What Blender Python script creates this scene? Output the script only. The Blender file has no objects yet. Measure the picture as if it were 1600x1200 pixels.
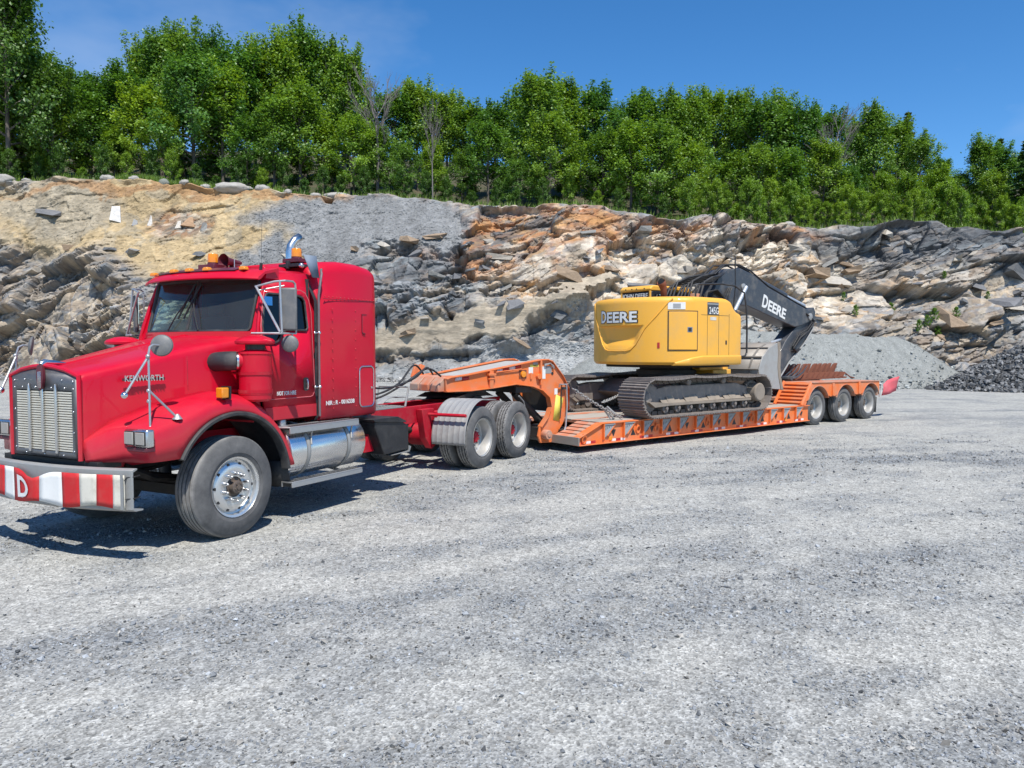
import bpy, bmesh, math, random
import numpy as np
from mathutils import Vector, Matrix

# ------------------------------------------------------------------ camera, sky, sun, exposure
scene = bpy.context.scene
COL = scene.collection
CAM_H = 1.98
PITCH = math.radians(2.63)
FPX = 1190.0                      # focal length in pixels of the 1600 px wide photograph
cam_data = bpy.data.cameras.new('camera')
cam_data.sensor_width = 36.0
cam_data.lens = 36.0 * FPX / 1600.0
cam_data.clip_start = 0.05
cam_data.clip_end = 2000.0
cam = bpy.data.objects.new('camera', cam_data)
COL.objects.link(cam)
cam.location = (0, 0, CAM_H)
cam.rotation_euler = (math.radians(90) - PITCH, 0, 0)
scene.camera = cam

SUN_EL = math.radians(60.0)
SUN_AZ = math.atan2(0.30, -0.95)            # compass-like angle, measured from +Y towards +X
sun_vec = Vector((math.sin(SUN_AZ) * math.cos(SUN_EL), math.cos(SUN_AZ) * math.cos(SUN_EL), math.sin(SUN_EL)))
world = bpy.data.worlds.new('World')
scene.world = world
world.use_nodes = True
wn = world.node_tree
for n in list(wn.nodes):
    wn.nodes.remove(n)
w_out = wn.nodes.new('ShaderNodeOutputWorld')
w_bg = wn.nodes.new('ShaderNodeBackground')
w_sky = wn.nodes.new('ShaderNodeTexSky')
w_sky.sky_type = 'NISHITA'
w_sky.sun_disc = False
w_sky.sun_elevation = SUN_EL
w_sky.sun_rotation = SUN_AZ
w_sky.altitude = 1500
w_sky.air_density = 1.0
w_sky.dust_density = 0.0
w_sky.ozone_density = 4.0
w_bg.inputs['Strength'].default_value = 0.112
# thin high cirrus, drawn all over the sky
w_tc = wn.nodes.new('ShaderNodeTexCoord')
w_map = wn.nodes.new('ShaderNodeMapping')
w_map.inputs['Scale'].default_value = (1.0, 1.0, 2.2)
w_map.inputs['Location'].default_value = (0.35, 0.0, 0.2)
w_map.inputs['Rotation'].default_value = (0.0, 0.5, 0.0)
w_noise = wn.nodes.new('ShaderNodeTexNoise')
w_noise.inputs['Scale'].default_value = 1.7
w_noise.inputs['Detail'].default_value = 6.0
w_noise.inputs['Roughness'].default_value = 0.55
w_ramp = wn.nodes.new('ShaderNodeValToRGB')
w_ramp.color_ramp.elements[0].position = 0.47
w_ramp.color_ramp.elements[0].color = (0, 0, 0, 1)
w_ramp.color_ramp.elements[1].position = 0.80
w_ramp.color_ramp.elements[1].color = (0.52, 0.52, 0.52, 1)
w_mix = wn.nodes.new('ShaderNodeMixRGB')
w_mix.inputs['Color2'].default_value = (5.2, 5.8, 6.6, 1)
wn.links.new(w_tc.outputs['Generated'], w_map.inputs['Vector'])
wn.links.new(w_map.outputs['Vector'], w_noise.inputs['Vector'])
wn.links.new(w_noise.outputs['Fac'], w_ramp.inputs['Fac'])
wn.links.new(w_ramp.outputs['Color'], w_mix.inputs['Fac'])
w_hs = wn.nodes.new('ShaderNodeHueSaturation')
w_hs.inputs['Saturation'].default_value = 1.26
w_hs.inputs['Value'].default_value = 1.24
wn.links.new(w_sky.outputs['Color'], w_hs.inputs['Color'])
wn.links.new(w_hs.outputs['Color'], w_mix.inputs['Color1'])
wn.links.new(w_mix.outputs['Color'], w_bg.inputs['Color'])
wn.links.new(w_bg.outputs['Background'], w_out.inputs['Surface'])

sun_data = bpy.data.lights.new('sun', 'SUN')
sun_data.energy = 4.6
sun_data.angle = math.radians(0.53)
sun_data.color = (1.0, 0.955, 0.875)
sun = bpy.data.objects.new('sun', sun_data)
COL.objects.link(sun)
sun.rotation_euler = sun_vec.to_track_quat('Z', 'Y').to_euler()

vs = scene.view_settings
vs.view_transform = 'Standard'
vs.look = 'None'
vs.gamma = 1.0
vs.use_curve_mapping = False
vs.exposure = 0.33
scene.cycles.max_bounces = 8
scene.cycles.diffuse_bounces = 3
scene.cycles.glossy_bounces = 4
scene.cycles.transmission_bounces = 6
scene.cycles.transparent_max_bounces = 12
scene.cycles.caustics_reflective = False
scene.cycles.caustics_refractive = False

# ------------------------------------------------------------------ mesh builder
rng = random.Random(7)
nrng = np.random.default_rng(7)


def lerp(a, b, t):
    return a + (b - a) * t


class B:
    """Collects shapes; build() links them as one mesh object.
    Vehicle parts are written as (s, lat, z): metres back from a reference axle,
    sideways towards the driver's side, and up."""

    def __init__(self):
        self.v, self.f, self.m = [], [], []

    def add(self, verts, faces, mi=0):
        o = len(self.v)
        self.v += [tuple(p) for p in verts]
        self.f += [tuple(i + o for i in fc) for fc in faces]
        self.m += [mi] * len(faces)
        return self

    def box(self, c, d, mi=0, rot=None):
        hx, hy, hz = d[0] / 2, d[1] / 2, d[2] / 2
        pts = [Vector((x, y, z)) for z in (-hz, hz) for y in (-hy, hy) for x in (-hx, hx)]
        if rot is not None:
            pts = [rot @ p for p in pts]
        c = Vector(c)
        fs = [(0, 2, 3, 1), (4, 5, 7, 6), (0, 1, 5, 4), (2, 6, 7, 3), (0, 4, 6, 2), (1, 3, 7, 5)]
        return self.add([p + c for p in pts], fs, mi)

    def span(self, a, b, mi=0):
        return self.box([(a[i] + b[i]) / 2 for i in range(3)], [abs(b[i] - a[i]) for i in range(3)], mi)

    def prism(self, poly, axis, a, b, mi=0):
        """poly: 2D points in the two remaining axes (in x,y,z order)."""
        def mk(p, h):
            if axis == 'x': return (h, p[0], p[1])
            if axis == 'y': return (p[0], h, p[1])
            return (p[0], p[1], h)
        n = len(poly)
        vs_ = [mk(p, a) for p in poly] + [mk(p, b) for p in poly]
        fs = [tuple(range(n))[::-1], tuple(range(n, 2 * n))]
        fs += [(i, (i + 1) % n, n + (i + 1) % n, n + i) for i in range(n)]
        return self.add(vs_, fs, mi)

    def loft(self, rings, close=True, caps=True, mi=0, loop=False):
        n = len(rings[0])
        vs_ = [p for r in rings for p in r]
        fs = []
        R = len(rings)
        for i in range(R if loop else R - 1):
            a, b = i * n, ((i + 1) % R) * n
            for j in range(n if close else n - 1):
                k = (j + 1) % n
                fs.append((a + j, a + k, b + k, b + j))
        if caps and not loop and close:
            fs.append(tuple(range(n))[::-1])
            fs.append(tuple((R - 1) * n + i for i in range(n)))
        return self.add(vs_, fs, mi)

    def tube(self, path, r, n=8, mi=0, caps=True, loop=False):
        path = [Vector(p) for p in path]
        rings = []
        N = len(path)
        up = None
        for i, p in enumerate(path):
            if loop:
                t = (path[(i + 1) % N] - path[i - 1]).normalized()
            elif i == 0:
                t = (path[1] - p).normalized()
            elif i == N - 1:
                t = (p - path[i - 1]).normalized()
            else:
                t = ((path[i + 1] - p).normalized() + (p - path[i - 1]).normalized())
                t = t.normalized() if t.length > 1e-6 else (path[i + 1] - p).normalized()
            if up is None:
                up = Vector((0, 0, 1)) if abs(t.z) < 0.9 else Vector((1, 0, 0))
            a = t.cross(up)
            if a.length < 1e-5:
                a = t.cross(Vector((0, 1, 0)))
            a.normalize()
            b = a.cross(t).normalized()
            up = b
            rr = r[i] if isinstance(r, (list, tuple)) else r
            rings.append([p + (a * math.cos(2 * math.pi * k / n) + b * math.sin(2 * math.pi * k / n)) * rr for k in range(n)])
        return self.loft(rings, True, caps, mi, loop)

    def lathe(self, prof, org, axis='y', n=24, mi=0, sign=1, a0=0.0):
        """prof: (radius, height along axis) points, closed at both ends when radius is 0."""
        rings = []
        ox, oy, oz = org
        for i in range(n):
            a = a0 + 2 * math.pi * i / n
            c, s = math.cos(a), math.sin(a)
            rg = []
            for (r, h) in prof:
                h *= sign
                if axis == 'y': rg.append((ox + r * c, oy + h, oz + r * s))
                elif axis == 'x': rg.append((ox + h, oy + r * c, oz + r * s))
                else: rg.append((ox + r * c, oy + r * s, oz + h))
            rings.append(rg)
        return self.loft(rings, close=False, caps=False, mi=mi, loop=True)

    def sphere(self, c, r, n=12, m=8, mi=0, sc=(1, 1, 1)):
        prof = [(max(1e-4, math.sin(math.pi * k / m)) * r, -math.cos(math.pi * k / m) * r) for k in range(m + 1)]
        o = len(self.v)
        self.lathe(prof, (0, 0, 0), 'z', n, mi)
        for i in range(o, len(self.v)):
            p = self.v[i]
            self.v[i] = (c[0] + p[0] * sc[0], c[1] + p[1] * sc[1], c[2] + p[2] * sc[2])
        return self

    def frame(self, outer, inner, mi=0):
        """flat ring between two loops of the same number of points"""
        n = len(outer)
        return self.add(list(outer) + list(inner), [(i, (i + 1) % n, n + (i + 1) % n, n + i) for i in range(n)], mi)

    def poly(self, pts, mi=0):
        return self.add(pts, [tuple(range(len(pts)))], mi)

    def mesh(self, name, mats, smooth=35, flip=True, weld=0.0):
        me = bpy.data.meshes.new(name)
        vv = [(p[0], -p[1], p[2]) for p in self.v] if flip else self.v
        me.from_pydata(vv, [], self.f)
        for m in (mats if isinstance(mats, (list, tuple)) else [mats]):
            me.materials.append(m)
        if len(set(self.m)) > 1 or (self.m and self.m[0]):
            me.polygons.foreach_set('material_index', self.m)
        bm = bmesh.new()
        bm.from_mesh(me)
        bmesh.ops.remove_doubles(bm, verts=bm.verts, dist=1e-5)
        bmesh.ops.recalc_face_normals(bm, faces=bm.faces)
        bm.to_mesh(me)
        bm.free()
        if smooth:
            me.polygons.foreach_set('use_smooth', [True] * len(me.polygons))
            me.set_sharp_from_angle(angle=math.radians(smooth))
        me.update()
        return me

    def build(self, name, mats, parent=None, bevel=0.0, smooth=35, flip=True, solid=0.0, loc=None, seg=2, sub=0):
        o = bpy.data.objects.new(name, self.mesh(name, mats, smooth, flip))
        COL.objects.link(o)
        if parent is not None:
            o.parent = parent
        if loc is not None:
            o.location = loc
        if solid:
            md = o.modifiers.new('solidify', 'SOLIDIFY')
            md.thickness = abs(solid)
            md.offset = -1 if solid > 0 else 1
        if sub:
            md = o.modifiers.new('subsurf', 'SUBSURF')
            md.levels = md.render_levels = sub
        if bevel:
            md = o.modifiers.new('bevel', 'BEVEL')
            md.width = bevel
            md.segments = seg
            md.limit_method = 'ANGLE'
            md.angle_limit = math.radians(40)
            md.harden_normals = False
        return o


def empty(name, loc=(0, 0, 0), rz=0.0, label=None, cat=None, group=None):
    o = bpy.data.objects.new(name, None)
    COL.objects.link(o)
    o.empty_display_size = 0.3
    o.location = loc
    o.rotation_euler = (0, 0, rz)
    tag(o, label, cat, group)
    return o


def tag(o, label=None, cat=None, group=None, kind=None):
    if label: o['label'] = label
    if cat: o['category'] = cat
    if group: o['group'] = group
    if kind: o['kind'] = kind
    return o


def copy_obj(o, parent=None, loc=None, rot=None, scale=None):
    c = o.copy()
    COL.objects.link(c)
    c.parent = parent
    if loc is not None: c.location = loc
    if rot is not None: c.rotation_euler = rot
    if scale is not None: c.scale = scale
    return c


def copy_tree(o, parent=None, loc=None, rot=None, scale=None):
    c = copy_obj(o, parent, loc, rot, scale)
    for ch in list(o.children):
        copy_tree(ch, c)
    return c


_txt_cache = {}


def text_verts(txt, size=1.0, bold=0.0, extrude=0.0, shear=0.0, space=1.0):
    key = (txt, size, bold, extrude, shear, space)
    if key in _txt_cache:
        return _txt_cache[key]
    cu = bpy.data.curves.new('lettering', 'FONT')
    cu.body = txt
    cu.size = size
    cu.offset = bold
    cu.extrude = extrude
    cu.shear = shear
    cu.space_character = space
    cu.resolution_u = 3
    ob = bpy.data.objects.new('lettering', cu)
    COL.objects.link(ob)
    dg = bpy.context.evaluated_depsgraph_get()
    me = bpy.data.meshes.new_from_object(ob.evaluated_get(dg))
    vs_ = [tuple(v.co) for v in me.vertices]
    fs = [tuple(p.vertices) for p in me.polygons]
    bpy.data.objects.remove(ob)
    bpy.data.curves.remove(cu)
    bpy.data.meshes.remove(me)
    _txt_cache[key] = (vs_, fs)
    return vs_, fs


def put_text(b, txt, org, ax, ay, height, width=None, bold=0.0, extrude=0.0, mi=0, shear=0.0, az=None):
    """lays lettering on a plane: org = lower left corner, ax / ay = reading and up directions"""
    vs_, fs = text_verts(txt, 1.0, bold, extrude, shear)
    xs = [p[0] for p in vs_]; ys = [p[1] for p in vs_]
    x0, x1, y0, y1 = min(xs), max(xs), min(ys), max(ys)
    ky = height / (y1 - y0)
    kx = ky if width is None else width / (x1 - x0)
    ax, ay, org = Vector(ax).normalized(), Vector(ay).normalized(), Vector(org)
    if az is None:
        az = ax.cross(ay)
    az = Vector(az).normalized()
    b.add([org + ax * (p[0] - x0) * kx + ay * (p[1] - y0) * ky + az * p[2] for p in vs_], fs, mi)
    return (x1 - x0) * kx


def rrect(cx, cy, w, h, r, n=5):
    """rounded rectangle, counter-clockwise 2D points"""
    pts = []
    for (sx, sy, a0) in ((1, 1, 0), (-1, 1, 90), (-1, -1, 180), (1, -1, 270)):
        for k in range(n + 1):
            a = math.radians(a0 + 90 * k / n)
            pts.append((cx + sx * (w / 2 - r) + r * math.cos(a), cy + sy * (h / 2 - r) + r * math.sin(a)))
    return pts


def arc(cx, cz, r, a0, a1, n):
    return [(cx + r * math.cos(math.radians(lerp(a0, a1, k / n))), cz + r * math.sin(math.radians(lerp(a0, a1, k / n)))) for k in range(n + 1)]


# ------------------------------------------------------------------ materials
def nodes_of(name):
    m = bpy.data.materials.new(name)
    m.use_nodes = True
    nt = m.node_tree
    b = nt.nodes['Principled BSDF']
    return m, nt, b


def noise_node(nt, scale, detail=4.0, rough=0.55, coord='Object', stretch=None, lac=2.0):
    tc = nt.nodes.new('ShaderNodeTexCoord')
    nz = nt.nodes.new('ShaderNodeTexNoise')
    nz.inputs['Scale'].default_value = scale
    nz.inputs['Detail'].default_value = detail
    nz.inputs['Roughness'].default_value = rough
    nz.inputs['Lacunarity'].default_value = lac
    if stretch:
        mp = nt.nodes.new('ShaderNodeMapping')
        mp.inputs['Scale'].default_value = stretch
        nt.links.new(tc.outputs[coord], mp.inputs['Vector'])
        nt.links.new(mp.outputs['Vector'], nz.inputs['Vector'])
    else:
        nt.links.new(tc.outputs[coord], nz.inputs['Vector'])
    return nz


def ramp_node(nt, src, p0, p1, c0=(0, 0, 0), c1=(1, 1, 1)):
    r = nt.nodes.new('ShaderNodeValToRGB')
    r.color_ramp.elements[0].position = p0
    r.color_ramp.elements[1].position = p1
    r.color_ramp.elements[0].color = (*c0, 1)
    r.color_ramp.elements[1].color = (*c1, 1)
    nt.links.new(src, r.inputs['Fac'])
    return r.outputs['Color']


def mix_node(nt, fac, c1, c2, kind='MIX'):
    x = nt.nodes.new('ShaderNodeMixRGB')
    x.blend_type = kind
    for key, v in (('Fac', fac), ('Color1', c1), ('Color2', c2)):
        if isinstance(v, (int, float)):
            x.inputs[key].default_value = v
        elif isinstance(v, tuple):
            x.inputs[key].default_value = (*v, 1)
        else:
            nt.links.new(v, x.inputs[key])
    return x.outputs['Color']


def bump_node(nt, b, src, strength, dist):
    bp = nt.nodes.new('ShaderNodeBump')
    bp.inputs['Strength'].default_value = strength
    bp.inputs['Distance'].default_value = dist
    nt.links.new(src, bp.inputs['Height'])
    nt.links.new(bp.outputs['Normal'], b.inputs['Normal'])


def paint(name, col, rough=0.3, dirt=(0.30, 0.27, 0.23), amt=0.35, coat=0.4, dscale=2.2, metal=0.0, fine=0.15, bump=0.0, p0=0.48, p1=0.80, spec=0.5, road=0.0):
    """painted or bare metal with dust blotches and specks"""
    m, nt, b = nodes_of(name)
    n1 = noise_node(nt, dscale, 8, 0.65)
    f1 = ramp_node(nt, n1.outputs['Fac'], p0, p1, (0, 0, 0), (amt, amt, amt))
    c = mix_node(nt, f1, col, dirt)
    n2 = noise_node(nt, 45, 3, 0.6)
    f2 = ramp_node(nt, n2.outputs['Fac'], 0.60, 0.75, (0, 0, 0), (fine, fine, fine))
    c = mix_node(nt, f2, c, dirt)
    if road:      # road film thrown up on the lower panels and settled dust
        tc = nt.nodes.new('ShaderNodeTexCoord'); sp = nt.nodes.new('ShaderNodeSeparateXYZ')
        nt.links.new(tc.outputs['Object'], sp.inputs[0])
        n3 = noise_node(nt, 3.0, 6, 0.7, stretch=(1, 1, 0.35))
        ad = nt.nodes.new('ShaderNodeMath'); ad.operation = 'MULTIPLY_ADD'; ad.inputs[1].default_value = 0.8
        nt.links.new(n3.outputs['Fac'], ad.inputs[0]); nt.links.new(sp.outputs['Z'], ad.inputs[2])
        mp = nt.nodes.new('ShaderNodeMapRange'); mp.inputs['From Min'].default_value = 1.35; mp.inputs['From Max'].default_value = 2.0
        mp.inputs['To Min'].default_value = road; mp.inputs['To Max'].default_value = 0.0
        nt.links.new(ad.outputs[0], mp.inputs['Value'])
        c = mix_node(nt, mp.outputs[0], c, (0.36, 0.27, 0.23))
    nt.links.new(c, b.inputs['Base Color'])
    r = ramp_node(nt, n1.outputs['Fac'], 0.35, 0.8, (rough,) * 3, (min(1, rough + 0.35),) * 3)
    nt.links.new(r, b.inputs['Roughness'])
    b.inputs['Metallic'].default_value = metal
    b.inputs['Coat Weight'].default_value = coat
    b.inputs['Coat Roughness'].default_value = 0.07
    b.inputs['Specular IOR Level'].default_value = spec
    if bump:
        bump_node(nt, b, n2.outputs['Fac'], bump, 0.01)
    return m


M = {}
M['red'] = paint('red_paint', (0.53, 0.003, 0.024), 0.34, (0.40, 0.05, 0.05), 0.22, 0.30, 2.2, fine=0.05, spec=0.22, road=0.11)
M['red_dark'] = paint('red_frame_paint', (0.44, 0.006, 0.022), 0.45, (0.32, 0.16, 0.14), 0.4, 0.05, 4, fine=0.2, spec=0.25)
M['maroon'] = paint('maroon_trim', (0.10, 0.008, 0.02), 0.45, (0.25, 0.17, 0.16), 0.3, 0.2, 4)
M['chrome'] = paint('chrome', (0.66, 0.66, 0.66), 0.14, (0.42, 0.39, 0.36), 0.25, 0, 6, metal=1.0, fine=0.0)
M['alu'] = paint('aluminium', (0.48, 0.48, 0.48), 0.36, (0.36, 0.34, 0.30), 0.45, 0, 5, metal=0.8, fine=0.1)
M['mirrorback'] = paint('grey_mirror_back', (0.155, 0.155, 0.155), 0.5, (0.34, 0.32, 0.29), 0.5, 0, 9, metal=0.3, fine=0.2)
M['steelframe'] = paint('dark_grille_frame', (0.17, 0.17, 0.175), 0.38, (0.28, 0.25, 0.22), 0.4, 0, 7, metal=0.7, fine=0.1)
M['pinktrim'] = paint('bright_door_edge', (0.55, 0.12, 0.13), 0.35, (0.55, 0.35, 0.33), 0.3, 0.1, 7)  # pale pink paints in the reflected light along the door edge
M['darkchrome'] = paint('dull_rail', (0.22, 0.19, 0.19), 0.35, (0.3, 0.26, 0.24), 0.3, 0, 7, metal=0.6)
M['tank'] = paint('polished_tank', (0.74, 0.74, 0.74), 0.12, (0.52, 0.48, 0.42), 0.55, 0, 1.6, metal=0.95, fine=0.0)
M['galv'] = paint('dull_steel', (0.36, 0.36, 0.35), 0.5, (0.30, 0.27, 0.23), 0.5, 0, 5, metal=0.5, fine=0.3)
M['rimdust'] = paint('dusty_rim', (0.52, 0.51, 0.49), 0.38, (0.36, 0.33, 0.28), 0.7, 0, 5, metal=0.5, fine=0.4)
M['black'] = paint('black_paint', (0.014, 0.014, 0.016), 0.45, (0.20, 0.19, 0.17), 0.25, 0.1, 4)
M['plastic'] = paint('black_rubber_trim', (0.028, 0.028, 0.030), 0.5, (0.22, 0.21, 0.19), 0.35, 0, 5)
M['greyplastic'] = paint('grey_fender_plastic', (0.27, 0.27, 0.27), 0.6, (0.48, 0.46, 0.42), 0.6, 0, 5)
M['greyplate'] = paint('grey_plate', (0.16, 0.20, 0.26), 0.55, (0.35, 0.35, 0.35), 0.25, 0, 4)
M['orange'] = paint('orange_trailer_paint', (0.76, 0.170, 0.032), 0.45, (0.44, 0.31, 0.22), 0.62, 0.08, 3.2, fine=0.55, p0=0.42, p1=0.78)
M['orange_worn'] = paint('worn_orange_paint', (0.58, 0.15, 0.055), 0.6, (0.42, 0.34, 0.27), 0.9, 0, 3.4, fine=0.6, p0=0.36, p1=0.66)
M['deckgrey'] = paint('dusty_deck_steel', (0.42, 0.40, 0.37), 0.75, (0.24, 0.21, 0.18), 0.7, 0, 3, fine=0.5)
M['wood'] = paint('weathered_plank', (0.40, 0.36, 0.31), 0.85, (0.22, 0.19, 0.16), 0.8, 0, 3, fine=0.5)
M['yellow'] = paint('yellow_machine_paint', (0.82, 0.41, 0.045), 0.42, (0.44, 0.32, 0.18), 0.42, 0.12, 2.2, fine=0.30)
M['boom'] = paint('dark_boom_paint', (0.040, 0.046, 0.058), 0.42, (0.27, 0.245, 0.21), 0.60, 0.1, 2.8, fine=0.5)
M['track'] = paint('dusty_track_steel', (0.22, 0.19, 0.17), 0.62, (0.42, 0.37, 0.32), 0.8, 0, 5, metal=0.25, fine=0.5, bump=0.3)
M['dirt'] = paint('caked_dirt', (0.27, 0.225, 0.18), 0.95, (0.14, 0.12, 0.10), 0.7, 0, 4, fine=0.5, bump=0.5)
M['rust'] = paint('rusty_steel', (0.17, 0.055, 0.028), 0.8, (0.08, 0.035, 0.025), 0.8, 0, 6, fine=0.5, bump=0.3)
M['rod'] = paint('ram_rod_steel', (0.42, 0.46, 0.52), 0.38, (0.3, 0.28, 0.25), 0.2, 0, 6, metal=0.4, fine=0.0)
M['bucket'] = paint('scoured_bucket_steel', (0.31, 0.285, 0.255), 0.5, (0.30, 0.24, 0.19), 0.7, 0, 3.5, metal=0.35, fine=0.4)
M['hose'] = paint('black_hose', (0.016, 0.016, 0.018), 0.5, (0.18, 0.17, 0.15), 0.4, 0, 8)
M['grease'] = paint('greasy_steel', (0.025, 0.021, 0.019), 0.55, (0.12, 0.10, 0.08), 0.5, 0, 5)
M['white'] = paint('white_decal', (0.72, 0.72, 0.70), 0.5, (0.45, 0.42, 0.38), 0.3, 0, 8)
M['offwhite'] = paint('grimy_white_vinyl', (0.62, 0.59, 0.51), 0.6, (0.30, 0.26, 0.19), 0.8, 0, 5, fine=0.4)
M['vred'] = paint('red_vinyl', (0.52, 0.012, 0.014), 0.5, (0.30, 0.15, 0.12), 0.35, 0, 5)
M['decalblack'] = paint('black_decal', (0.012, 0.012, 0.013), 0.4, (0.2, 0.18, 0.16), 0.15, 0, 6)
M['yellowdecal'] = paint('yellow_decal', (0.72, 0.62, 0.10), 0.5, (0.45, 0.38, 0.22), 0.5, 0, 8)
M['flag'] = paint('faded_red_flag', (0.62, 0.10, 0.12), 0.8, (0.55, 0.30, 0.28), 0.4, 0, 4)
M['blue'] = paint('blue_sticker', (0.02, 0.20, 0.55), 0.5, (0.3, 0.3, 0.3), 0.1, 0, 6)
M['reflred'] = paint('red_reflector', (0.40, 0.006, 0.010), 0.25, (0.3, 0.2, 0.18), 0.3, 0.3, 6)
M['slat'] = paint('grille_slat_steel', (0.68, 0.64, 0.54), 0.45, (0.45, 0.39, 0.29), 0.6, 0, 5, metal=0.25, fine=0.2)
M['seat'] = paint('dark_interior', (0.03, 0.03, 0.032), 0.8, (0.08, 0.08, 0.08), 0.3, 0, 4)
M['dash'] = paint('grey_dashboard', (0.20, 0.24, 0.22), 0.8, (0.3, 0.3, 0.28), 0.3, 0, 4)


def tyre_mat():
    m, nt, b = nodes_of('dusty_tyre_rubber')
    n1 = noise_node(nt, 5, 7, 0.7)
    f1 = ramp_node(nt, n1.outputs['Fac'], 0.36, 0.72, (0.25,) * 3, (0.95,) * 3)
    at = nt.nodes.new('ShaderNodeAttribute')
    at.attribute_name = 'tread'
    f = nt.nodes.new('ShaderNodeMath'); f.operation = 'MULTIPLY_ADD'
    nt.links.new(at.outputs['Fac'], f.inputs[0]); f.inputs[1].default_value = 0.50
    f.inputs[2].default_value = 0.28
    f2 = nt.nodes.new('ShaderNodeMath'); f2.operation = 'MULTIPLY'
    nt.links.new(f1, f2.inputs[0]); nt.links.new(f.outputs[0], f2.inputs[1])
    c = mix_node(nt, f2.outputs[0], (0.048, 0.048, 0.050), (0.40, 0.39, 0.375))
    nt.links.new(c, b.inputs['Base Color'])
    b.inputs['Roughness'].default_value = 0.8
    n2 = noise_node(nt, 60, 2, 0.5)
    bump_node(nt, b, n2.outputs['Fac'], 0.25, 0.004)
    return m


M['tyre'] = tyre_mat()


def glass_mat(name, col, alpha_mix):
    """tinted glass: part clear, part dark body, with a gloss coat"""
    m, nt, b = nodes_of(name)
    out = nt.nodes['Material Output']
    tr = nt.nodes.new('ShaderNodeBsdfTransparent')
    tr.inputs['Color'].default_value = (*col, 1)
    gl = nt.nodes.new('ShaderNodeBsdfGlossy')
    gl.inputs['Roughness'].default_value = 0.02
    gl.inputs['Color'].default_value = (1, 1, 1, 1)
    fr = nt.nodes.new('ShaderNodeFresnel'); fr.inputs['IOR'].default_value = 1.5
    mx = nt.nodes.new('ShaderNodeMixShader')
    nt.links.new(fr.outputs[0], mx.inputs[0]); nt.links.new(tr.outputs[0], mx.inputs[1]); nt.links.new(gl.outputs[0], mx.inputs[2])
    df = nt.nodes.new('ShaderNodeBsdfDiffuse'); df.inputs['Color'].default_value = (0.28, 0.30, 0.30, 1)  # even pale film: dust plus a painted-in sheen of the reflected dashboard
    m2 = nt.nodes.new('ShaderNodeMixShader'); m2.inputs[0].default_value = alpha_mix
    nt.links.new(mx.outputs[0], m2.inputs[1]); nt.links.new(df.outputs[0], m2.inputs[2])
    nt.links.new(m2.outputs[0], out.inputs['Surface'])
    return m


M['glass'] = glass_mat('dusty_sheen_glass', (0.70, 0.86, 0.80), 0.09)
M['darkglass'] = glass_mat('tinted_side_glass', (0.04, 0.045, 0.05), 0.006)


def lens_mat(name, col):
    m, nt, b = nodes_of(name)
    b.inputs['Base Color'].default_value = (*col, 1)
    b.inputs['Roughness'].default_value = 0.15
    b.inputs['Transmission Weight'].default_value = 0.15
    b.inputs['Subsurface Weight'].default_value = 0.0
    b.inputs['Coat Weight'].default_value = 0.6
    n = noise_node(nt, 60, 2, coord='Object', stretch=(1, 1, 0.02))
    bump_node(nt, b, n.outputs['Fac'], 0.3, 0.01)
    return m


M['amber'] = lens_mat('amber_lens', (0.90, 0.30, 0.01))
M['clear'] = lens_mat('clear_lamp_lens', (0.36, 0.34, 0.31))
m, nt, b = nodes_of('mirror_glass'); b.inputs['Metallic'].default_value = 1.0; b.inputs['Roughness'].default_value = 0.05; b.inputs['Base Color'].default_value = (0.8, 0.8, 0.8, 1); M['mirror'] = m

# ------------------------------------------------------------------ numpy helpers: noise and quick meshes
def h3(ix, iy, iz, seed):
    n = (ix.astype(np.int64) * 374761393 + iy.astype(np.int64) * 668265263 + iz.astype(np.int64) * 2147483647 + seed * 974634777) & 0xFFFFFFFF
    n = ((n ^ (n >> 13)) * 1274126177) & 0xFFFFFFFF
    n = ((n ^ (n >> 16)) * 2246822519) & 0xFFFFFFFF
    return ((n ^ (n >> 15)) & 0xFFFFFF) / float(0x1000000)


def vnoise(p, seed=0):
    i = np.floor(p).astype(np.int64)
    f = p - i
    f = f * f * (3 - 2 * f)
    out = np.zeros(len(p))
    for dx in (0, 1):
        for dy in (0, 1):
            for dz in (0, 1):
                w = (f[:, 0] if dx else 1 - f[:, 0]) * (f[:, 1] if dy else 1 - f[:, 1]) * (f[:, 2] if dz else 1 - f[:, 2])
                out += w * h3(i[:, 0] + dx, i[:, 1] + dy, i[:, 2] + dz, seed)
    return out


def fbm(p, octaves=4, seed=0, gain=0.5):
    a, s, t = 1.0, 0.0, 0.0
    for o in range(octaves):
        s = s + a * vnoise(p * (2.0 ** o) + 17.3 * o, seed + o)
        t += a
        a *= gain
    return s / t


def worley(p, seed=0):
    """nearest feature point: returns (random id 0..1, offset vector, edge distance)"""
    i = np.floor(p).astype(np.int64)
    best = np.full(len(p), 1e9); sec = np.full(len(p), 1e9)
    off = np.zeros_like(p); idr = np.zeros(len(p))
    for dx in (-1, 0, 1):
        for dy in (-1, 0, 1):
            for dz in (-1, 0, 1):
                c = i + np.array([dx, dy, dz])
                q = c + np.stack([h3(c[:, 0], c[:, 1], c[:, 2], seed + k) for k in (1, 2, 3)], 1)
                d = q - p
                dd = (d * d).sum(1)
                r = h3(c[:, 0], c[:, 1], c[:, 2], seed + 9)
                m = dd < best
                sec = np.where(m, best, np.minimum(sec, dd))
                best = np.where(m, dd, best)
                off[m] = -d[m]
                idr = np.where(m, r, idr)
    return idr, off, np.sqrt(sec) - np.sqrt(best)


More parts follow.
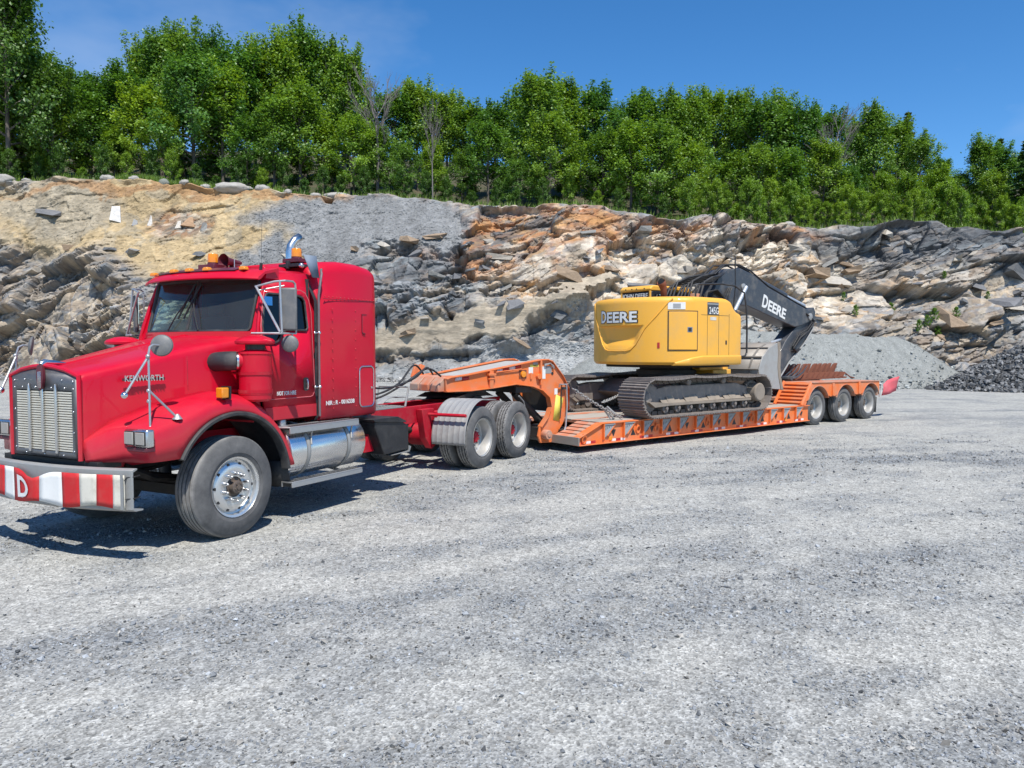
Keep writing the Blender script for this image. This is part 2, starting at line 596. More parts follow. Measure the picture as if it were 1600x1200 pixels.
def quick_mesh(name, verts, faces, mat, attrs=None, smooth=False):
    """faces: (n,3) or (n,4) int array; attrs: name -> per-vertex (n,) floats or (n,3) colours"""
    verts = np.asarray(verts, dtype=np.float32); faces = np.asarray(faces, dtype=np.int32)
    me = bpy.data.meshes.new(name)
    k = faces.shape[1]
    me.vertices.add(len(verts)); me.vertices.foreach_set('co', verts.ravel())
    me.loops.add(faces.size); me.loops.foreach_set('vertex_index', faces.ravel())
    me.polygons.add(len(faces))
    me.polygons.foreach_set('loop_start', np.arange(0, faces.size, k, dtype=np.int32))
    try:
        me.polygons.foreach_set('loop_total', np.full(len(faces), k, dtype=np.int32))
    except Exception:
        pass
    for an, av in (attrs or {}).items():
        av = np.asarray(av, dtype=np.float32)
        if av.ndim == 1:
            at = me.attributes.new(an, 'FLOAT', 'POINT'); at.data.foreach_set('value', av)
        else:
            at = me.attributes.new(an, 'FLOAT_COLOR', 'POINT')
            at.data.foreach_set('color', np.c_[av, np.ones(len(av), dtype=np.float32)].ravel())
    me.materials.append(mat)
    me.update(calc_edges=True)
    me.polygons.foreach_set('use_smooth', np.full(len(faces), bool(smooth)))
    return me


def link_mesh(name, me, parent=None):
    o = bpy.data.objects.new(name, me)
    COL.objects.link(o)
    if parent is not None:
        o.parent = parent
    return o


def rand_rots(n, gen):
    q = gen.normal(size=(n, 4)); q /= np.linalg.norm(q, axis=1)[:, None]
    w, x, y, z = q.T
    return np.stack([np.stack([1 - 2 * (y * y + z * z), 2 * (x * y - z * w), 2 * (x * z + y * w)], 1),
                     np.stack([2 * (x * y + z * w), 1 - 2 * (x * x + z * z), 2 * (y * z - x * w)], 1),
                     np.stack([2 * (x * z - y * w), 2 * (y * z + x * w), 1 - 2 * (x * x + y * y)], 1)], 1)


OCT_V = np.array([(1, 0, 0), (-1, 0, 0), (0, 1, 0), (0, -1, 0), (0, 0, 1), (0, 0, -1)], float)
OCT_F = np.array([(0, 2, 4), (2, 1, 4), (1, 3, 4), (3, 0, 4), (2, 0, 5), (1, 2, 5), (3, 1, 5), (0, 3, 5)])
# a crushed stone: a cube with its corners pushed about
CUB_V = np.array([(x, y, z) for z in (-1, 1) for y in (-1, 1) for x in (-1, 1)], float) * 0.62
CUB_F = np.array([(0, 2, 3), (0, 3, 1), (4, 5, 7), (4, 7, 6), (0, 1, 5), (0, 5, 4), (2, 6, 7), (2, 7, 3), (0, 4, 6), (0, 6, 2), (1, 3, 7), (1, 7, 5)])


def stones_arrays(pos, size, gen, base='oct', flat=0.6, jit=0.45):
    V0, F0 = (OCT_V, OCT_F) if base == 'oct' else (CUB_V, CUB_F)
    n, k = len(pos), len(V0)
    v = V0[None] * (1 + jit * (gen.random((n, k, 1)) - 0.5)) + (gen.random((n, k, 3)) - 0.5) * jit * 0.8
    sc = np.stack([gen.uniform(0.8, 1.4, n), gen.uniform(0.6, 1.0, n), gen.uniform(0.35, 0.8, n) * flat / 0.6], 1)
    v *= sc[:, None, :]
    # mostly lying flat, turned about z, tipped a little
    a = gen.uniform(0, 2 * np.pi, n); t = gen.normal(0, 0.45, n); u = gen.normal(0, 0.45, n)
    ca, sa, ct, st, cu_, su = np.cos(a), np.sin(a), np.cos(t), np.sin(t), np.cos(u), np.sin(u)
    x, y, z = v[..., 0], v[..., 1], v[..., 2]
    y, z = y * ct[:, None] - z * st[:, None], y * st[:, None] + z * ct[:, None]
    x, z = x * cu_[:, None] + z * su[:, None], -x * su[:, None] + z * cu_[:, None]
    x, y = x * ca[:, None] - y * sa[:, None], x * sa[:, None] + y * ca[:, None]
    v = np.stack([x, y, z], -1) * size[:, None, None] + pos[:, None, :]
    f = F0[None] + (np.arange(n) * k)[:, None, None]
    return v.reshape(-1, 3), f.reshape(-1, 3), k


# ------------------------------------------------------------------ ground
def ground_mat():
    m, nt, b = nodes_of('crushed_stone_ground')
    big = noise_node(nt, 0.33, 5, 0.6, stretch=(1.0, 0.62, 1))
    mid = noise_node(nt, 1.3, 5, 0.6)
    at = nt.nodes.new('ShaderNodeAttribute'); at.attribute_name = 'coarse'
    mixn = mix_node(nt, 0.30, at.outputs['Fac'], mid.outputs['Fac'])
    patch = ramp_node(nt, mixn, 0.18, 0.82, (1, 1, 1), (0, 0, 0))
    pale = (0.400, 0.394, 0.362)
    blue = (0.225, 0.236, 0.240)
    c = mix_node(nt, patch, blue, pale)
    # long wheel swept streaks
    stk = noise_node(nt, 0.8, 6, 0.6, stretch=(0.14, 1.5, 1))
    sf = ramp_node(nt, stk.outputs['Fac'], 0.47, 0.66, (0, 0, 0), (0.40, 0.40, 0.40))
    c = mix_node(nt, sf, c, (0.37, 0.368, 0.345))
    # stones: cells of several sizes, each of its own tone
    tc = nt.nodes.new('ShaderNodeTexCoord')
    def cells(scale):
        vo = nt.nodes.new('ShaderNodeTexVoronoi'); vo.inputs['Scale'].default_value = scale
        vo.inputs['Randomness'].default_value = 1.0
        nt.links.new(tc.outputs['Object'], vo.inputs['Vector'])
        return vo
    v1, v2, v3 = cells(75), cells(34), cells(13)
    g1 = nt.nodes.new('ShaderNodeRGBToBW'); nt.links.new(v1.outputs['Color'], g1.inputs[0])
    g2 = nt.nodes.new('ShaderNodeRGBToBW'); nt.links.new(v2.outputs['Color'], g2.inputs[0])
    g3 = nt.nodes.new('ShaderNodeRGBToBW'); nt.links.new(v3.outputs['Color'], g3.inputs[0])
    t1 = ramp_node(nt, g1.outputs[0], 0.15, 0.85, (0.62,) * 3, (1.32,) * 3)
    t2 = ramp_node(nt, g2.outputs[0], 0.15, 0.85, (0.70,) * 3, (1.25,) * 3)
    t3 = ramp_node(nt, g3.outputs[0], 0.15, 0.85, (0.86,) * 3, (1.12,) * 3)
    c = mix_node(nt, 1.0, c, t1, 'MULTIPLY')
    c = mix_node(nt, 0.8, c, t2, 'MULTIPLY')
    c = mix_node(nt, 0.8, c, t3, 'MULTIPLY')
    nt.links.new(c, b.inputs['Base Color'])
    b.inputs['Roughness'].default_value = 0.92
    b.inputs['Specular IOR Level'].default_value = 0.25
    fine = noise_node(nt, 42, 5, 0.65)
    s1 = mix_node(nt, 0.5, v1.outputs['Distance'], fine.outputs['Fac'])
    s2 = mix_node(nt, 0.4, s1, v2.outputs['Distance'])
    bump_node(nt, b, s2, 0.75, 0.022)
    return m


M['ground'] = ground_mat()


def attr_mat(name, attr='tone', rough=0.9, nscale=14.0, amount=(0.75, 1.25), bump=0.5, bdist=0.03, nscale2=None, stretch=None):
    m, nt, b = nodes_of(name)
    at = nt.nodes.new('ShaderNodeAttribute'); at.attribute_name = attr
    n = noise_node(nt, nscale, 6, 0.65, stretch=stretch)
    r = ramp_node(nt, n.outputs['Fac'], 0.25, 0.75, (amount[0],) * 3, (amount[1],) * 3)
    c = mix_node(nt, 1.0, at.outputs['Color'], r, 'MULTIPLY')
    nt.links.new(c, b.inputs['Base Color'])
    b.inputs['Roughness'].default_value = rough
    b.inputs['Specular IOR Level'].default_value = 0.25
    n2 = noise_node(nt, nscale2 or nscale * 2, 7, 0.72, stretch=stretch)
    bump_node(nt, b, n2.outputs['Fac'], bump, bdist)
    return m


M['stone'] = attr_mat('crushed_stone', nscale=80, amount=(0.85, 1.15), bump=0.2, bdist=0.004)
M['rock'] = attr_mat('quarry_rock', nscale=2.6, amount=(0.72, 1.26), bump=0.8, bdist=0.05, nscale2=8.0, stretch=(1.0, 1.0, 1.9))
M['blackstone'] = attr_mat('dark_rubble_stone', nscale=8, amount=(0.8, 1.2), bump=0.3, bdist=0.02)

def coarse_at(p):
    """0 fine pale dust .. 1 coarse dark stone; swept along the way the trucks turn"""
    a_ = math.radians(24)
    q = np.stack([p[:, 0] * math.cos(a_) + p[:, 1] * math.sin(a_), -p[:, 0] * math.sin(a_) + p[:, 1] * math.cos(a_), 0 * p[:, 0]], 1)
    wob = (fbm(q * 0.22, 3, 301) - 0.5) * 3.0
    arc_ = np.hypot(p[:, 0] - 14, p[:, 1] + 22)              # wide turning tracks
    trk = fbm(np.stack([arc_ * 1.25 + wob * 0.3, np.arctan2(p[:, 1] + 22, p[:, 0] - 14) * 2.2, 0 * arc_], 1), 4, 302)
    pat = fbm(np.stack([q[:, 0] * 0.60, q[:, 1] * 1.25 + wob * 0.2, 0 * wob], 1), 5, 303, 0.6)
    fine = fbm(q * np.array([2.2, 3.4, 1]), 4, 304, 0.65)
    v_ = 0.28 * trk + 0.38 * pat + 0.34 * fine
    wb = (fbm(np.stack([np.arctan2(p[:, 1] + 22, p[:, 0] - 14) * 5.0, 0 * wob, 0 * wob], 1), 3, 305) - 0.5) * 1.8
    lane = 0 * v_
    for r0 in (27.2, 29.2, 32.4, 34.5, 37.6, 39.7, 41.2, 43.2, 46.0, 48.1, 51.5, 53.6):    # wheel lanes, rolled fine and pale
        lane = np.maximum(lane, np.clip(1.25 - np.abs(arc_ + wb - r0) / 0.30, 0, 1))
    v_ = v_ - 0.085 * lane * (0.35 + 0.9 * fbm(q * 0.7, 3, 306))
    near = np.clip((17 - np.hypot(p[:, 0], p[:, 1])) / 14, 0, 1)   # churned where the loaders come and go
    return np.clip((v_ - 0.500) * 4.0 + 0.33 + 0.13 * near, 0, 1)


gx = np.unique(np.concatenate([np.linspace(-220, -32, 12), np.arange(-32, 32.01, 0.16), np.linspace(32.1, 220, 12)]))
gy = np.unique(np.concatenate([np.linspace(-160, -4, 12), np.arange(-4, 26, 0.16), np.arange(26, 62, 0.6)]))
GX, GY = np.meshgrid(gx, gy)
P = np.stack([GX.ravel(), GY.ravel(), 0 * GX.ravel()], 1)


def ground_z(xy):
    p = np.c_[xy, np.zeros(len(xy))]
    return (fbm(p * 0.55, 3, 5) - 0.5) * 0.05 - 0.02 + (fbm(p * 3.5, 3, 6) - 0.5) * 0.022


P[:, 2] = ground_z(P[:, :2])
nx_, ny_ = len(gx), len(gy)
I = np.arange(nx_ * ny_).reshape(ny_, nx_)
F = np.stack([I[:-1, :-1].ravel(), I[:-1, 1:].ravel(), I[1:, 1:].ravel(), I[1:, :-1].ravel()], 1)
ground = link_mesh('ground', quick_mesh('ground', P, F, M['ground'], {'coarse': coarse_at(P)}, smooth=True))
tag(ground, 'pale grey crushed stone quarry floor', kind='structure')


# loose stones lying on the quarry floor
g = np.random.default_rng(21)
N = 330000
yy = 2.6 + 15.0 * g.random(N) ** 1.35
xx = (g.random(N) * 2 - 1) * (0.80 * yy + 1.2)
pp = np.stack([xx, yy, 0 * xx], 1)
mask = coarse_at(pp)
keep = g.random(N) < np.clip(mask ** 1.2, 0.10, 1.0)
pp = pp[keep][:130000]
mask = mask[keep][:130000]
n = len(pp)
sz = np.clip(np.exp(g.normal(math.log(0.0068), 0.50, n)), 0.003, 0.032) * (0.80 + 0.03 * pp[:, 1]) * (0.75 + 0.4 * mask)
pp[:, 2] = ground_z(pp[:, :2]) + sz * 0.22
v, f, k = stones_arrays(pp, sz, g)
tone = np.clip(g.normal(0.245, 0.095, n), 0.07, 0.55)
tint = np.where(g.random(n)[:, None] < 0.3, np.array([[1.04, 0.99, 0.90]]), np.array([[0.95, 1.0, 1.05]]))
colr = np.repeat(tone[:, None] * tint, k, 0)
gravel = link_mesh('gravel', quick_mesh('gravel', v, f, M['stone'], {'tone': colr}))
tag(gravel, 'loose crushed stones strewn over the quarry floor', 'gravel', kind='stuff')

# ------------------------------------------------------------------ quarry face
K55 = 1190.0 / 55.0


def Ux(x):                       # a ruler along the quarry face, 21.6 marks a metre
    return 800 + np.asarray(x) * K55


U_k = [-900, -400, 0, 200, 430, 560, 640, 700, 780, 850, 900, 1000, 1100, 1200, 1250, 1300, 1400, 1450, 1520, 1600, 1800, 2500]
V_k = [262, 268, 282, 283, 299, 307, 310, 322, 326, 315, 320, 333, 340, 346, 352, 356, 347, 346, 352, 366, 380, 400]
T_k = [58, 58, 58, 58, 58, 59, 59, 58.5, 58, 57.5, 57, 57, 57, 57, 56.5, 56.5, 56, 55.5, 55, 54.5, 53, 50]
F_k = [49, 49, 49.5, 49.5, 48.5, 48, 47.5, 47, 47, 47, 47, 47, 47.5, 48, 48, 48, 48, 47.5, 47, 46.5, 45, 42]


def cliff_top(x):
    u = Ux(x)
    yt = np.interp(u, U_k, T_k)
    zt = CAM_H + (543 - np.interp(u, U_k, V_k)) * yt / 1190.0
    return yt, zt


NXC, NZC = 1300, 200
cx = np.concatenate([np.linspace(-80, -40, 90, endpoint=False), np.linspace(-40, 42, 1100, endpoint=False), np.linspace(42, 85, 110)])
tt = np.linspace(0, 1, NZC)
X, T = np.meshgrid(cx, tt)
X, T = X.ravel(), T.ravel()
u = Ux(X)
yt, zt = cliff_top(X)
zt = zt + (fbm(np.c_[X * 0.5, 0 * X, 0 * X], 4, 77) - 0.5) * 0.9
yf = np.interp(u, U_k, F_k) + (fbm(np.c_[X * 0.12, 0 * X, 0 * X], 3, 71) - 0.5) * 3
# profile: how far back the face lies at height t, left bank / middle / right benches
gl = np.interp(T, [0, .25, .6, 1], [0, .18, .55, 1.0])
gm = np.interp(T, [0, .08, .12, .42, .5, .62, .70, 1], [0, .06, .10, .16, .42, .50, .62, 1.0])
gr = np.interp(T, [0, .10, .25, .55, .66, 1], [0, .10, .22, .70, .80, 1.0])
wl = np.clip((560 - u) / 120, 0, 1); wr = np.clip((u - 900) / 150, 0, 1); wm = 1 - wl - wr
Gp = gl * wl + gm * wm + gr * wr
Y = yf + (yt - yf) * Gp
Z = zt * T
V = 543 - (Z - CAM_H) * K55 * 0.985
W = np.stack([X, Y, Z], 1)
# wavy borders between kinds of ground
wu = u + (fbm(W * 0.35, 6, 41, 0.6) - 0.5) * 120
wv = V + (fbm(W * 0.35, 6, 43, 0.6) - 0.5) * 76


def blob(cu_, cv, ru, rv, ang=0, soft=0.17):
    a = math.radians(ang)
    du, dv = wu - cu_, wv - cv
    p = (du * math.cos(a) - dv * math.sin(a)) / ru
    q = (du * math.sin(a) + dv * math.cos(a)) / rv
    return np.clip((1 + soft - np.sqrt(p * p + q * q)) / (2 * soft), 0, 1)


soil = np.maximum.reduce([blob(240, 330, 260, 75), blob(330, 380, 130, 60), blob(120, 330, 180, 60), blob(-300, 330, 330, 90)])
spill = np.maximum.reduce([blob(550, 335, 160, 42), blob(500, 385, 70, 50), blob(680, 360, 45, 45, 40), blob(450, 420, 60, 30)])
talus = np.maximum(blob(860, 590, 220, 48), blob(560, 600, 120, 18))
slab = np.maximum(blob(722, 514, 168, 25, 14, 0.14), blob(900, 462, 70, 10, 16, 0.2))
smooth_w = np.clip(soil * 0.9 + spill + talus + slab, 0, 1)

# bedding: rotate so that beds dip, then stretch the cells into slabs
def bedded(ang, sx, sy, sz):
    a = math.radians(ang)
    p = np.stack([X * math.cos(a) - Z * math.sin(a), Y, X * math.sin(a) + Z * math.cos(a)], 1)
    p = p + (np.stack([fbm(W * 0.4, 3, 51), fbm(W * 0.4, 3, 52), fbm(W * 0.4, 3, 53)], 1) - 0.5) * 0.7
    return p / np.array([sx, sy, sz])


def soften(d_):
    """take the saw teeth off the long edges"""
    q_ = d_.reshape(NZC, -1).copy()
    n_ = q_.copy()
    n_[1:-1, 1:-1] = 0.50 * q_[1:-1, 1:-1] + 0.17 * (q_[1:-1, :-2] + q_[1:-1, 2:]) + 0.08 * (q_[:-2, 1:-1] + q_[2:, 1:-1])
    return n_.ravel()


disp = (fbm(W * 0.16, 4, 61) - 0.5) * 4.0 * (1 - 0.55 * smooth_w)
ids = []
rs = np.random.default_rng(3)
for (ang, s3, amp, sd) in ((-14, (5.2, 3.4, 2.1), 1.7, 100), (-22, (2.2, 1.9, 0.85), 0.85, 200), (-18, (0.95, 0.9, 0.34), 0.31, 300), (-24, (0.42, 0.5, 0.17), 0.11, 400)):
    ang_field = bedded(ang, *s3)
    idr, off, edge = worley(ang_field, sd)
    t1 = (idr * 7.13) % 1 - 0.5; t2 = (idr * 13.7) % 1 - 0.35
    d = (idr - 0.5) * 1.0 + t1 * off[:, 0] * 0.8 + (t2 * 0.9 - 0.25) * off[:, 2] * 1.2
    crack = -np.clip(0.07 - edge, 0, 0.07) * 2.5
    rough_ = 1.0 if not ids else 0.14 + 0.95 * np.clip(((ids[0] * 9.7) % 1.0) * 1.6 - 0.35, 0, 1)
    if len(ids) == 2:
        disp = soften(disp)
    disp = disp + amp * (d + crack) * (1 - 0.93 * smooth_w) * rough_
    ids.append(idr)
# upright blasting joints
jm = np.clip(0.25 + blob(655, 480, 120, 85) + blob(1180, 368, 190, 40) + 0.7 * blob(60, 500, 200, 80) + 0.8 * blob(1400, 370, 150, 40), 0, 1)
idj, offj, edj = worley(W / np.array([1.5, 1.7, 4.2]), 600)
disp += jm * (1 - smooth_w) * 0.62 * ((idj - 0.5) + ((idj * 5.7) % 1 - 0.5) * offj[:, 0] - np.clip(0.08 - edj, 0, 0.08) * 3)
disp += (fbm(W * np.array([2.2, 2.2, 2.2]), 4, 81) - 0.5) * (0.16 + 0.25 * smooth_w * (soil > 0.3))
sl_n = np.clip(np.maximum(blob(722, 514, 168, 25, 14, 0.22), blob(900, 462, 70, 10, 16, 0.1)), 0, 1)
disp = disp * (1 - sl_n) + sl_n * (0.2 + (fbm(W * 0.07, 2, 63) - 0.5) * 1.2 + (fbm(W * np.array([0.6, 0.6, 2.5]), 4, 64) - 0.5) * 0.22)
disp += (rs.random(len(X)) - 0.5) * 0.10 * np.maximum(spill, talus) + (rs.random(len(X)) - 0.5) * 0.05 * soil
fade = np.clip(T / 0.03, 0, 1) * np.clip((1 - T) / 0.02, 0.25, 1)
disp *= fade
Y2 = Y - 0.92 * disp
Z2 = np.maximum(Z + 0.30 * disp * np.clip(T * 8, 0, 1), -0.3)
X2 = X + 0.0

# colours of the rock itself, one pick for each slab
pal = {
    'grey': (0.22, 0.225, 0.23), 'dark': (0.105, 0.108, 0.112), 'black': (0.055, 0.057, 0.060), 'brown': (0.215, 0.17, 0.13),
    'rust': (0.31, 0.145, 0.070), 'ochre': (0.41, 0.25, 0.12), 'pale': (0.50, 0.44, 0.36), 'tan': (0.38, 0.315, 0.235), 'blue': (0.20, 0.225, 0.235),
}
sets = {
    'base': ['grey', 'dark', 'brown', 'tan', 'grey', 'blue', 'brown', 'pale'],
    'left': ['tan', 'brown', 'grey', 'tan', 'grey', 'tan', 'brown', 'dark'],
    'rusty': ['rust', 'brown', 'dark', 'ochre', 'rust', 'brown', 'dark', 'pale'],
    'pale': ['pale', 'tan', 'pale', 'ochre', 'grey', 'tan', 'brown', 'pale'],
    'dark': ['dark', 'blue', 'dark', 'grey', 'black', 'brown', 'dark', 'blue'],
    'midgrey': ['grey', 'blue', 'grey', 'dark', 'brown', 'grey', 'blue', 'tan'],
}
pick = (ids[1] * 5.31 + ids[2] * 0.35 + ids[0] * 0.5) % 1.0


def pick_set(name):
    arr = np.array([pal[k_] for k_ in sets[name]])
    pk = np.minimum((pick * 8).astype(int), 7)
    sm = fbm(W * 0.55, 4, 97) * 8
    pk2 = np.clip(((sm - 2.0) / 4.0 * 8).astype(int), 0, 7)
    return 0.62 * arr[pk] + 0.38 * arr[pk2]


colr = pick_set('base')


def put(mask_, cset, k_=1.0):
    global colr
    c_ = pick_set(cset) if isinstance(cset, str) else np.array(cset)[None]
    w_ = (np.clip(mask_, 0, 1) * k_)[:, None]
    colr = colr * (1 - w_) + c_ * w_


put(blob(100, 480, 330, 110), 'left')
put(blob(60, 420, 110, 50, -30), 'dark', 0.35)
put(blob(230, 430, 90, 30, -20), 'dark', 0.4)
put(blob(840, 385, 200, 70), 'rusty')
put(blob(660, 480, 130, 80), 'midgrey')
put(blob(640, 395, 80, 35), 'dark', 0.8)
put(blob(980, 430, 220, 55, 8), 'pale', 0.85)
put(blob(1180, 440, 170, 60, -15), 'pale', 0.8)
put(blob(1180, 365, 120, 25), 'rusty', 0.5)
put(blob(1120, 372, 60, 28), 'midgrey', 0.6)
put(blob(1330, 370, 140, 28), 'dark', 0.7)
put(blob(1440, 385, 130, 45, 25), 'dark', 0.9)
put(blob(1560, 400, 90, 50), 'dark', 0.9)
put(blob(1480, 460, 150, 30, -8), 'pale', 0.55)
put(blob(1430, 530, 200, 60, 20), 'left', 0.8)
put(blob(1560, 520, 70, 45), 'midgrey', 0.8)
put(blob(760, 560, 260, 40, 8), 'midgrey', 0.9)
put(blob(780, 540, 150, 14, 14), 'dark', 0.6)
rn = fbm(W * np.array([0.45, 0.45, 0.9]), 5, 91)
rz = np.maximum(blob(830, 375, 210, 65), 0.6 * blob(1160, 365, 130, 22))
put(rz * np.clip((rn - 0.50) * 7, 0, 1), (0.36, 0.165, 0.070), 0.75)
put(rz * np.clip((rn - 0.60) * 9, 0, 1), (0.50, 0.27, 0.11), 0.7)
put(rz * np.clip((0.44 - rn) * 8, 0, 1), (0.10, 0.09, 0.085), 0.7)
pn = fbm(W * np.array([0.5, 0.5, 1.3]), 5, 93)
put(blob(1080, 440, 330, 75) * np.clip((pn - 0.54) * 9, 0, 1), (0.56, 0.50, 0.41), 0.75)
put(np.maximum(blob(1480, 390, 190, 50), blob(640, 470, 120, 80)) * np.clip((0.52 - pn) * 7, 0, 1), (0.085, 0.09, 0.095), 0.75)
sn = fbm(W * 0.8, 5, 90)
put(soil, (0.40, 0.305, 0.175))
put(soil * (sn > 0.55), (0.33, 0.275, 0.19), 0.8)
put(blob(70, 320, 110, 45), (0.30, 0.265, 0.205), 0.8)
put(blob(300, 292, 330, 9), (0.33, 0.18, 0.08), 0.7)
put(blob(285, 345, 45, 26, 0, 0.3), 'rusty', 0.85)
put(spill, (0.215, 0.218, 0.218))
put(talus, (0.31, 0.315, 0.31))
put(slab, (0.375, 0.315, 0.235), 0.9)
stain = fbm(np.stack([X * 1.4, Y * 0.3, Z * 0.22], 1), 4, 95)
colr = colr * (0.66 + 0.68 * stain)[:, None]
colr = colr * (0.86 + 0.28 * ids[3])[:, None] * (1 - 0.10 * smooth_w[:, None]) * 1.12
I = np.arange(len(cx) * NZC).reshape(NZC, len(cx))
F = np.stack([I[:-1, :-1].ravel(), I[:-1, 1:].ravel(), I[1:, 1:].ravel(), I[1:, :-1].ravel()], 1)
cliff_me = quick_mesh('quarry_face', np.stack([X2, Y2, Z2], 1), F, M['rock'], {'tone': colr})
cliff = link_mesh('quarry_face', cliff_me)
tag(cliff, 'blasted rock face of the quarry with sandy bank and rusty ledges', kind='structure')
CX, CY, CZ = X2.reshape(NZC, -1), Y2.reshape(NZC, -1), Z2.reshape(NZC, -1)
edge_y, edge_z = CY[-1].copy(), CZ[-1].copy()

# the wooded hill on top of the face
def soil_mat():
    m, nt, b = nodes_of('forest_floor')
    n = noise_node(nt, 1.5, 6, 0.6)
    c = ramp_node(nt, n.outputs['Fac'], 0.35, 0.65, (0.035, 0.055, 0.02), (0.10, 0.075, 0.045))
    nt.links.new(c, b.inputs['Base Color']); b.inputs['Roughness'].default_value = 0.95
    return m


M['forest'] = soil_mat()
rows = [0.0, 0.5, 1.5, 3, 6, 10, 16, 26, 45, 90, 160]
HX = np.array(cx[::4]); ey, ez = edge_y[::4], edge_z[::4]


def hill_z(x, back):
    return np.interp(x, cx, edge_z) + 0.02 + back * 0.06 + np.clip(back - 6, 0, 45) * 0.28 + 0.10 * np.minimum(back, 3) * (fbm(np.c_[np.atleast_1d(x) * 0.4, np.atleast_1d(back) * 0.4, 0 * np.atleast_1d(x)], 3, 12) - 0.4)


hv = []
for bck in rows:
    ny_ = ey + bck
    hv.append(np.stack([HX * (1 + bck * 0.004), ny_, ez - 0.02 + 0 * HX if bck == 0 else hill_z(HX, np.full(len(HX), bck))], 1))
hv = np.concatenate(hv)
I = np.arange(len(hv)).reshape(len(rows), len(HX))
F = np.stack([I[:-1, :-1].ravel(), I[:-1, 1:].ravel(), I[1:, 1:].ravel(), I[1:, :-1].ravel()], 1)
hill = link_mesh('hill', quick_mesh('hill', hv, F, M['forest'], smooth=True))
tag(hill, 'wooded hill above the quarry face', kind='structure')


def surf_at(uq, vq):
    """point of the quarry face at a mark along it (u) and a mark up it (v)"""
    x = (uq - 800) / K55
    z = CAM_H + (543 - vq) / (K55 * 0.985)
    j = int(np.argmin(np.abs(cx - x)))
    i = int(np.argmin(np.abs(CZ[:, j] - z)))
    return Vector((float(CX[i, j]), float(CY[i, j]), float(CZ[i, j])))


# ------------------------------------------------------------------ angular rocks and boulders
def rock_mesh(name, seed, mat, flat=0.6, tone=(0.3, 0.3, 0.3), jag=0.25, round_=0.0):
    r = random.Random(seed)
    bm = bmesh.new()
    bmesh.ops.create_icosphere(bm, subdivisions=3 if round_ else 2, radius=1.0)
    planes = [(Vector((r.gauss(0, 1), r.gauss(0, 1), r.gauss(0, 1))).normalized(), r.uniform(0.55, 0.9)) for _ in range(9 if not round_ else 4)]
    for vtx in bm.verts:
        p = vtx.co.copy()
        for nrm, d in planes:
            q = p.dot(nrm) - d
            if q > 0:
                p -= nrm * q * (1 - round_ * 0.4)
        p *= 1 + (r.random() - 0.5) * jag * (0.25 if round_ else 0.4)
        p.z *= flat
        vtx.co = p
    me = bpy.data.meshes.new(name)
    bm.to_mesh(me); bm.free()
    at = me.attributes.new('tone', 'FLOAT_COLOR', 'POINT')
    at.data.foreach_set('color', np.tile(np.array([*tone, 1.0], dtype=np.float32), len(me.vertices)))
    me.materials.append(mat)
    if round_:
        me.polygons.foreach_set('use_smooth', [True] * len(me.polygons))
    return me


def slab_mesh(seed, tone):
    """a broken slab: a flat block with uneven corners"""
    g_ = np.random.default_rng(seed)
    v_ = CUB_V * np.array([1.5, 1.0, 0.55]) + (g_.random((8, 3)) - 0.5) * np.array([0.9, 0.7, 0.4])
    return quick_mesh('rock', v_, CUB_F, M['rock'], {'tone': np.tile(np.array([tone]), (8, 1))})


rock_meshes = [slab_mesh(40 + q, tn) for q, tn in enumerate([(0.27, 0.27, 0.27), (0.40, 0.36, 0.30), (0.18, 0.18, 0.185), (0.31, 0.23, 0.16), (0.46, 0.42, 0.36), (0.14, 0.145, 0.15), (0.24, 0.235, 0.22), (0.33, 0.30, 0.26)])]
# slabs and blocks sticking out of the face or lying on its ledges
rr = random.Random(15)
rock_spots = [(60, 330, 1), (225, 400, .7), (195, 395, .5), (250, 540, 1.0), (330, 400, .6), (120, 390, .6), (880, 440, .8), (990, 455, .9), (1070, 425, .8), (1010, 475, 1.0), (1270, 430, .9), (1300, 440, 1.1), (1330, 425, .8),
              (1390, 460, 1.0), (1480, 450, .9), (1550, 435, 1.0), (1500, 480, 1.1), (1570, 470, .9), (1420, 500, .8), (930, 400, .6), (760, 425, .7), (720, 440, .6), (640, 380, .6), (655, 395, .7), (560, 395, .5), (600, 385, .5)]
for _ in range(95):
    if rr.random() < 0.3:
        rock_spots.append((rr.uniform(0, 480), rr.uniform(400, 560), rr.uniform(0.25, 0.6)))
    else:
        rock_spots.append((rr.uniform(640, 1600), rr.uniform(360, 545), rr.uniform(0.25, 0.7)))
for (ru, rv, rsz) in rock_spots:
    p = surf_at(ru, rv)
    o = link_mesh('rock', rr.choice(rock_meshes), cliff)
    o.location = p + Vector((0, -0.05, 0.02))
    o.rotation_euler = (rr.uniform(-0.5, 0.2), rr.uniform(0.05, 0.5), rr.uniform(0, 6.28))
    o.scale = (rsz * rr.uniform(0.8, 1.3), rsz * rr.uniform(0.6, 1), rsz * rr.uniform(0.5, 0.9))
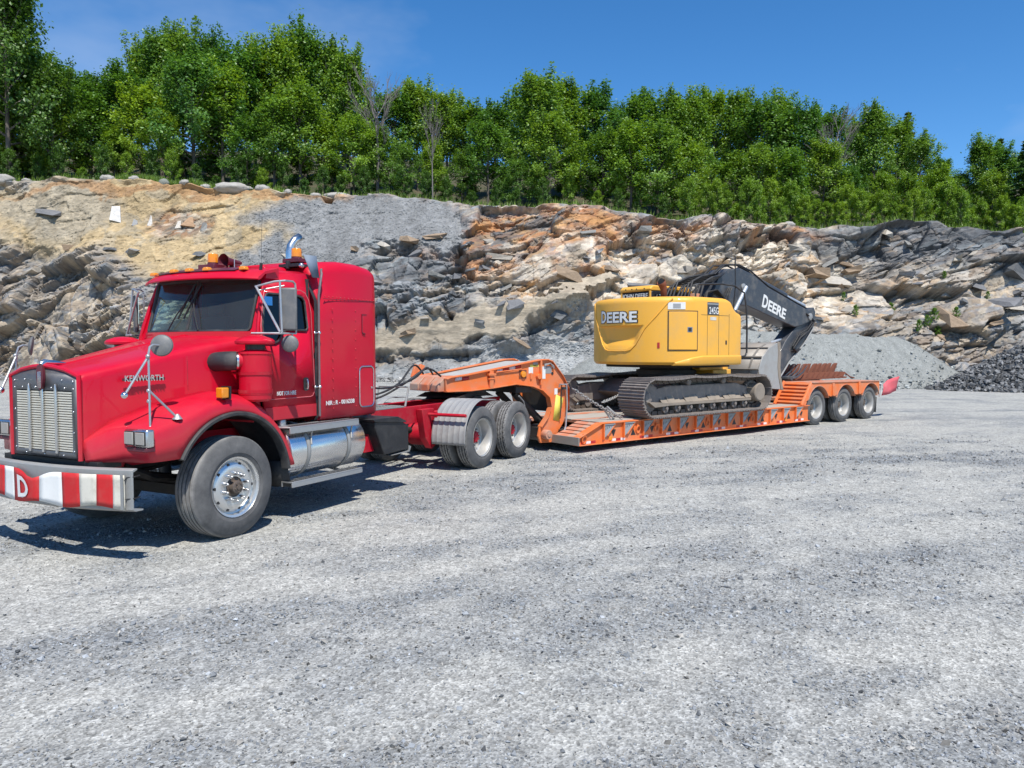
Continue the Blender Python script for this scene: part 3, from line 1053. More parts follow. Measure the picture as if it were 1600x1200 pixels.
# the white pointed block and the rusty block bedded in the sandy bank
for (ru, rv, sc_, tn_) in ((174, 336, (0.75, 0.5, 1.1), (0.58, 0.56, 0.53)), (205, 350, (0.4, 0.4, 0.5), (0.3, 0.3, 0.3)), (228, 345, (0.35, 0.3, 0.7), (0.55, 0.52, 0.48)), (290, 348, (0.8, 0.5, 0.6), (0.40, 0.26, 0.16)), (275, 352, (0.5, 0.5, 0.5), (0.55, 0.51, 0.45)), (315, 355, (0.45, 0.4, 0.5), (0.24, 0.24, 0.23))):
    g_ = np.random.default_rng(int(ru))
    v_ = CUB_V * np.where(CUB_V[:, 2:3] > 0, 0.35, 1.0) * np.array([1, 1, 1.0]); v_[:, 2] = CUB_V[:, 2]
    v_ = v_ + (g_.random((8, 3)) - 0.5) * 0.4
    o = link_mesh('rock', quick_mesh('rock', v_, CUB_F, M['rock'], {'tone': np.tile(np.array([tn_]), (8, 1))}), cliff)
    o.location = surf_at(ru, rv); o.scale = sc_; o.rotation_euler = (-0.3, 0.1, 0.4)
# boulders set along the rim
rim = [(4, 268, 0.75, 'large grey boulder at the end of the rim above the sandy bank'), (40, 278, 0.35, None), (167, 279, 0.55, None), (209, 281, 0.5, None), (255, 284, 0.5, 'upright dark boulder in the grass on the rim'),
       (288, 288, 0.5, None), (318, 290, 0.5, None), (363, 292, 0.95, 'long low pale boulder on the rim of the sandy bank'), (410, 295, 0.6, None), (448, 300, 0.45, None), (490, 303, 0.45, None), (521, 306, 0.75, 'wide white boulder on the rim above the gravel spill'), (575, 309, 0.3, None), (700, 314, 0.3, None), (1222, 343, 0.5, 'flat pale boulder on the rim under the young maples')]
bmesh_r = [rock_mesh('boulder', 70 + q, M['rock'], 0.7, (0.37, 0.35, 0.32), 0.9, 0.45) for q in range(4)]
dark_b = rock_mesh('boulder', 90, M['rock'], 0.9, (0.22, 0.23, 0.20), 0.3, 0.7)
for (bu, bv, bs, lab) in rim:
    x = (bu - 800) * 57.6 / 1190
    j = int(np.argmin(np.abs(cx - x)))
    me = dark_b if (lab and 'dark' in lab) else rr.choice(bmesh_r)
    o = link_mesh('boulder', me)
    o.location = (float(CX[-1, j]), float(edge_y[j]) + 0.35, float(edge_z[j]) + 0.12 * bs)
    o.rotation_euler = (0, 0, rr.uniform(0, 6.28))
    k_ = (1.5, 0.9, 0.75) if lab and ('long' in lab or 'wide' in lab) else (1, 0.8, 0.8)
    if k_[0] > 1: o.rotation_euler = (0, 0, 0.1)
    o.scale = [bs * q for q in k_]
    tag(o, lab or ('rounded pale boulder on the rim of the sandy bank' if bu < 430 else 'rounded pale boulder on the rim above the grey gravel spill'), 'boulder', 'boulders along the rim')


# ------------------------------------------------------------------ stockpiles
def pile_mat():
    m, nt, b = nodes_of('fine_grey_stockpile')
    n = noise_node(nt, 3.2, 6, 0.6, stretch=(1.3, 0.45, 0.8))
    c = ramp_node(nt, n.outputs['Fac'], 0.35, 0.65, (0.255, 0.264, 0.250), (0.345, 0.355, 0.335))
    n2 = noise_node(nt, 14, 6, 0.75)
    f = ramp_node(nt, n2.outputs['Fac'], 0.3, 0.7, (0.66,) * 3, (1.30,) * 3)
    c = mix_node(nt, 1.0, c, f, 'MULTIPLY')
    nt.links.new(c, b.inputs['Base Color']); b.inputs['Roughness'].default_value = 0.95
    b.inputs['Specular IOR Level'].default_value = 0.2
    bump_node(nt, b, n2.outputs['Fac'], 0.9, 0.10)
    return m


M['pile'] = pile_mat()


def mound(name, ridge, slope, mat, seed, x0, x1, y0, y1, step=0.22, rough=0.25):
    """heap of loose stone under a ridge line [(x, y, z)...]: height falls off at the angle of repose"""
    xs = np.arange(x0, x1, step); ys = np.arange(y0, y1, step)
    A, Bq = np.meshgrid(xs, ys)
    P_ = np.stack([A.ravel(), Bq.ravel(), 0 * A.ravel()], 1)
    zz = np.full(len(P_), -9.0)
    for i in range(len(ridge) - 1):
        a = np.array(ridge[i]); b_ = np.array(ridge[i + 1])
        for t in np.linspace(0, 1, 14):
            c = a + (b_ - a) * t
            zz = np.maximum(zz, c[2] - slope * np.hypot(P_[:, 0] - c[0], P_[:, 1] - c[1]))
    zz = zz + (fbm(P_ * 0.9, 4, seed) - 0.5) * rough
    zz = np.where(zz < 0.4, zz * 0.85 + 0.02, zz)
    zz = np.maximum(zz, -0.12)
    P_[:, 2] = zz
    nx2, ny2 = len(xs), len(ys)
    I_ = np.arange(nx2 * ny2).reshape(ny2, nx2)
    F_ = np.stack([I_[:-1, :-1].ravel(), I_[:-1, 1:].ravel(), I_[1:, 1:].ravel(), I_[1:, :-1].ravel()], 1)
    keep_ = (zz[F_].max(1) > -0.1)
    return P_, F_[keep_]


P_, F_ = mound('stockpile', [(11.0, 44.5, 3.4), (14.0, 43.8, 3.1), (16.8, 42.6, 2.95), (21.2, 42.3, 2.75), (22.5, 42.3, 2.1)], 0.70, M['pile'], 9, 4, 28, 35, 51)
o = link_mesh('stockpile', quick_mesh('stockpile', P_, F_, M['pile'], smooth=True))
tag(o, 'smooth grey green stockpile of fine crushed stone behind the trailer', 'stockpile')
gp = np.random.default_rng(55)
c_ = P_[F_].mean(1)
w_ = np.exp(-np.maximum(c_[:, 2], 0) / 0.45) + 0.04
sel = gp.choice(len(c_), 5000, p=w_ / w_.sum())
pos = c_[sel] + np.c_[gp.normal(0, 0.15, (5000, 2)), np.full(5000, 0.02)]
pos[:, 2] = np.maximum(pos[:, 2], 0.0)
sz = np.clip(np.exp(gp.normal(math.log(0.045), 0.5, 5000)), 0.015, 0.16)
v, f, k = stones_arrays(pos, sz, gp, 'cub', 0.7)
tn = np.clip(gp.normal(0.29, 0.07, 5000), 0.1, 0.5)
rl = link_mesh('rolled_stones', quick_mesh('rolled_stones', v, f, M['stone'], {'tone': np.repeat(tn[:, None] * np.array([[0.98, 1.02, 0.97]]), k, 0)}), o)
tag(rl, kind='stuff')
P_, F_ = mound('stockpile', [(6.3, 47.0, 2.3), (9.0, 46.6, 3.0), (11.5, 46.6, 2.6)], 0.62, M['pile'], 19, -6, 15, 38, 52)
o = link_mesh('stockpile', quick_mesh('stockpile', P_, F_, M['pile'], smooth=True))
tag(o, 'low grey stone heap against the quarry face behind the excavator', 'stockpile')
# dark coarse rubble
g = np.random.default_rng(5)
P_, F_ = mound('rubble', [(22.0, 37.0, 0.75), (25.0, 37.5, 2.15), (28, 38, 2.9), (38, 38, 3.3)], 0.62, None, 29, 18, 44, 29, 47, 0.2, 0.35)
cent = P_[F_].mean(1)
sel = g.integers(0, len(cent), 24000)
pos = cent[sel] + np.c_[g.normal(0, 0.08, (24000, 2)), g.uniform(-0.02, 0.09, 24000)]
pos = pos[(pos[:, 2] > -0.02)]
sz = np.clip(np.exp(g.normal(math.log(0.078), 0.36, len(pos))), 0.03, 0.22)
v, f, k = stones_arrays(pos, sz, g, 'cub', 0.75)
tone = np.clip(g.normal(0.155, 0.06, len(pos)), 0.05, 0.36)
colr = np.repeat(tone[:, None] * np.array([[1.0, 1.0, 1.0]]), k, 0)
heap = empty('rubble_pile', (0, 0, 0), 0, 'dark heap of coarse broken stone beside the smooth stockpile', 'rubble pile')
P_[:, 2] -= 0.06
core = link_mesh('heap_core', quick_mesh('heap_core', P_, F_, M['blackstone'], {'tone': np.tile(np.array([[0.09, 0.092, 0.096]]), (len(P_), 1))}), heap)
st = link_mesh('broken_stones', quick_mesh('broken_stones', v, f, M['blackstone'], {'tone': colr}), heap)
tag(st, kind='stuff')
# shed rubble along the foot of the face
N = 6000
ju = g.integers(0, len(cx), N)
fx, fy = CX[4, ju], CY[4, ju]
d_ = np.abs(g.normal(0, 1.2, N))
pos = np.stack([fx + g.normal(0, 0.1, N), fy - d_ + 0.3, np.clip(0.10 - 0.05 * d_, 0, 1) + 0.0], 1)
sz = np.clip(np.exp(g.normal(math.log(0.12), 0.55, N)), 0.03, 0.5) * np.clip(1.2 - d_ * 0.25, 0.3, 1.2)
v, f, k = stones_arrays(pos, sz, g, 'cub', 0.6)
tone = np.clip(g.normal(0.26, 0.09, N), 0.08, 0.5)
colr = np.repeat(tone[:, None] * np.array([[1.02, 1.0, 0.95]]), k, 0)
o = link_mesh('scree', quick_mesh('scree', v, f, M['stone'], {'tone': colr}))
tag(o, 'broken stones shed along the foot of the quarry face', 'scree', kind='stuff')

# ------------------------------------------------------------------ trees
def leaf_mat():
    m, nt, b = nodes_of('leaf')
    out = nt.nodes['Material Output']
    at = nt.nodes.new('ShaderNodeAttribute'); at.attribute_name = 'shade'
    oi = nt.nodes.new('ShaderNodeObjectInfo')
    c1 = ramp_node(nt, at.outputs['Fac'], 0.0, 1.0, (0.060, 0.155, 0.022), (0.240, 0.430, 0.055))
    f = nt.nodes.new('ShaderNodeMath'); f.operation = 'MULTIPLY'; f.inputs[1].default_value = 0.65
    nt.links.new(oi.outputs['Random'], f.inputs[0])
    c2 = mix_node(nt, f.outputs[0], c1, oi.outputs['Color'], 'MULTIPLY')
    c3 = mix_node(nt, 1.0, c1, oi.outputs['Color'], 'MULTIPLY')
    nt.nodes.remove(b)
    df = nt.nodes.new('ShaderNodeBsdfDiffuse'); tl = nt.nodes.new('ShaderNodeBsdfTranslucent'); gl = nt.nodes.new('ShaderNodeBsdfGlossy')
    gl.inputs['Roughness'].default_value = 0.45
    gl.inputs['Color'].default_value = (0.9, 0.9, 0.9, 1)
    nt.links.new(c3, df.inputs['Color'])
    tcol = mix_node(nt, 1.0, c3, (1.25, 1.15, 0.5), 'MULTIPLY')
    nt.links.new(tcol, tl.inputs['Color'])
    m1 = nt.nodes.new('ShaderNodeMixShader'); m1.inputs[0].default_value = 0.40
    nt.links.new(df.outputs[0], m1.inputs[1]); nt.links.new(tl.outputs[0], m1.inputs[2])
    m2 = nt.nodes.new('ShaderNodeMixShader'); m2.inputs[0].default_value = 0.035
    nt.links.new(m1.outputs[0], m2.inputs[1]); nt.links.new(gl.outputs[0], m2.inputs[2])
    nt.links.new(m2.outputs[0], out.inputs['Surface'])
    return m


M['leaf'] = leaf_mat()
M['bark'] = paint('grey_bark', (0.11, 0.095, 0.080), 0.9, (0.20, 0.18, 0.16), 0.6, 0, 3, fine=0.4)
M['deadwood'] = paint('bare_grey_twigs', (0.17, 0.15, 0.145), 0.9, (0.25, 0.22, 0.20), 0.5, 0, 3)


def leaves_arrays(centres, normals_bias, size, gen, long_=1.5):
    """rhombic leaves: centres (n,3), an outward bias for their normals"""
    n = len(centres)
    nr = normals_bias + gen.normal(0, 0.55, (n, 3))
    nr /= np.linalg.norm(nr, axis=1)[:, None] + 1e-9
    t = np.cross(nr, gen.normal(size=(n, 3))); t /= np.linalg.norm(t, axis=1)[:, None] + 1e-9
    b_ = np.cross(nr, t)
    s_ = size * gen.uniform(0.65, 1.3, n)
    a = t * (s_ * 0.5 * long_)[:, None]; c = b_ * (s_ * 0.5)[:, None]
    fold = nr * (s_ * 0.10)[:, None]
    v_ = np.stack([centres - a, centres + c - fold, centres + a, centres - c - fold], 1).reshape(-1, 3)
    f_ = np.arange(n * 4).reshape(n, 4)
    return v_, f_


def tree_parts(seed, kind):
    """unit tree about 10 m tall: (trunk mesh, crown mesh)"""
    r = random.Random(seed); gen = np.random.default_rng(seed)
    tb = B()
    H_ = 10.0
    lean = Vector((r.uniform(-.25, .25), r.uniform(-.25, .25), 0))
    trunk = [Vector((0, 0, -0.3))] + [Vector((lean.x * k / 6 + r.uniform(-.06, .06), lean.y * k / 6 + r.uniform(-.06, .06), H_ * 0.88 * k / 6)) for k in range(1, 7)]
    tr_ = 0.15 if kind != 'sapling' else 0.05
    tb.tube(trunk, [tr_ * (1 - 0.85 * k / 6) for k in range(7)], 6)
    ends = []      # (point, direction, weight)
    def on_trunk(z):
        k = min(5, max(0, int(z / (H_ * 0.88) * 6)))
        a, b_ = trunk[k], trunk[k + 1]
        t = (z - a.z) / max(1e-3, b_.z - a.z)
        return a.lerp(b_, t)
    if kind == 'round':
        nl, zlo, rad, lowang = 22, 1.8, 3.0, 18
    elif kind == 'tall':
        nl, zlo, rad, lowang = 22, 2.4, 2.2, 35
    elif kind == 'sapling':
        nl, zlo, rad, lowang = 20, 0.4, 3.4, 25
    else:
        nl, zlo, rad, lowang = 20, 2.6, 2.6, 28
    for i in range(nl):
        u_ = (i + r.random() * 0.6) / nl
        z0 = zlo + (H_ * 0.84 - zlo) * u_
        az = i * 2.399 + r.uniform(-.4, .4)
        prof = (math.sin(math.pi * min(1, 0.22 + u_ * 0.80)) ** 0.7)
        L = rad * prof * r.uniform(0.7, 1.15)
        el = math.radians(lowang + (68 - lowang) * u_ + r.uniform(-8, 8))
        d = Vector((math.cos(az) * math.cos(el), math.sin(az) * math.cos(el), math.sin(el)))
        p0 = on_trunk(z0)
        p1 = p0 + d * L * 0.55
        p2 = p0 + d * L + Vector((0, 0, 0.12 * L))
        tb.tube([p0, p1, p2], [0.055, 0.035, 0.012], 4, caps=False)
        for q in range(7):
            t = 0.35 + 0.65 * (q + r.random()) / 7
            base = p0.lerp(p2, t)
            dd = (d + Vector((r.gauss(0, .55), r.gauss(0, .55), r.gauss(0.18, .35)))).normalized()
            l2 = r.uniform(0.35, 0.95) * (1.15 - 0.4 * t)
            ends.append((base + dd * l2, dd, 1.0))
            if r.random() < 0.5:
                ends.append((base + dd * l2 * 0.45, dd, 0.7))
    # leaders: upright shoots that make the ragged top
    for i in range(14 if kind != 'sapling' else 7):
        a = r.uniform(0, 6.28); rr_ = r.uniform(0, 1.35) * (0.7 if kind == 'tall' else 1.0)
        base = Vector((math.cos(a) * rr_, math.sin(a) * rr_, H_ * r.uniform(0.70, 0.82)))
        top = base + Vector((math.cos(a) * 0.3, math.sin(a) * 0.3, r.uniform(1.2, 2.3)))
        tb.tube([base, top], [0.02, 0.005], 4, caps=False)
        for q in range(6):
            p = base.lerp(top, (q + 0.7) / 6)
            ends.append((p, Vector((0, 0, 1)), -0.22 - 0.10 * (1 - q / 6)))
    cs, nb, sh = [], [], []
    ctr = np.array([0, 0, 5.0])
    for (p, d, w_) in ends:
        if w_ > 0:
            k = int(44 * w_); spread = (np.array([0.34, 0.34, 0.22]) if r.random() < 0.68 else np.array([0.18, 0.18, 0.42])) * (0.7 + 0.55 * r.random())
        else:
            k = 26; spread = np.array([0.16, 0.16, 0.20]) * (-w_ / 0.25)
        q = gen.normal(0, 1, (k, 3)) * spread + np.array(p)
        cs.append(q)
        out_ = (q - ctr); out_ /= np.linalg.norm(out_, axis=1)[:, None] + 1e-6
        nb.append(out_ * 0.45 + np.array([0, 0, 0.75]))
        sh.append(np.clip(r.random() * 0.55 + gen.random(k) * 0.45, 0, 1))
    cs, nb, sh = np.concatenate(cs), np.concatenate(nb), np.concatenate(sh)
    lv, lf = leaves_arrays(cs, nb, 0.145 if kind != 'sapling' else 0.19, gen)
    crown = quick_mesh('crown', lv, lf, M['leaf'], {'shade': np.repeat(sh, 4)})
    trunk_me = tb.mesh('trunk', M['bark'], 60, flip=False)
    return trunk_me, crown


def spruce_parts(seed):
    r = random.Random(seed); gen = np.random.default_rng(seed)
    tb = B(); tb.tube([(0, 0, -0.3), (0, 0, 5), (0, 0, 9.9)], [0.14, 0.08, 0.01], 6)
    cs, nb, sh = [], [], []
    z = 1.0
    while z < 9.8:
        L = 2.3 * (1 - z / 10.2) ** 0.85
        for i in range(7):
            a = r.uniform(0, 6.28)
            d = np.array([math.cos(a), math.sin(a), -0.18 + 0.05 * r.random()])
            if L > 0.3:
                tb.tube([(0, 0, z), tuple(np.array([0, 0, z]) + d * L * 0.9)], [0.02, 0.006], 3, caps=False)
            n_ = int(6 + 22 * L)
            t = gen.random(n_)
            q = np.array([0, 0, z]) + d[None] * (t * L)[:, None] + gen.normal(0, 1, (n_, 3)) * np.array([.12, .12, .06]) * (1.2 - t)[:, None]
            cs.append(q); nb.append(np.tile(np.array([d[0] * .2, d[1] * .2, 1]), (n_, 1))); sh.append(gen.random(n_) * 0.4)
        z += 0.34
    cs, nb, sh = np.concatenate(cs), np.concatenate(nb), np.concatenate(sh)
    lv, lf = leaves_arrays(cs, nb, 0.20, gen, 2.4)
    return tb.mesh('trunk', M['bark'], 60, flip=False), quick_mesh('crown', lv, lf, M['leaf'], {'shade': np.repeat(sh, 4)})


def bare_parts(seed):
    r = random.Random(seed)
    tb, cb = B(), B()
    tb.tube([(0, 0, -.3), (0.1, 0, 3), (-.05, .1, 6)], [0.14, 0.10, 0.05], 6)
    def grow(p, d, L, rad, lev):
        q = p + d * L
        cb.tube([p, p.lerp(q, .5) + Vector((r.uniform(-.05, .05), r.uniform(-.05, .05), 0)), q], [rad, rad * .8, rad * .6], 4, caps=False)
        if lev == 0: return
        for _ in range(3 if lev > 1 else 4):
            dd = (d + Vector((r.gauss(0, .38), r.gauss(0, .38), r.uniform(0.0, .4)))).normalized()
            grow(p.lerp(q, r.uniform(.45, 1)), dd, L * r.uniform(.55, .8), rad * .6, lev - 1)
    for i in range(10):
        a = i * 2.4; z = 3 + i * 0.32
        grow(Vector((0, 0, z)), Vector((math.cos(a) * .55, math.sin(a) * .55, 1)).normalized(), r.uniform(1.3, 1.9), 0.036, 3)
    return tb.mesh('trunk', M['deadwood'], 60, flip=False), cb.mesh('branches', M['deadwood'], 60, flip=False)


kinds = {'round': [tree_parts(100 + q, 'round') for q in range(3)], 'tall': [tree_parts(120 + q, 'tall') for q in range(3)], 'mixed': [tree_parts(140 + q, 'mixed') for q in range(3)],
         'sapling': [tree_parts(160 + q, 'sapling') for q in range(3)], 'spruce': [spruce_parts(180), spruce_parts(181)], 'bare': [bare_parts(190), bare_parts(191)]}
TREE_TXT = {
    'round': ('leafy_tree', 'broad leafy green tree in the forest edge above the quarry face'),
    'tall': ('leafy_tree', 'tall narrow leafy tree with upright shoots in the forest edge'),
    'mixed': ('leafy_tree', 'loose crowned leafy tree in the forest above the quarry face'),
    'sapling': ('young_tree', 'young bright green sapling growing along the quarry rim'),
    'spruce': ('spruce_tree', 'dark pointed spruce standing up out of the leafy forest'),
    'bare': ('bare_tree', 'bare grey leafless tree standing up out of the leafy forest'),
}
tr_r = random.Random(77)
tree_count = {}


def ray_x(px, depth):
    return (px - 800) / 1190.0 * (depth * math.cos(PITCH) + 0.3)


def place_tree(kind, px, py_top, depth, wide=1.0, tone=(1, 1, 1), label=None, sink=0.0):
    """a tree whose foot stands on the hill at that bearing and distance and whose tip reaches that elevation"""
    x = ray_x(px, depth)
    back = max(0.2, depth - float(np.interp(x, cx, edge_y)))
    zb = float(hill_z(np.array([x]), np.array([back]))[0]) - 0.05 - sink
    ztop = CAM_H + depth * math.tan(math.atan((600 - py_top) / 1190.0) - PITCH)
    hgt = max(1.2, ztop - zb)
    var = tr_r.choice(kinds[kind])
    name, lab = TREE_TXT[kind]
    if label is None:
        spot = 'above the sandy bank' if px < 430 else 'above the grey gravel spill' if px < 700 else 'above the rusty rock ledges' if px < 1080 else 'above the dark slanting rock'
        hue = 'yellow green' if tone[0] > 1.12 else 'bluish green' if tone[2] > 0.93 and tone[0] < 0.65 else 'dark green' if tone[0] < 0.74 else 'mid green'
        form = {'round': 'broad leafy tree', 'tall': 'tall narrow leafy tree', 'mixed': 'loose crowned leafy tree', 'sapling': 'young bushy tree', 'spruce': 'pointed spruce', 'bare': 'leafless grey tree'}[kind]
        row = 'at the rim' if depth < 63 else 'in the front row' if depth < 67 else 'on the forest skyline' if depth < 80 else 'deep in the wood'
        lab = hue + ' ' + form + ' ' + row + ' ' + spot
    e = empty(name, (x, depth, zb), tr_r.uniform(0, 6.28), label or lab, 'tree', 'trees above the quarry face')
    k = hgt / 10.0
    kx = 1.14 * wide * (0.55 * k + 0.45 * min(1.0, max(0.35, k)))
    e.scale = (kx, kx, k)
    t = link_mesh('trunk', var[0], e)
    c = link_mesh('crown' if kind != 'bare' else 'branches', var[1], e)
    c.color = (*tone, 1)
    return e


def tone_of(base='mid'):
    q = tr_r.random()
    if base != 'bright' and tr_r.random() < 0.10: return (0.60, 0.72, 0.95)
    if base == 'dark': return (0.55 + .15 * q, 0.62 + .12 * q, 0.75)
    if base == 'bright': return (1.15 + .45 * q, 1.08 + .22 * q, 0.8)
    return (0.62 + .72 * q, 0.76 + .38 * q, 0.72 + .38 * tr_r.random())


# back row: skyline
sky = [(-60, 10, 'round'), (20, -30, 'tall'), (60, 62, 'round'), (108, 95, 'round'), (150, 108, 'mixed'), (192, 92, 'mixed'), (228, 62, 'tall'), (262, 36, 'tall'), (296, 30, 'tall'), (335, 42, 'tall'), (372, 62, 'mixed'), (405, 64, 'tall'),
       (446, 40, 'tall'), (482, 38, 'tall'), (522, 52, 'tall'), (548, 70, 'tall'), (575, 160, 'mixed'), (622, 140, 'mixed'), (655, 124, 'round'), (700, 135, 'mixed'), (735, 160, 'mixed'), (775, 158, 'round'), (812, 150, 'mixed'),
       (845, 120, 'round'), (880, 124, 'mixed'), (922, 135, 'round'), (960, 152, 'tall'), (1000, 146, 'mixed'), (1048, 132, 'tall'), (1078, 133, 'tall'), (1112, 138, 'mixed'), (1150, 132, 'tall'), (1188, 150, 'mixed'), (1215, 136, 'tall'),
       (1250, 158, 'mixed'), (1285, 172, 'round'), (1330, 178, 'round'), (1358, 160, 'tall'), (1392, 190, 'round'), (1428, 205, 'round'), (1456, 240, 'mixed'), (1490, 265, 'round'), (1522, 218, 'tall'), (1545, 225, 'mixed'), (1575, 245, 'round'), (1640, 225, 'mixed'), (1700, 235, 'round'), (-120, 20, 'round'), (-190, 40, 'round')]
for (px, py, kd) in sky:
    place_tree(kd, px, py + tr_r.uniform(-9, 9), tr_r.uniform(68, 76), tr_r.uniform(.85, 1.15) if kd != 'tall' else 0.85, tone_of('mid'))
# far filler behind
for px in range(-150, 1780, 62):
    top = float(np.interp(px, [a[0] for a in sorted(sky)], [a[1] for a in sorted(sky)]))
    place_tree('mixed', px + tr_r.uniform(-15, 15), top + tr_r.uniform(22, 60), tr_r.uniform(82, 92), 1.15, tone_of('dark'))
# front row
x_ = -140
while x_ < 1740:
    top = float(np.interp(x_, [a[0] for a in sorted(sky)], [a[1] for a in sorted(sky)]))
    edge = float(np.interp(x_, U_k, V_k))
    hgt = edge - top
    place_tree(tr_r.choice(['round', 'mixed', 'tall', 'round']), x_, top + hgt * tr_r.uniform(0.16, 0.58), tr_r.uniform(61.5, 66), 1.05, tone_of('bright' if tr_r.random() < 0.35 else 'mid'))
    x_ += tr_r.uniform(34, 50)
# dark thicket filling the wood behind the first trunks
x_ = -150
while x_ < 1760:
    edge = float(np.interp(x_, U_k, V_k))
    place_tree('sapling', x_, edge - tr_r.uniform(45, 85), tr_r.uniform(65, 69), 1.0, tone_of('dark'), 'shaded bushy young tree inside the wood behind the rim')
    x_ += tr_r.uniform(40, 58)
# understorey just behind the rim
x_ = -140
while x_ < 1740:
    edge = float(np.interp(x_, U_k, V_k))
    right = x_ > 1060
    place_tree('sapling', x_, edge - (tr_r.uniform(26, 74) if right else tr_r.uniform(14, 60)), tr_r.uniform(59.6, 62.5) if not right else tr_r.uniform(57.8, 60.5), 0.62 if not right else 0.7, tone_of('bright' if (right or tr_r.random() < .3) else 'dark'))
    x_ += tr_r.uniform(13, 22) if right else tr_r.uniform(26, 46)
# named single trees
place_tree('bare', 592, 76, 64.5, 0.95, label='bare grey leafless tree rising beside the tall dark leafy trees')
place_tree('bare', 900, 118, 75, 0.7, label='thin bare tree poking out behind the round crowned trees')
place_tree('bare', 1298, 146, 66, 1.0, label='bushy bare grey tree among the green crowns')
place_tree('bare', 678, 140, 60.0, 0.45, label='slim grey dying tree with a straight trunk standing at the rim')
place_tree('spruce', 1408, 170, 79, 0.75, (0.9, 0.55, 0.55), 'dark spruce tip showing above the leafy crowns')
place_tree('spruce', 1551, 212, 74, 0.8, (0.8, 0.55, 0.6), 'dark spruce tip behind the thin birch')
place_tree('spruce', 1592, 212, 63, 1.0, (0.6, 0.65, 0.8), 'dense dark spruce at the low end of the rim')
for (px, top, d_) in ((25, -60, 61), (-25, -40, 62), (95, 100, 62.5)):
    place_tree('round', px, top, d_, 0.85, (0.62, 0.66, 0.75), 'large dark leafy tree at the end of the sandy bank')

# shrubs: small plants rooted on the ledges
for (pu, pv, s_) in ((1305, 495, .5), (1365, 492, .55), (1395, 505, .6), (1425, 500, .5), (1350, 520, .5), (1400, 525, .5), (1440, 440, .35), (1500, 470, .35), (1310, 470, .4), (1380, 512, .5)):
    p = surf_at(pu, pv)
    var = tr_r.choice(kinds['sapling'])
    e = empty('shrub', (p.x, p.y - 0.1, p.z - 0.05), tr_r.uniform(0, 6.28), 'small green shrub rooted on a ledge of the quarry face', 'shrub', 'shrubs on the ledges')
    e.scale = (s_ * 0.16, s_ * 0.16, s_ * 0.17)
    link_mesh('stem', var[0], e)
    c = link_mesh('foliage', var[1], e); c.color = (1.0, 1.0, 0.9, 1)

# grass along the rim
g = np.random.default_rng(8)
N = 9000
gx_ = np.concatenate([g.uniform(-30, -22, N // 2), g.uniform(-40, 42, N // 2)])
bk = np.abs(g.normal(0.8, 0.9, N)) + 0.15
gyv = np.interp(gx_, cx, edge_y) + bk
gzv = hill_z(gx_, bk)
base = np.stack([gx_, gyv, gzv - 0.02], 1)
hgt = g.uniform(0.15, 0.55, N)
a = g.uniform(0, 6.28, N); w_ = 0.03
side = np.stack([np.cos(a), np.sin(a), 0 * a], 1) * w_
tip = base + np.stack([g.normal(0, .12, N), g.normal(0, .12, N), hgt], 1)
v = np.stack([base - side, base + side, tip], 1).reshape(-1, 3)
grass = link_mesh('grass', quick_mesh('grass', v, np.arange(N * 3).reshape(N, 3), M['leaf'], {'shade': np.repeat(g.random(N), 3)}))
grass.color = (1.15, 0.95, 1.0, 1)
tag(grass, 'rough grass and weeds along the rim of the quarry face', 'grass', kind='stuff')

# ------------------------------------------------------------------ wheels
def tyre_mesh(R, W, rim_r, lugs=False, n=72):
    """outer sidewall at lat 0, tread running inwards"""
    sw = [(rim_r, -0.050), (rim_r + 0.012, -0.020), (rim_r + 0.05, -0.006), (rim_r + 0.052, -0.001), (lerp(rim_r, R, .55), 0.0), (lerp(rim_r, R, .58), -0.004), (lerp(rim_r, R, .80), -0.010), (R - 0.022, -0.026), (R - 0.006, -0.040)]
    tread = []
    h = 0.048
    ribs = 5 if W > 0.3 else 4
    span = W - 2 * h
    gw = 0.019
    rw = (span - (ribs - 1) * gw) / ribs
    x = h
    for i in range(ribs):
        bulge = 0.004 * (1 - abs((i - (ribs - 1) / 2) / ((ribs - 1) / 2)))
        tread += [(R + bulge, -x), (R + bulge, -(x + rw))]
        x += rw
        if i < ribs - 1:
            tread += [(R - 0.026, -(x + 0.0015)), (R - 0.026, -(x + gw - 0.0015))]
            x += gw
    inner = [(r_, -(W + hh)) for (r_, hh) in reversed(sw)]
    prof = sw + tread + inner
    b = B()
    rings = []
    nn = n * (2 if lugs else 1)
    for i in range(nn):
        a = 2 * math.pi * i / nn
        rg = []
        for (r_, hh) in prof:
            q = r_
            if lugs and r_ > R - 0.004 and (i + int(abs(hh) * 60)) % 4 == 0:
                q = r_ - 0.010
            rg.append((q * math.cos(a), hh, q * math.sin(a)))
        rings.append(rg)
    b.loft(rings, close=False, caps=False, loop=True)
    me = b.mesh('tyre', M['tyre'], 40)
    rad = np.zeros(len(me.vertices) * 3, dtype=np.float32)
    me.vertices.foreach_get('co', rad)
    rad = rad.reshape(-1, 3)
    rr_ = np.hypot(rad[:, 0], rad[:, 2])
    at = me.attributes.new('tread', 'FLOAT', 'POINT')
    tv = np.clip((rr_ - (R - 0.010)) / 0.008, 0, 1)
    wid = np.abs(rad[:, 1])
    tv[(rr_ < R - 0.008) & (rr_ > R - 0.04) & (wid > 0.05) & (wid < W - 0.05)] = -0.5  # grooves darkened in colour too, standing for the shade inside them
    at.data.foreach_set('value', tv.astype(np.float32))
    return me


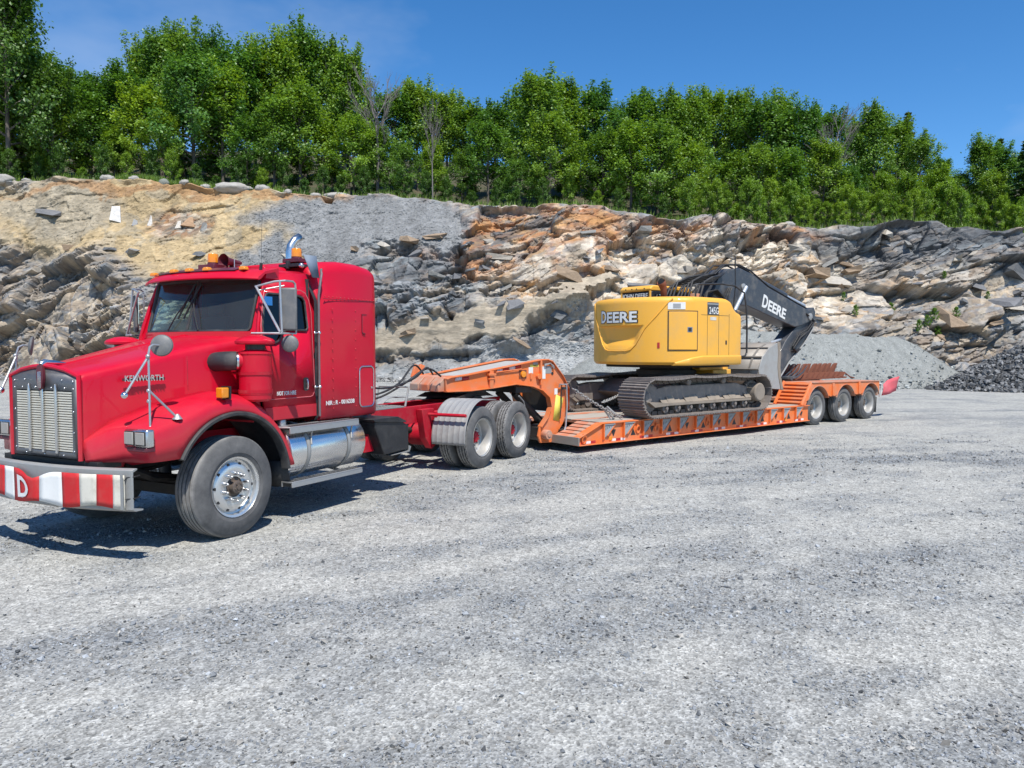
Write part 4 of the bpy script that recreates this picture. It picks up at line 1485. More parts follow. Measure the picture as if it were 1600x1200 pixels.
def steer_wheel(R, W):
    b = B()
    rim = [(0.322, -0.012), (0.322, -0.026), (0.300, -0.034), (0.292, -0.075), (0.272, -0.082), (0.262, -0.062), (0.235, -0.046), (0.185, -0.040), (0.170, -0.044), (0.110, -0.044), (0.110, -0.12)]
    b.lathe(rim, (0, 0, 0), 'y', 48)
    b.lathe([(0.300, -0.034), (0.290, -W + 0.03), (0.322, -W + 0.02)], (0, 0, 0), 'y', 48)
    rim_me = b.mesh('wheel', M['alu_bright'], 30)
    h = B(); h.lathe([(0.0005, 0.0), (0.017, 0.0), (0.017, -0.02)], (0, 0, 0), 'y', 10)
    holes = (h.mesh('hand_hole', M['black'], 30), [(0.248 * math.cos(2 * math.pi * (i + .5) / 10), -0.0485, 0.248 * math.sin(2 * math.pi * (i + .5) / 10)) for i in range(10)])
    nt_ = B(); nt_.lathe([(0.024, 0.0), (0.021, 0.02), (0.016, 0.055), (0.008, 0.066), (0.0005, 0.067)], (0, 0, 0), 'y', 10)
    nuts_me = (nt_.mesh('wheel_nut', M['chrome'], 40), [(0.145 * math.cos(2 * math.pi * i / 10), -0.044, 0.145 * math.sin(2 * math.pi * i / 10)) for i in range(10)])
    hub = B()
    hub.lathe([(0.108, -0.10), (0.108, -0.055), (0.095, -0.05), (0.072, -0.05), (0.070, 0.010), (0.060, 0.018), (0.028, 0.018), (0.026, 0.030), (0.0005, 0.031)], (0, 0, 0), 'y', 24)
    for i in range(5):
        a = 2 * math.pi * i / 5
        hub.lathe([(0.012, 0.018), (0.011, 0.028), (0.0005, 0.029)], (0.045 * math.cos(a), 0, 0.045 * math.sin(a)), 'y', 6)
    hub_me = hub.mesh('hub', M['grease2'], 40)
    return tyre_mesh(R, W, 0.312), rim_me, [('hand_hole', holes), ('wheel_nut', nuts_me), ('hub', hub_me)]


def dish_wheel(R, W, hubmat, rr=0.312, lugs=False):
    k = rr / 0.312
    b = B()
    b.lathe([(0.322 * k, -0.012), (0.322 * k, -0.026), (0.300 * k, -0.032), (0.285 * k, -0.07), (0.280 * k, -0.20), (0.262 * k, -0.215), (0.20 * k, -0.205), (0.165 * k, -0.200), (0.112 * k, -0.200), (0.112 * k, -0.25)], (0, 0, 0), 'y', 48)
    b.lathe([(0.300 * k, -0.032), (0.292 * k, -W + 0.03), (0.322 * k, -W + 0.012)], (0, 0, 0), 'y', 48)
    rim_me = b.mesh('wheel', M['rimdust'], 30)
    hub = B()
    hub.lathe([(0.105 * k, -0.24), (0.10 * k, -0.165), (0.09 * k, -0.15), (0.060 * k, -0.14), (0.0005, -0.138)], (0, 0, 0), 'y', 20)
    for i in range(8):
        a = 2 * math.pi * i / 8
        hub.lathe([(0.011, -0.155), (0.010, -0.132), (0.0005, -0.131)], (0.078 * k * math.cos(a), 0, 0.078 * k * math.sin(a)), 'y', 6)
    hub_me = hub.mesh('hub', hubmat, 40)
    nut = B(); nut.lathe([(0.019, 0), (0.018, 0.025), (0.010, 0.035), (0.0005, 0.036)], (0, 0, 0), 'y', 6)
    nut_me = (nut.mesh('wheel_nut', M['galv'], 40), [(0.143 * k * math.cos(2 * math.pi * i / 10), -0.200, 0.143 * k * math.sin(2 * math.pi * i / 10)) for i in range(10)])
    return tyre_mesh(R, W, rr, lugs), rim_me, [('hub', hub_me), ('wheel_nut', nut_me)]


M['alu_bright'] = paint('polished_rim', (0.70, 0.70, 0.69), 0.22, (0.45, 0.42, 0.38), 0.35, 0, 5, metal=0.8, fine=0.2)
M['grease2'] = paint('oily_hub', (0.10, 0.075, 0.06), 0.5, (0.22, 0.18, 0.14), 0.5, 0, 9)


def put_wheel(parent, meshes, s, l, z, side=1, turn=0.0, bare=False):
    tyre_me, rim_me, extra = meshes
    w = link_mesh('wheel', rim_me, parent)
    w.location = (s, -l, z)
    w.rotation_euler = (0, turn, 0 if side > 0 else math.pi)
    link_mesh('tyre', tyre_me, w)
    if not bare:
        for nm, me in extra:
            if isinstance(me, tuple):
                for (a_, l_, z_) in me[1]:
                    link_mesh(nm, me[0], w).location = (a_, -l_, z_)
            else:
                link_mesh(nm, me, w)
    return w


def panel_holes(b, outer, holes, fn, mi=0):
    """flat sheet in 2D with openings, bent into place by fn(p, q)"""
    from mathutils.geometry import tessellate_polygon
    loops = [[Vector((p[0], p[1], 0)) for p in lp] for lp in [outer] + holes]
    flat = [p for lp in loops for p in lp]
    tris = tessellate_polygon(loops)
    b.add([fn(p.x, p.y) for p in flat], [tuple(t) for t in tris], mi)
    return b


# ------------------------------------------------------------------ the red tractor unit
TH = math.radians(27.4)
truck = empty('semi_truck', (-4.0, 8.59, -0.02), math.pi / 2 - TH, 'red long nosed sleeper truck hitched to the orange lowbed trailer', 'truck')

steer = steer_wheel(0.538, 0.345)
for sd in (1, -1):
    put_wheel(truck, steer, 0, 1.22 * sd, 0.536, sd, 0.35)
drive_o = dish_wheel(0.52, 0.27, M['red_dark'], lugs=True)
for ax in (5.29, 6.62):
    for sd in (1, -1):
        put_wheel(truck, drive_o, ax, 1.23 * sd, 0.52, sd, ax)
        put_wheel(truck, drive_o, ax, 0.90 * sd, 0.52, sd, ax + 1, bare=True)

# frame
b = B()
for sd in (1, -1):
    pr = [(0.43 * sd, 0.80), (0.43 * sd, 1.07), (0.34 * sd, 1.07), (0.34 * sd, 1.055), (0.418 * sd, 1.055), (0.418 * sd, 0.815), (0.34 * sd, 0.815), (0.34 * sd, 0.80)]
    b.prism(pr, 'x', -0.95, 7.35)
for s_ in (-0.8, 0.3, 1.6, 3.0, 4.3, 5.95, 7.2):
    b.span((s_ - .05, -0.417, 0.84), (s_ + .05, 0.417, 1.03))
b.build('chassis_frame', M['red_dark'], truck, 0.004)
b = B()
b.lathe([(0.06, -0.85), (0.06, 0.85)], (0, 0, 0.545), 'y', 12)
b.span((-.06, -0.8, 0.38), (.06, 0.8, 0.50))
for sd in (1, -1):
    b.lathe([(0.0005, -.10), (0.2, -.10), (0.2, .10), (0.0005, .10)], (0, 0.80 * sd, 0.545), 'y', 20)
    b.tube([(-.75, .43 * sd, .80), (-.4, .43 * sd, .63), (0, .43 * sd, .58), (.4, .43 * sd, .63), (.75, .43 * sd, .80)], 0.045, 6)
b.build('front_axle', M['grease'], truck, 0.004)
for ax in (5.29, 6.62):
    b = B()
    b.tube([(ax, -1.0, .52), (ax, -.35, .52), (ax, -.2, .52), (ax, .2, .52), (ax, .35, .52), (ax, 1.0, .52)], [.085, .085, .2, .2, .085, .085], 14)
    for sd in (1, -1):
        b.lathe([(0.0005, -.09), (0.205, -.09), (0.205, .09), (0.0005, .09)], (ax, .56 * sd, .52), 'y', 20)
        b.lathe([(0.0005, -.12), (0.13, -.12), (0.14, 0), (0.13, .12), (0.0005, .12)], (ax + .26, .48 * sd, .70), 'z', 14)
    b.build('drive_axle', M['red_dark'], truck)
# suspension hangers and torque arms ahead of the drive axles
for sd in (1, -1):
    b = B(); b.prism([(4.45, 1.02), (4.80, 1.02), (4.72, .70), (4.88, .42), (4.72, .36), (4.55, .55)], 'y', .44 * sd, .56 * sd)
    b.prism([(5.80, 1.0), (6.12, 1.0), (6.02, .52), (5.90, .52)], 'y', .44 * sd, .56 * sd)
    b.prism([(4.72, .36), (4.88, .42), (5.35, .36), (5.55, .66), (5.45, .70), (5.25, .45), (4.80, .47)], 'y', .47 * sd, .56 * sd)
    b.tube([(4.75, .62 * sd, .98), (4.95, .62 * sd, .48)], .035, 8)
    b.build('suspension_hanger', M['red_dark'], truck, 0.006)
b = B()
b.span((3.25, -.36, .62), (4.5, -.12, .95))
b.tube([(1.2, 0, .75), (4.9, 0, .62)], .06, 10)
b.lathe([(0.0005, 0), (.12, 0), (.12, .75), (.0005, .75)], (3.3, .2, .78), 'x', 14)
b.build('driveline', M['grease'], truck, 0.01)
# fifth wheel
b = B()
b.prism([(5.75, 1.13), (6.05, 1.20), (6.75, 1.20), (7.05, 1.10), (6.75, 1.12), (6.05, 1.12)], 'y', -.46, .46)
b.prism([(6.1, 1.07), (6.6, 1.07), (6.45, 1.14), (6.25, 1.14)], 'y', -.5, .5)
b.build('fifth_wheel', M['grease'], truck, 0.006)
# deck plate and uprights behind the sleeper
b = B()
b.span((3.30, -.43, 1.075), (4.15, .43, 1.095))
for q in range(9):
    b.box((3.36 + q * .09, 0, 1.10), (.03, .8, .012))
b.build('deck_plate', M['galv'], truck, 0.002)
b = B()
b.tube([(4.35, .30, 1.07), (4.45, .30, 1.38), (4.45, -.30, 1.38), (4.35, -.30, 1.07)], .018, 8)
b.build('hose_tender', M['galv'], truck)

# hood
hs = [(-1.275, .515, 1.775, .95), (-1.26, .53, 1.80, .94), (-1.2, .54, 1.818, .94), (-.9, .585, 1.885, .96), (-.4, .665, 1.995, 1.0), (.1, .75, 2.105, 1.2), (.35, .80, 2.155, 1.3), (.56, .845, 2.195, 1.4)]
rings = []
for (s_, w, zc, zb) in hs:
    half = [(0.0, zc), (.10 * w, zc - .001), (.40 * w, zc - .010), (.70 * w, zc - .026), (.88 * w, zc - .042), (.955 * w, zc - .060), (.99 * w, zc - .090), (1.0 * w, zc - .135), (1.02 * w, zc - .45), (1.04 * w, max(zb, zc - .85))]
    ring = [(s_, l, z) for (l, z) in reversed(half)] + [(s_, -l, z) for (l, z) in half[1:]]
    rings.append(ring)
b = B(); b.loft(rings, close=False, caps=False)
hood = b.build('hood', M['red'], truck, smooth=40)
b = B()      # centre crease of the hood lid and cowl seam
b.tube([(s_, 0, zc + .001) for (s_, w, zc, zb) in hs[1:]], .012, 6)
b.build('hood_ridge', M['red'], hood)
b = B()
pts = [(.40 + .0, l, 0) for l in (-.70, -.4, 0, .4, .70)]
b.build if False else None
b = B()      # gap between the hood and the cowl
for sd in (1, -1):
    b.tube([(.555, l * sd, z + .004) for (l, z) in ((0, 2.195), (.34, 2.185), (.6, 2.168), (.76, 2.15), (.83, 2.12), (.848, 2.06), (.862, 1.8), (.87, 1.6))], .007, 5)
b.build('hood_seam', M['black'], hood)
for sd in (1, -1):
    b = B(); b.box((.50, .868 * sd, 1.72), (.10, .03, .045)); b.box((.53, .885 * sd, 1.72), (.05, .02, .07)); b.build('hood_latch', M['black'], hood, .006)
    b = B(); b.tube([(-.20, .728 * sd, 1.93), (-.21, .742 * sd, 1.62)], .0035, 4); b.build('hood_crease', M['red_dark'], hood)
# maker's badge on both sides of the hood
for sd in (1, -1):
    b = B()
    b.span((-.90, .655 * sd, 1.655), (-.47, .672 * sd, 1.735)) if False else None
    o0 = Vector((-.88, .646 * sd, 1.675)); dirx = Vector((.42, .058 * sd, 0)).normalized()
    nrm = Vector((-.058 * sd, .42, 0)).normalized() * sd
    if sd < 0: nrm = Vector((-.058, -.42, 0)).normalized()
    b.box(o0 + dirx * .205 + Vector((0, 0, .022)), (.44, .012, .028), 0, Matrix.Rotation(math.atan2(dirx.y, dirx.x), 3, 'Z'))
    if sd > 0:
        put_text(b, 'KENWORTH', o0 + nrm * .012 + Vector((0, 0, .002)), dirx, (0, 0, 1), .062, .40, .012, .008, 1, az=nrm)
    else:
        put_text(b, 'KENWORTH', o0 + dirx * .40 + nrm * .012 + Vector((0, 0, .002)), -dirx, (0, 0, 1), .062, .40, .012, .008, 1, az=nrm)
    b.build('name_badge', [M['maroon'], M['chrome']], hood, smooth=30)

# grille
gr_f = B()
G0 = -1.285
def gz_top(l): return 1.815 - .075 * (abs(l) / .52) ** 1.6
outer = [(-.515, .945), (.515, .945), (.515, gz_top(.515)), (.35, gz_top(.35)), (.18, gz_top(.18)), (0, gz_top(0)), (-.18, gz_top(.18)), (-.35, gz_top(.35)), (-.515, gz_top(.515))]
inner = [(-.445, 1.005), (.445, 1.005), (.445, 1.60), (-.445, 1.60)]
panel_holes(gr_f, outer, [inner], lambda p, q: (G0, p, q))
grille = gr_f.build('grille', M['steelframe'] if 'steelframe' in M else M['galv'], truck, solid=0.012)
b = B()
b.span((G0 + .05, -.45, 1.0), (G0 + .06, .45, 1.61))
b.build('grille_backing', M['black'], grille)
sl = B(); sl.prism([(G0 + .002, -.008), (G0 + .004, -.010), (G0 + .026, .006), (G0 + .024, .009), (G0 + .002, .006)], 'y', -.446, .446)
sl_me = sl.mesh('grille_slat', M['slat'], 30)
for q in range(24):
    o = link_mesh('grille_slat', sl_me, grille); o.location = (0, 0, 1.022 + q * .0243)
for l in (-.215, 0, .215):
    b = B()
    b.prism([(l - .017, .985), (l + .017, .985), (l + .017, 1.60), (l, 1.665), (l - .017, 1.60)], 'x', G0 - .022, G0 + .002)
    b.build('grille_bar', M['chrome'], grille, 0.006)
rv = B(); rv.sphere((0, 0, 0), .010, 8, 6); rv_me = rv.mesh('rivet', M['chrome'], 60)
for (l, z) in [(-.47, 1.02), (-.47, 1.2), (-.47, 1.4), (-.47, 1.62), (.47, 1.02), (.47, 1.2), (.47, 1.4), (.47, 1.62), (-.30, 1.70), (.30, 1.70), (-.34, 1.625), (-.13, 1.625), (.13, 1.625), (.34, 1.625), (-.3, .972), (0, .972), (.3, .972), (-.47, 1.69), (.47, 1.69)]:
    o = link_mesh('rivet', rv_me, grille); o.location = (G0, -l, z)
b = B()      # red surround lip
sur = [(-.545, .935), (-.545, gz_top(.545) + .004), (-.35, gz_top(.35) + .022), (-.18, gz_top(.18) + .022), (0, gz_top(0) + .022), (.18, gz_top(.18) + .022), (.35, gz_top(.35) + .022), (.545, gz_top(.545) + .004), (.545, .935)]
b.tube([(-1.275, l, z) for (l, z) in sur], .024, 8)
b.build('grille_surround', M['red'], truck)
b = B()      # shield ornament on the nose
b.prism([(-.048, 1.80), (-.052, 1.72), (-.035, 1.63), (0, 1.595), (.035, 1.63), (.052, 1.72), (.048, 1.80), (.03, 1.845), (-.03, 1.845)], 'x', G0 - .035, G0 - .004, 0)
b.tube([(G0 - .02, 0, 1.845), (G0 + .02, 0, 1.87), (G0 + .12, 0, 1.865), (G0 + .25, 0, 1.855)], [.03, .034, .024, .006], 8, 1)
for l in (-.018, 0, .018):
    b.span((G0 - .040, l - .004, 1.62), (G0 - .034, l + .004, 1.78), 1)
b.build('nose_emblem', [M['maroon'], M['chrome']], truck, 0.004)

# fenders
def fl_out(s_): return float(np.interp(s_, [-1.27, -1.20, -1.12, -1.085, -1.03, -.97, -.85], [.60, .75, .88, .94, 1.17, 1.205, 1.215]))
def fz_out(s_): return float(np.interp(s_, [-1.27, -1.1, -.9, -.7, -.5, -.3, 0, .25, .45, .62, .76, .86], [1.02, 1.20, 1.245, 1.29, 1.36, 1.425, 1.465, 1.42, 1.31, 1.15, .97, .74]))
def fz_in(s_): return float(np.interp(s_, [-1.27, -1.0, -.6, 0, .5, .86], [1.10, 1.30, 1.43, 1.54, 1.46, 1.2]))
def fz_lip(s_):
    a = .55 + math.sqrt(max(0, .77 ** 2 - s_ * s_)) if abs(s_) < .77 else 0
    return max(a, .925) if s_ < 0 else max(a, .66)
def hood_w(s_): return float(np.interp(s_, [h_[0] for h_ in hs], [h_[1] for h_ in hs])) * 1.02
ss = list(np.linspace(-1.27, -.95, 12)) + list(np.linspace(-.9, .86, 44))
fender_me = None
for sd in (1, -1):
    rings = []
    for s_ in ss:
        lo, zo, zi, zl = fl_out(s_), fz_out(s_), fz_in(s_), fz_lip(s_)
        li = min(hood_w(s_) - .02, lo - .03)
        zl = min(zl, zo - .03)
        pts = [(li, zi)]
        for t in (.3, .55, .75):
            pts.append((lerp(li, lo - .05, t), lerp(zi, zo + .02, t) + .03 * math.sin(math.pi * t)))
        pts += [(lo - .055, zo + .016), (lo - .02, zo - .012), (lo - .004, zo - .05 if zo - .05 > zl else lerp(zo, zl, .5)), (lo, lerp(zo - .05, zl, .5)), (lo - .004, zl)]
        rings.append([(s_, l * sd, z) for (l, z) in pts])
    b = B(); b.loft(rings, close=False, caps=False)
    fd = b.build('fender', M['red'], truck, smooth=40, solid=0.015)
    b = B()      # rubber arch moulding
    ang = [math.radians(a) for a in np.linspace(152, 6, 40)]
    b.loft([[(math.cos(a) * r_, l * sd, .55 + math.sin(a) * r_) for (r_, l) in ((.742, 1.13), (.742, 1.222), (.752, 1.236), (.778, 1.238), (.792, 1.222), (.792, 1.205))] for a in ang], close=True)
    b.build('arch_moulding', M['plastic'], fd, smooth=50)
    b = B()      # inner splash guard
    b.loft([[(math.cos(a) * .80, l * sd, .55 + math.sin(a) * .80) for l in (.55, 1.20)] for a in [math.radians(x) for x in np.linspace(150, 8, 20)]], close=False, caps=False)
    b.build('splash_guard', M['black'], fd)
    # headlamp
    b = B()
    b.span((-1.09, .925 * sd, 1.075), (-1.00, 1.245 * sd, 1.245))
    hl = b.build('headlamp', M['chrome'], truck, 0.018)
    for c_ in (1.005, 1.160):
        b = B(); b.span((-1.096, (c_ - .070) * sd, 1.092), (-1.088, (c_ + .070) * sd, 1.228)); b.build('lamp_recess', M['black'], hl, 0.004)
    for c_ in (1.005, 1.160):
        b = B()
        b.span((-1.108, (c_ - .062) * sd, 1.101), (-1.095, (c_ + .062) * sd, 1.219))
        b.build('lamp_lens', M['clear'], hl, 0.008)
    b = B(); b.span((-1.085, .935 * sd, 1.035), (-.99, 1.235 * sd, 1.073))
    b.build('lamp_base', M['maroon'], hl, 0.004)
    # turn signal at the back of the fender
    b = B(); b.span((-.19, 1.135 * sd, 1.49), (-.10, 1.235 * sd, 1.60))
    ts = b.build('turn_signal', M['amber'], truck, 0.012)
    b = B(); b.span((-.10, 1.12 * sd, 1.478), (-.082, 1.245 * sd, 1.612))
    b.tube([(-.09, 1.15 * sd, 1.49), (-.09, 1.10 * sd, 1.40)], .02, 8)
    b.build('lamp_housing', M['black'], ts)
    # fender mirror on its tripod
    b = B()
    top = Vector((-.78, 1.06 * sd, 2.035))
    b.tube([(-.94, 1.10 * sd, 1.225), (-.92, 1.07 * sd, 1.95), (-.90, 1.065 * sd, 2.02), (-.86, 1.06 * sd, 2.04), top], .011, 8)
    b.tube([(-.93, 1.085 * sd, 1.60), (-.69, 1.17 * sd, 1.325)], .012, 8)
    b.tube([(-.92, 1.07 * sd, 1.93), (-1.12, 1.0 * sd, 1.58)], .012, 8)
    for z in (1.60, 1.50, 1.93):
        b.sphere((-.93, 1.085 * sd - .01 * sd, z), .022, 8, 6)
    b.lathe([(.05, -.02), (.028, .01), (.012, .03)], (-.94, 1.10 * sd, 1.235), 'z', 10)
    b.lathe([(.05, -.02), (.028, .01), (.012, .03)], (-.69, 1.17 * sd, 1.335), 'z', 10)
    mb = b.build('fender_mirror', M['alu'], truck)
    b = B(); b.sphere((-1.13, 1.0 * sd, 1.565), .036, 12, 8)
    b.build('joint_ball', M['chrome'], mb)
    b = B()
    b.lathe([(.0005, -.030), (.06, -.026), (.10, -.010), (.108, .006), (.102, .012), (.0005, .012)], (0, 0, 0), 'x', 24)
    o = b.build('mirror_head', M['mirrorback'], mb)
    o.location = (-.765, -1.06 * sd, 2.035); o.rotation_euler = (0, .12, .62 * sd)

# bumper: steel channel swept back at its ends
def bump_s(l): return -1.43 + .20 * min(1.0, (abs(l) / 1.22)) ** 2.2
ls = list(np.linspace(-1.22, 1.22, 25))
b = B()
prof = [(0, .52), (0, .885), (.035, .90), (.055, .90), (.055, .885), (.014, .865), (.014, .535), (.11, .515), (.11, .50), (.03, .50)]
b.loft([[(bump_s(l) + ds, l, z) for (ds, z) in prof] for l in ls])
b.build('bumper', M['galv'], truck, 0.003)
b = B()
for sd in (1, -1):
    b.span((-1.36, .33 * sd, .60), (-.9, .45 * sd, .86))
b.span((-1.25, -.75, .86), (-1.0, .75, .93))
b.span((-1.15, -.6, .93), (-.98, .6, .95))
b.build('bumper_bracket', M['black'], truck)
# engine bay and radiator block behind the grille
b = B(); b.span((-1.16, -.47, .98), (-.95, .47, 1.62)); b.span((-.9, -.35, .75), (.45, .35, 1.5))
b.build('engine', M['grease'], truck)

# cab -----------------------------------------------------------------
def lat_c(z): return 1.0 if z < 2.1 else 1.0 - .105 * (z - 2.1) / .75
cab_outer = [(.62, 1.17), (.58, 1.6), (.52, 2.14), (.555, 2.30), (.62, 2.52), (.70, 2.76), (.76, 2.86), (1.1, 2.90), (1.47, 2.92), (1.47, 1.17)]
win = [(.585, 2.07), (.76, 2.07), (.83, 2.10), (.90, 2.20), (.96, 2.225), (1.29, 2.225), (1.325, 2.26), (1.325, 2.58), (1.29, 2.625), (1.22, 2.64), (.74, 2.64), (.70, 2.62), (.665, 2.54), (.60, 2.28)]
door_out = [(.60, 1.42), (.56, 2.02), (.575, 2.26), (.645, 2.54), (.685, 2.66), (.73, 2.70), (1.28, 2.71), (1.36, 2.68), (1.405, 2.60), (1.42, 2.45), (1.42, 1.49), (1.38, 1.43), (1.34, 1.42)]
for sd in (1, -1):
    b = B(); panel_holes(b, cab_outer, [win], lambda p, q: (p, lat_c(q) * sd, q))
    side = b.build('cab_side', M['red'], truck, solid=0.03 if sd > 0 else -0.03, smooth=20)
    md = side.modifiers['solidify']; md.offset = 0
    b = B(); panel_holes(b, door_out, [win], lambda p, q: (p, (lat_c(q) + .026) * sd, q))
    door = b.build('door', M['red'], truck, solid=0.016, smooth=20)
    door.modifiers['solidify'].offset = 0
    b = B(); b.tube([(p, (lat_c(q) + .030) * sd, q) for (p, q) in door_out], .007, 6, loop=True)
    b.build('door_trim', M['pinktrim'] if 'pinktrim' in M else M['red'], door)
    b = B(); b.tube([(p, (lat_c(q) + .036) * sd, q) for (p, q) in win], .013, 6, loop=True)
    b.build('window_seal', M['plastic'], door)
    b = B()
    from mathutils.geometry import tessellate_polygon
    panel_holes(b, win, [], lambda p, q: (p, (lat_c(q) + .018) * sd, q))
    b.build('door_window', M['darkglass'] if sd > 0 else M['glass'], door, smooth=0)
    b = B()
    b.prism(rrect(1.262, 1.575, .085, .16, .03), 'y', (1.034) * sd, (1.042) * sd, 0)
    hd = b.build('handle_recess', M['black'], door)
    b = B(); b.tube([(1.262, 1.05 * sd, 1.63), (1.262, 1.062 * sd, 1.61), (1.265, 1.062 * sd, 1.54), (1.27, 1.05 * sd, 1.52)], .013, 8)
    b.build('door_handle', M['chrome'], door)
    # grab rail along the seam
    b = B()
    b.tube([(1.60, 1.00 * sd, 2.99), (1.565, 1.02 * sd, 2.97), (1.55, 1.045 * sd, 2.93), (1.51, 1.055 * sd, 2.80), (1.475, 1.06 * sd, 2.66), (1.465, 1.065 * sd, 2.3), (1.465, 1.065 * sd, 1.17)], .016, 8, 1)
    for z in (2.20, 1.535):
        b.tube([(1.40, 1.05 * sd, z), (1.465, 1.065 * sd, z)], .011, 8, 0)
        b.sphere((1.465, 1.072 * sd, z), .024, 10, 6); b.sphere((1.40, 1.058 * sd, z), .019, 10, 6)
    b.build('grab_rail', [M['chrome'], M['darkchrome'] if 'darkchrome' in M else M['galv']], truck)
    # lettering
    if sd > 0:
        b = B(); put_text(b, 'NOT FOR HIRE', (.78, 1.037, 1.458), (1, 0, 0), (0, 0, 1), .050, .31, .02, .0015, az=(0, 1, 0))
        b.build('door_lettering', M['white'], door, smooth=0)
        b = B(); b.span((.64, 1.0, 2.50), (.76, 1.004, 2.60)); b.build('window_sticker', M['blue'], door)
    # cab sill panel with its seam
    b = B(); b.span((.62, 1.013 * sd, 1.175), (1.46, 1.020 * sd, 1.325))
    b.build('sill_panel', M['red'], truck, 0.004)
    # door mirror on its tube frame
    L = 1.30 * sd
    b = B()
    b.tube([(.52, .985 * sd, 2.70), (.60, 1.20 * sd, 2.755), (.66, L, 2.765), (.78, L, 2.765), (.815, L, 2.74), (.82, L, 2.70), (.82, L, 2.175), (.56, L, 2.175), (.42, 1.02 * sd, 2.175)], .0125, 8)
    b.tube([(.63, 1.25 * sd, 2.765), (.60, L, 2.18)], .0125, 8)
    b.tube([(.52, 1.0 * sd, 2.70), (.57, L, 2.19)], .014, 8)
    b.tube([(.76, L, 2.175), (.76, L, 2.12)], .010, 8)
    b.tube([(.54, 1.02 * sd, 2.66), (.75, 1.20 * sd, 2.72)], .008, 6)
    dm = b.build('door_mirror', M['alu'], truck)
    b = B(); b.box((.70, L + .0 * sd, 2.45), (.045, .20, .48), 0, Matrix.Rotation(-.55 * sd, 3, 'Z'))
    hd_ = b.build('mirror_head', M['mirrorback'], dm, 0.02)
    b2 = B(); b2.box((.7225, L - .0125 * sd, 2.45), (.004, .17, .44), 0, Matrix.Rotation(-.55 * sd, 3, 'Z')); b2.build('mirror_glass', M['mirror'], dm)
    b = B(); b.lathe([(.0005, -.03), (.06, -.026), (.092, -.008), (.098, .008), (.0005, .010)], (0, 0, 0), 'x', 24)
    o = b.build('convex_mirror', M['mirrorback'], dm); o.location = (.72, -(L), 2.06); o.rotation_euler = (0, 0, .55 * sd)
# windshield and its frame
def ws(l, t):
    a = abs(l) / .86
    sb, st = .40 + .15 * a ** 2.2, .60 + .12 * a ** 2.2
    return (lerp(sb, st, t), l, lerp(2.205, 2.815, t))
nl = 20
b = B()
b.loft([[ws(l, t) for t in (0, .5, 1)] for l in np.linspace(-.86, .86, nl)], close=False, caps=False)
wsd = b.build('windshield', M['glass'], truck, smooth=60)
b = B()
loop = [ws(l, 0) for l in np.linspace(-.84, .84, 12)] + [ws(.86, t) for t in (.06, .5, .94)] + [ws(l, 1) for l in np.linspace(.84, -.84, 12)] + [ws(-.86, t) for t in (.94, .5, .06)]
b.tube(loop, .022, 6, loop=True)
b.tube([ws(0, 0), ws(0, 1)], .016, 6)
b.build('windshield_seal', M['plastic'], wsd)
b = B()      # A pillars, header and cowl
for sd in (1, -1):
    b.loft([[ws(.865 * sd, t), (lerp(.52, .74, t) + .03, (lat_c(lerp(2.16, 2.86, t)) + .012) * sd, lerp(2.14, 2.86, t)), (lerp(.60, .84, t), (lat_c(2.4) - .06) * sd, lerp(2.14, 2.86, t))] for t in (-.08, .25, .5, .75, 1.02)], close=True)
b.loft([[(ws(l, 1)[0] + ds, l, 2.815 + dz) for (ds, dz) in ((-.01, 0), (.02, .10), (.20, .13), (.20, .0))] for l in np.linspace(-.93, .93, 15)])
b.loft([[(ws(l, 0)[0] + ds, l, 2.205 + dz) for (ds, dz) in ((-.03, -.004), (.05, -.004), (.05, -.25), (-.03, -.25))] for l in np.linspace(-.90, .90, 15)])
b.build('windshield_frame', M['red'], truck, smooth=40)
# firewall below the cowl
b = B(); b.span((.47, -.97, 1.17), (.60, .97, 2.0)); b.build('firewall', M['red'], truck, 0.02)
# wipers
for (l0, l1) in ((-.30, -.08), (.22, .02)):
    b = B()
    p0, p1 = Vector(ws(l0, .02)), Vector(ws(l1, .62))
    off = Vector((-.035, 0, 0))
    b.tube([p0 + off, p0.lerp(p1, .5) + off * 1.5, p1 + off], .008, 6)
    q0, q1 = Vector(ws(l1 - .10, .25)), Vector(ws(l1 + .05, .93))
    b.tube([q0 + off * .6, q1 + off * .6], .011, 6)
    b.tube([q0.lerp(q1, .2) + off * .8, p1 + off, q0.lerp(q1, .8) + off * .8], .007, 6)
    b.build('wiper', M['black'], truck)
# sun visor and marker lamps
def vis_s(l): return .36 + .24 * (abs(l) / .96) ** 2.4
b = B()
b.loft([[(vis_s(l) + ds, l, 2.80 + dz - .015 * (abs(l) / .96) ** 3) for (ds, dz) in ((0, 0), (-.012, .012), (.0, .035), (.10, .105), (.26, .145), (.30, .12), (.10, .075), (.03, .012))] for l in np.linspace(-.96, .96, 31)])
b.build('sun_visor', M['red'], truck, smooth=50)
b = B()
b.loft([[(vis_s(l) + ds, l, 2.80 + dz) for (ds, dz) in ((.075, .100), (.20, .138), (.20, .146), (.075, .108))] for l in np.linspace(-.74, .66, 21)])
b.build('visor_strip', M['maroon'], truck)
for l in (-.84, -.28, 0, .28, .74):
    b = B(); s_ = vis_s(l) + .10
    b.loft([[(s_ + dx * k - .0, l + dy * k, 2.905 + dz) for (dx, dy) in ((-.035, -.042), (.035, -.042), (.035, .042), (-.035, .042))] for (k, dz) in ((1.05, 0), (1.0, .026), (.75, .042))])
    b.build('marker_lamp', M['amber'], truck, 0.006)
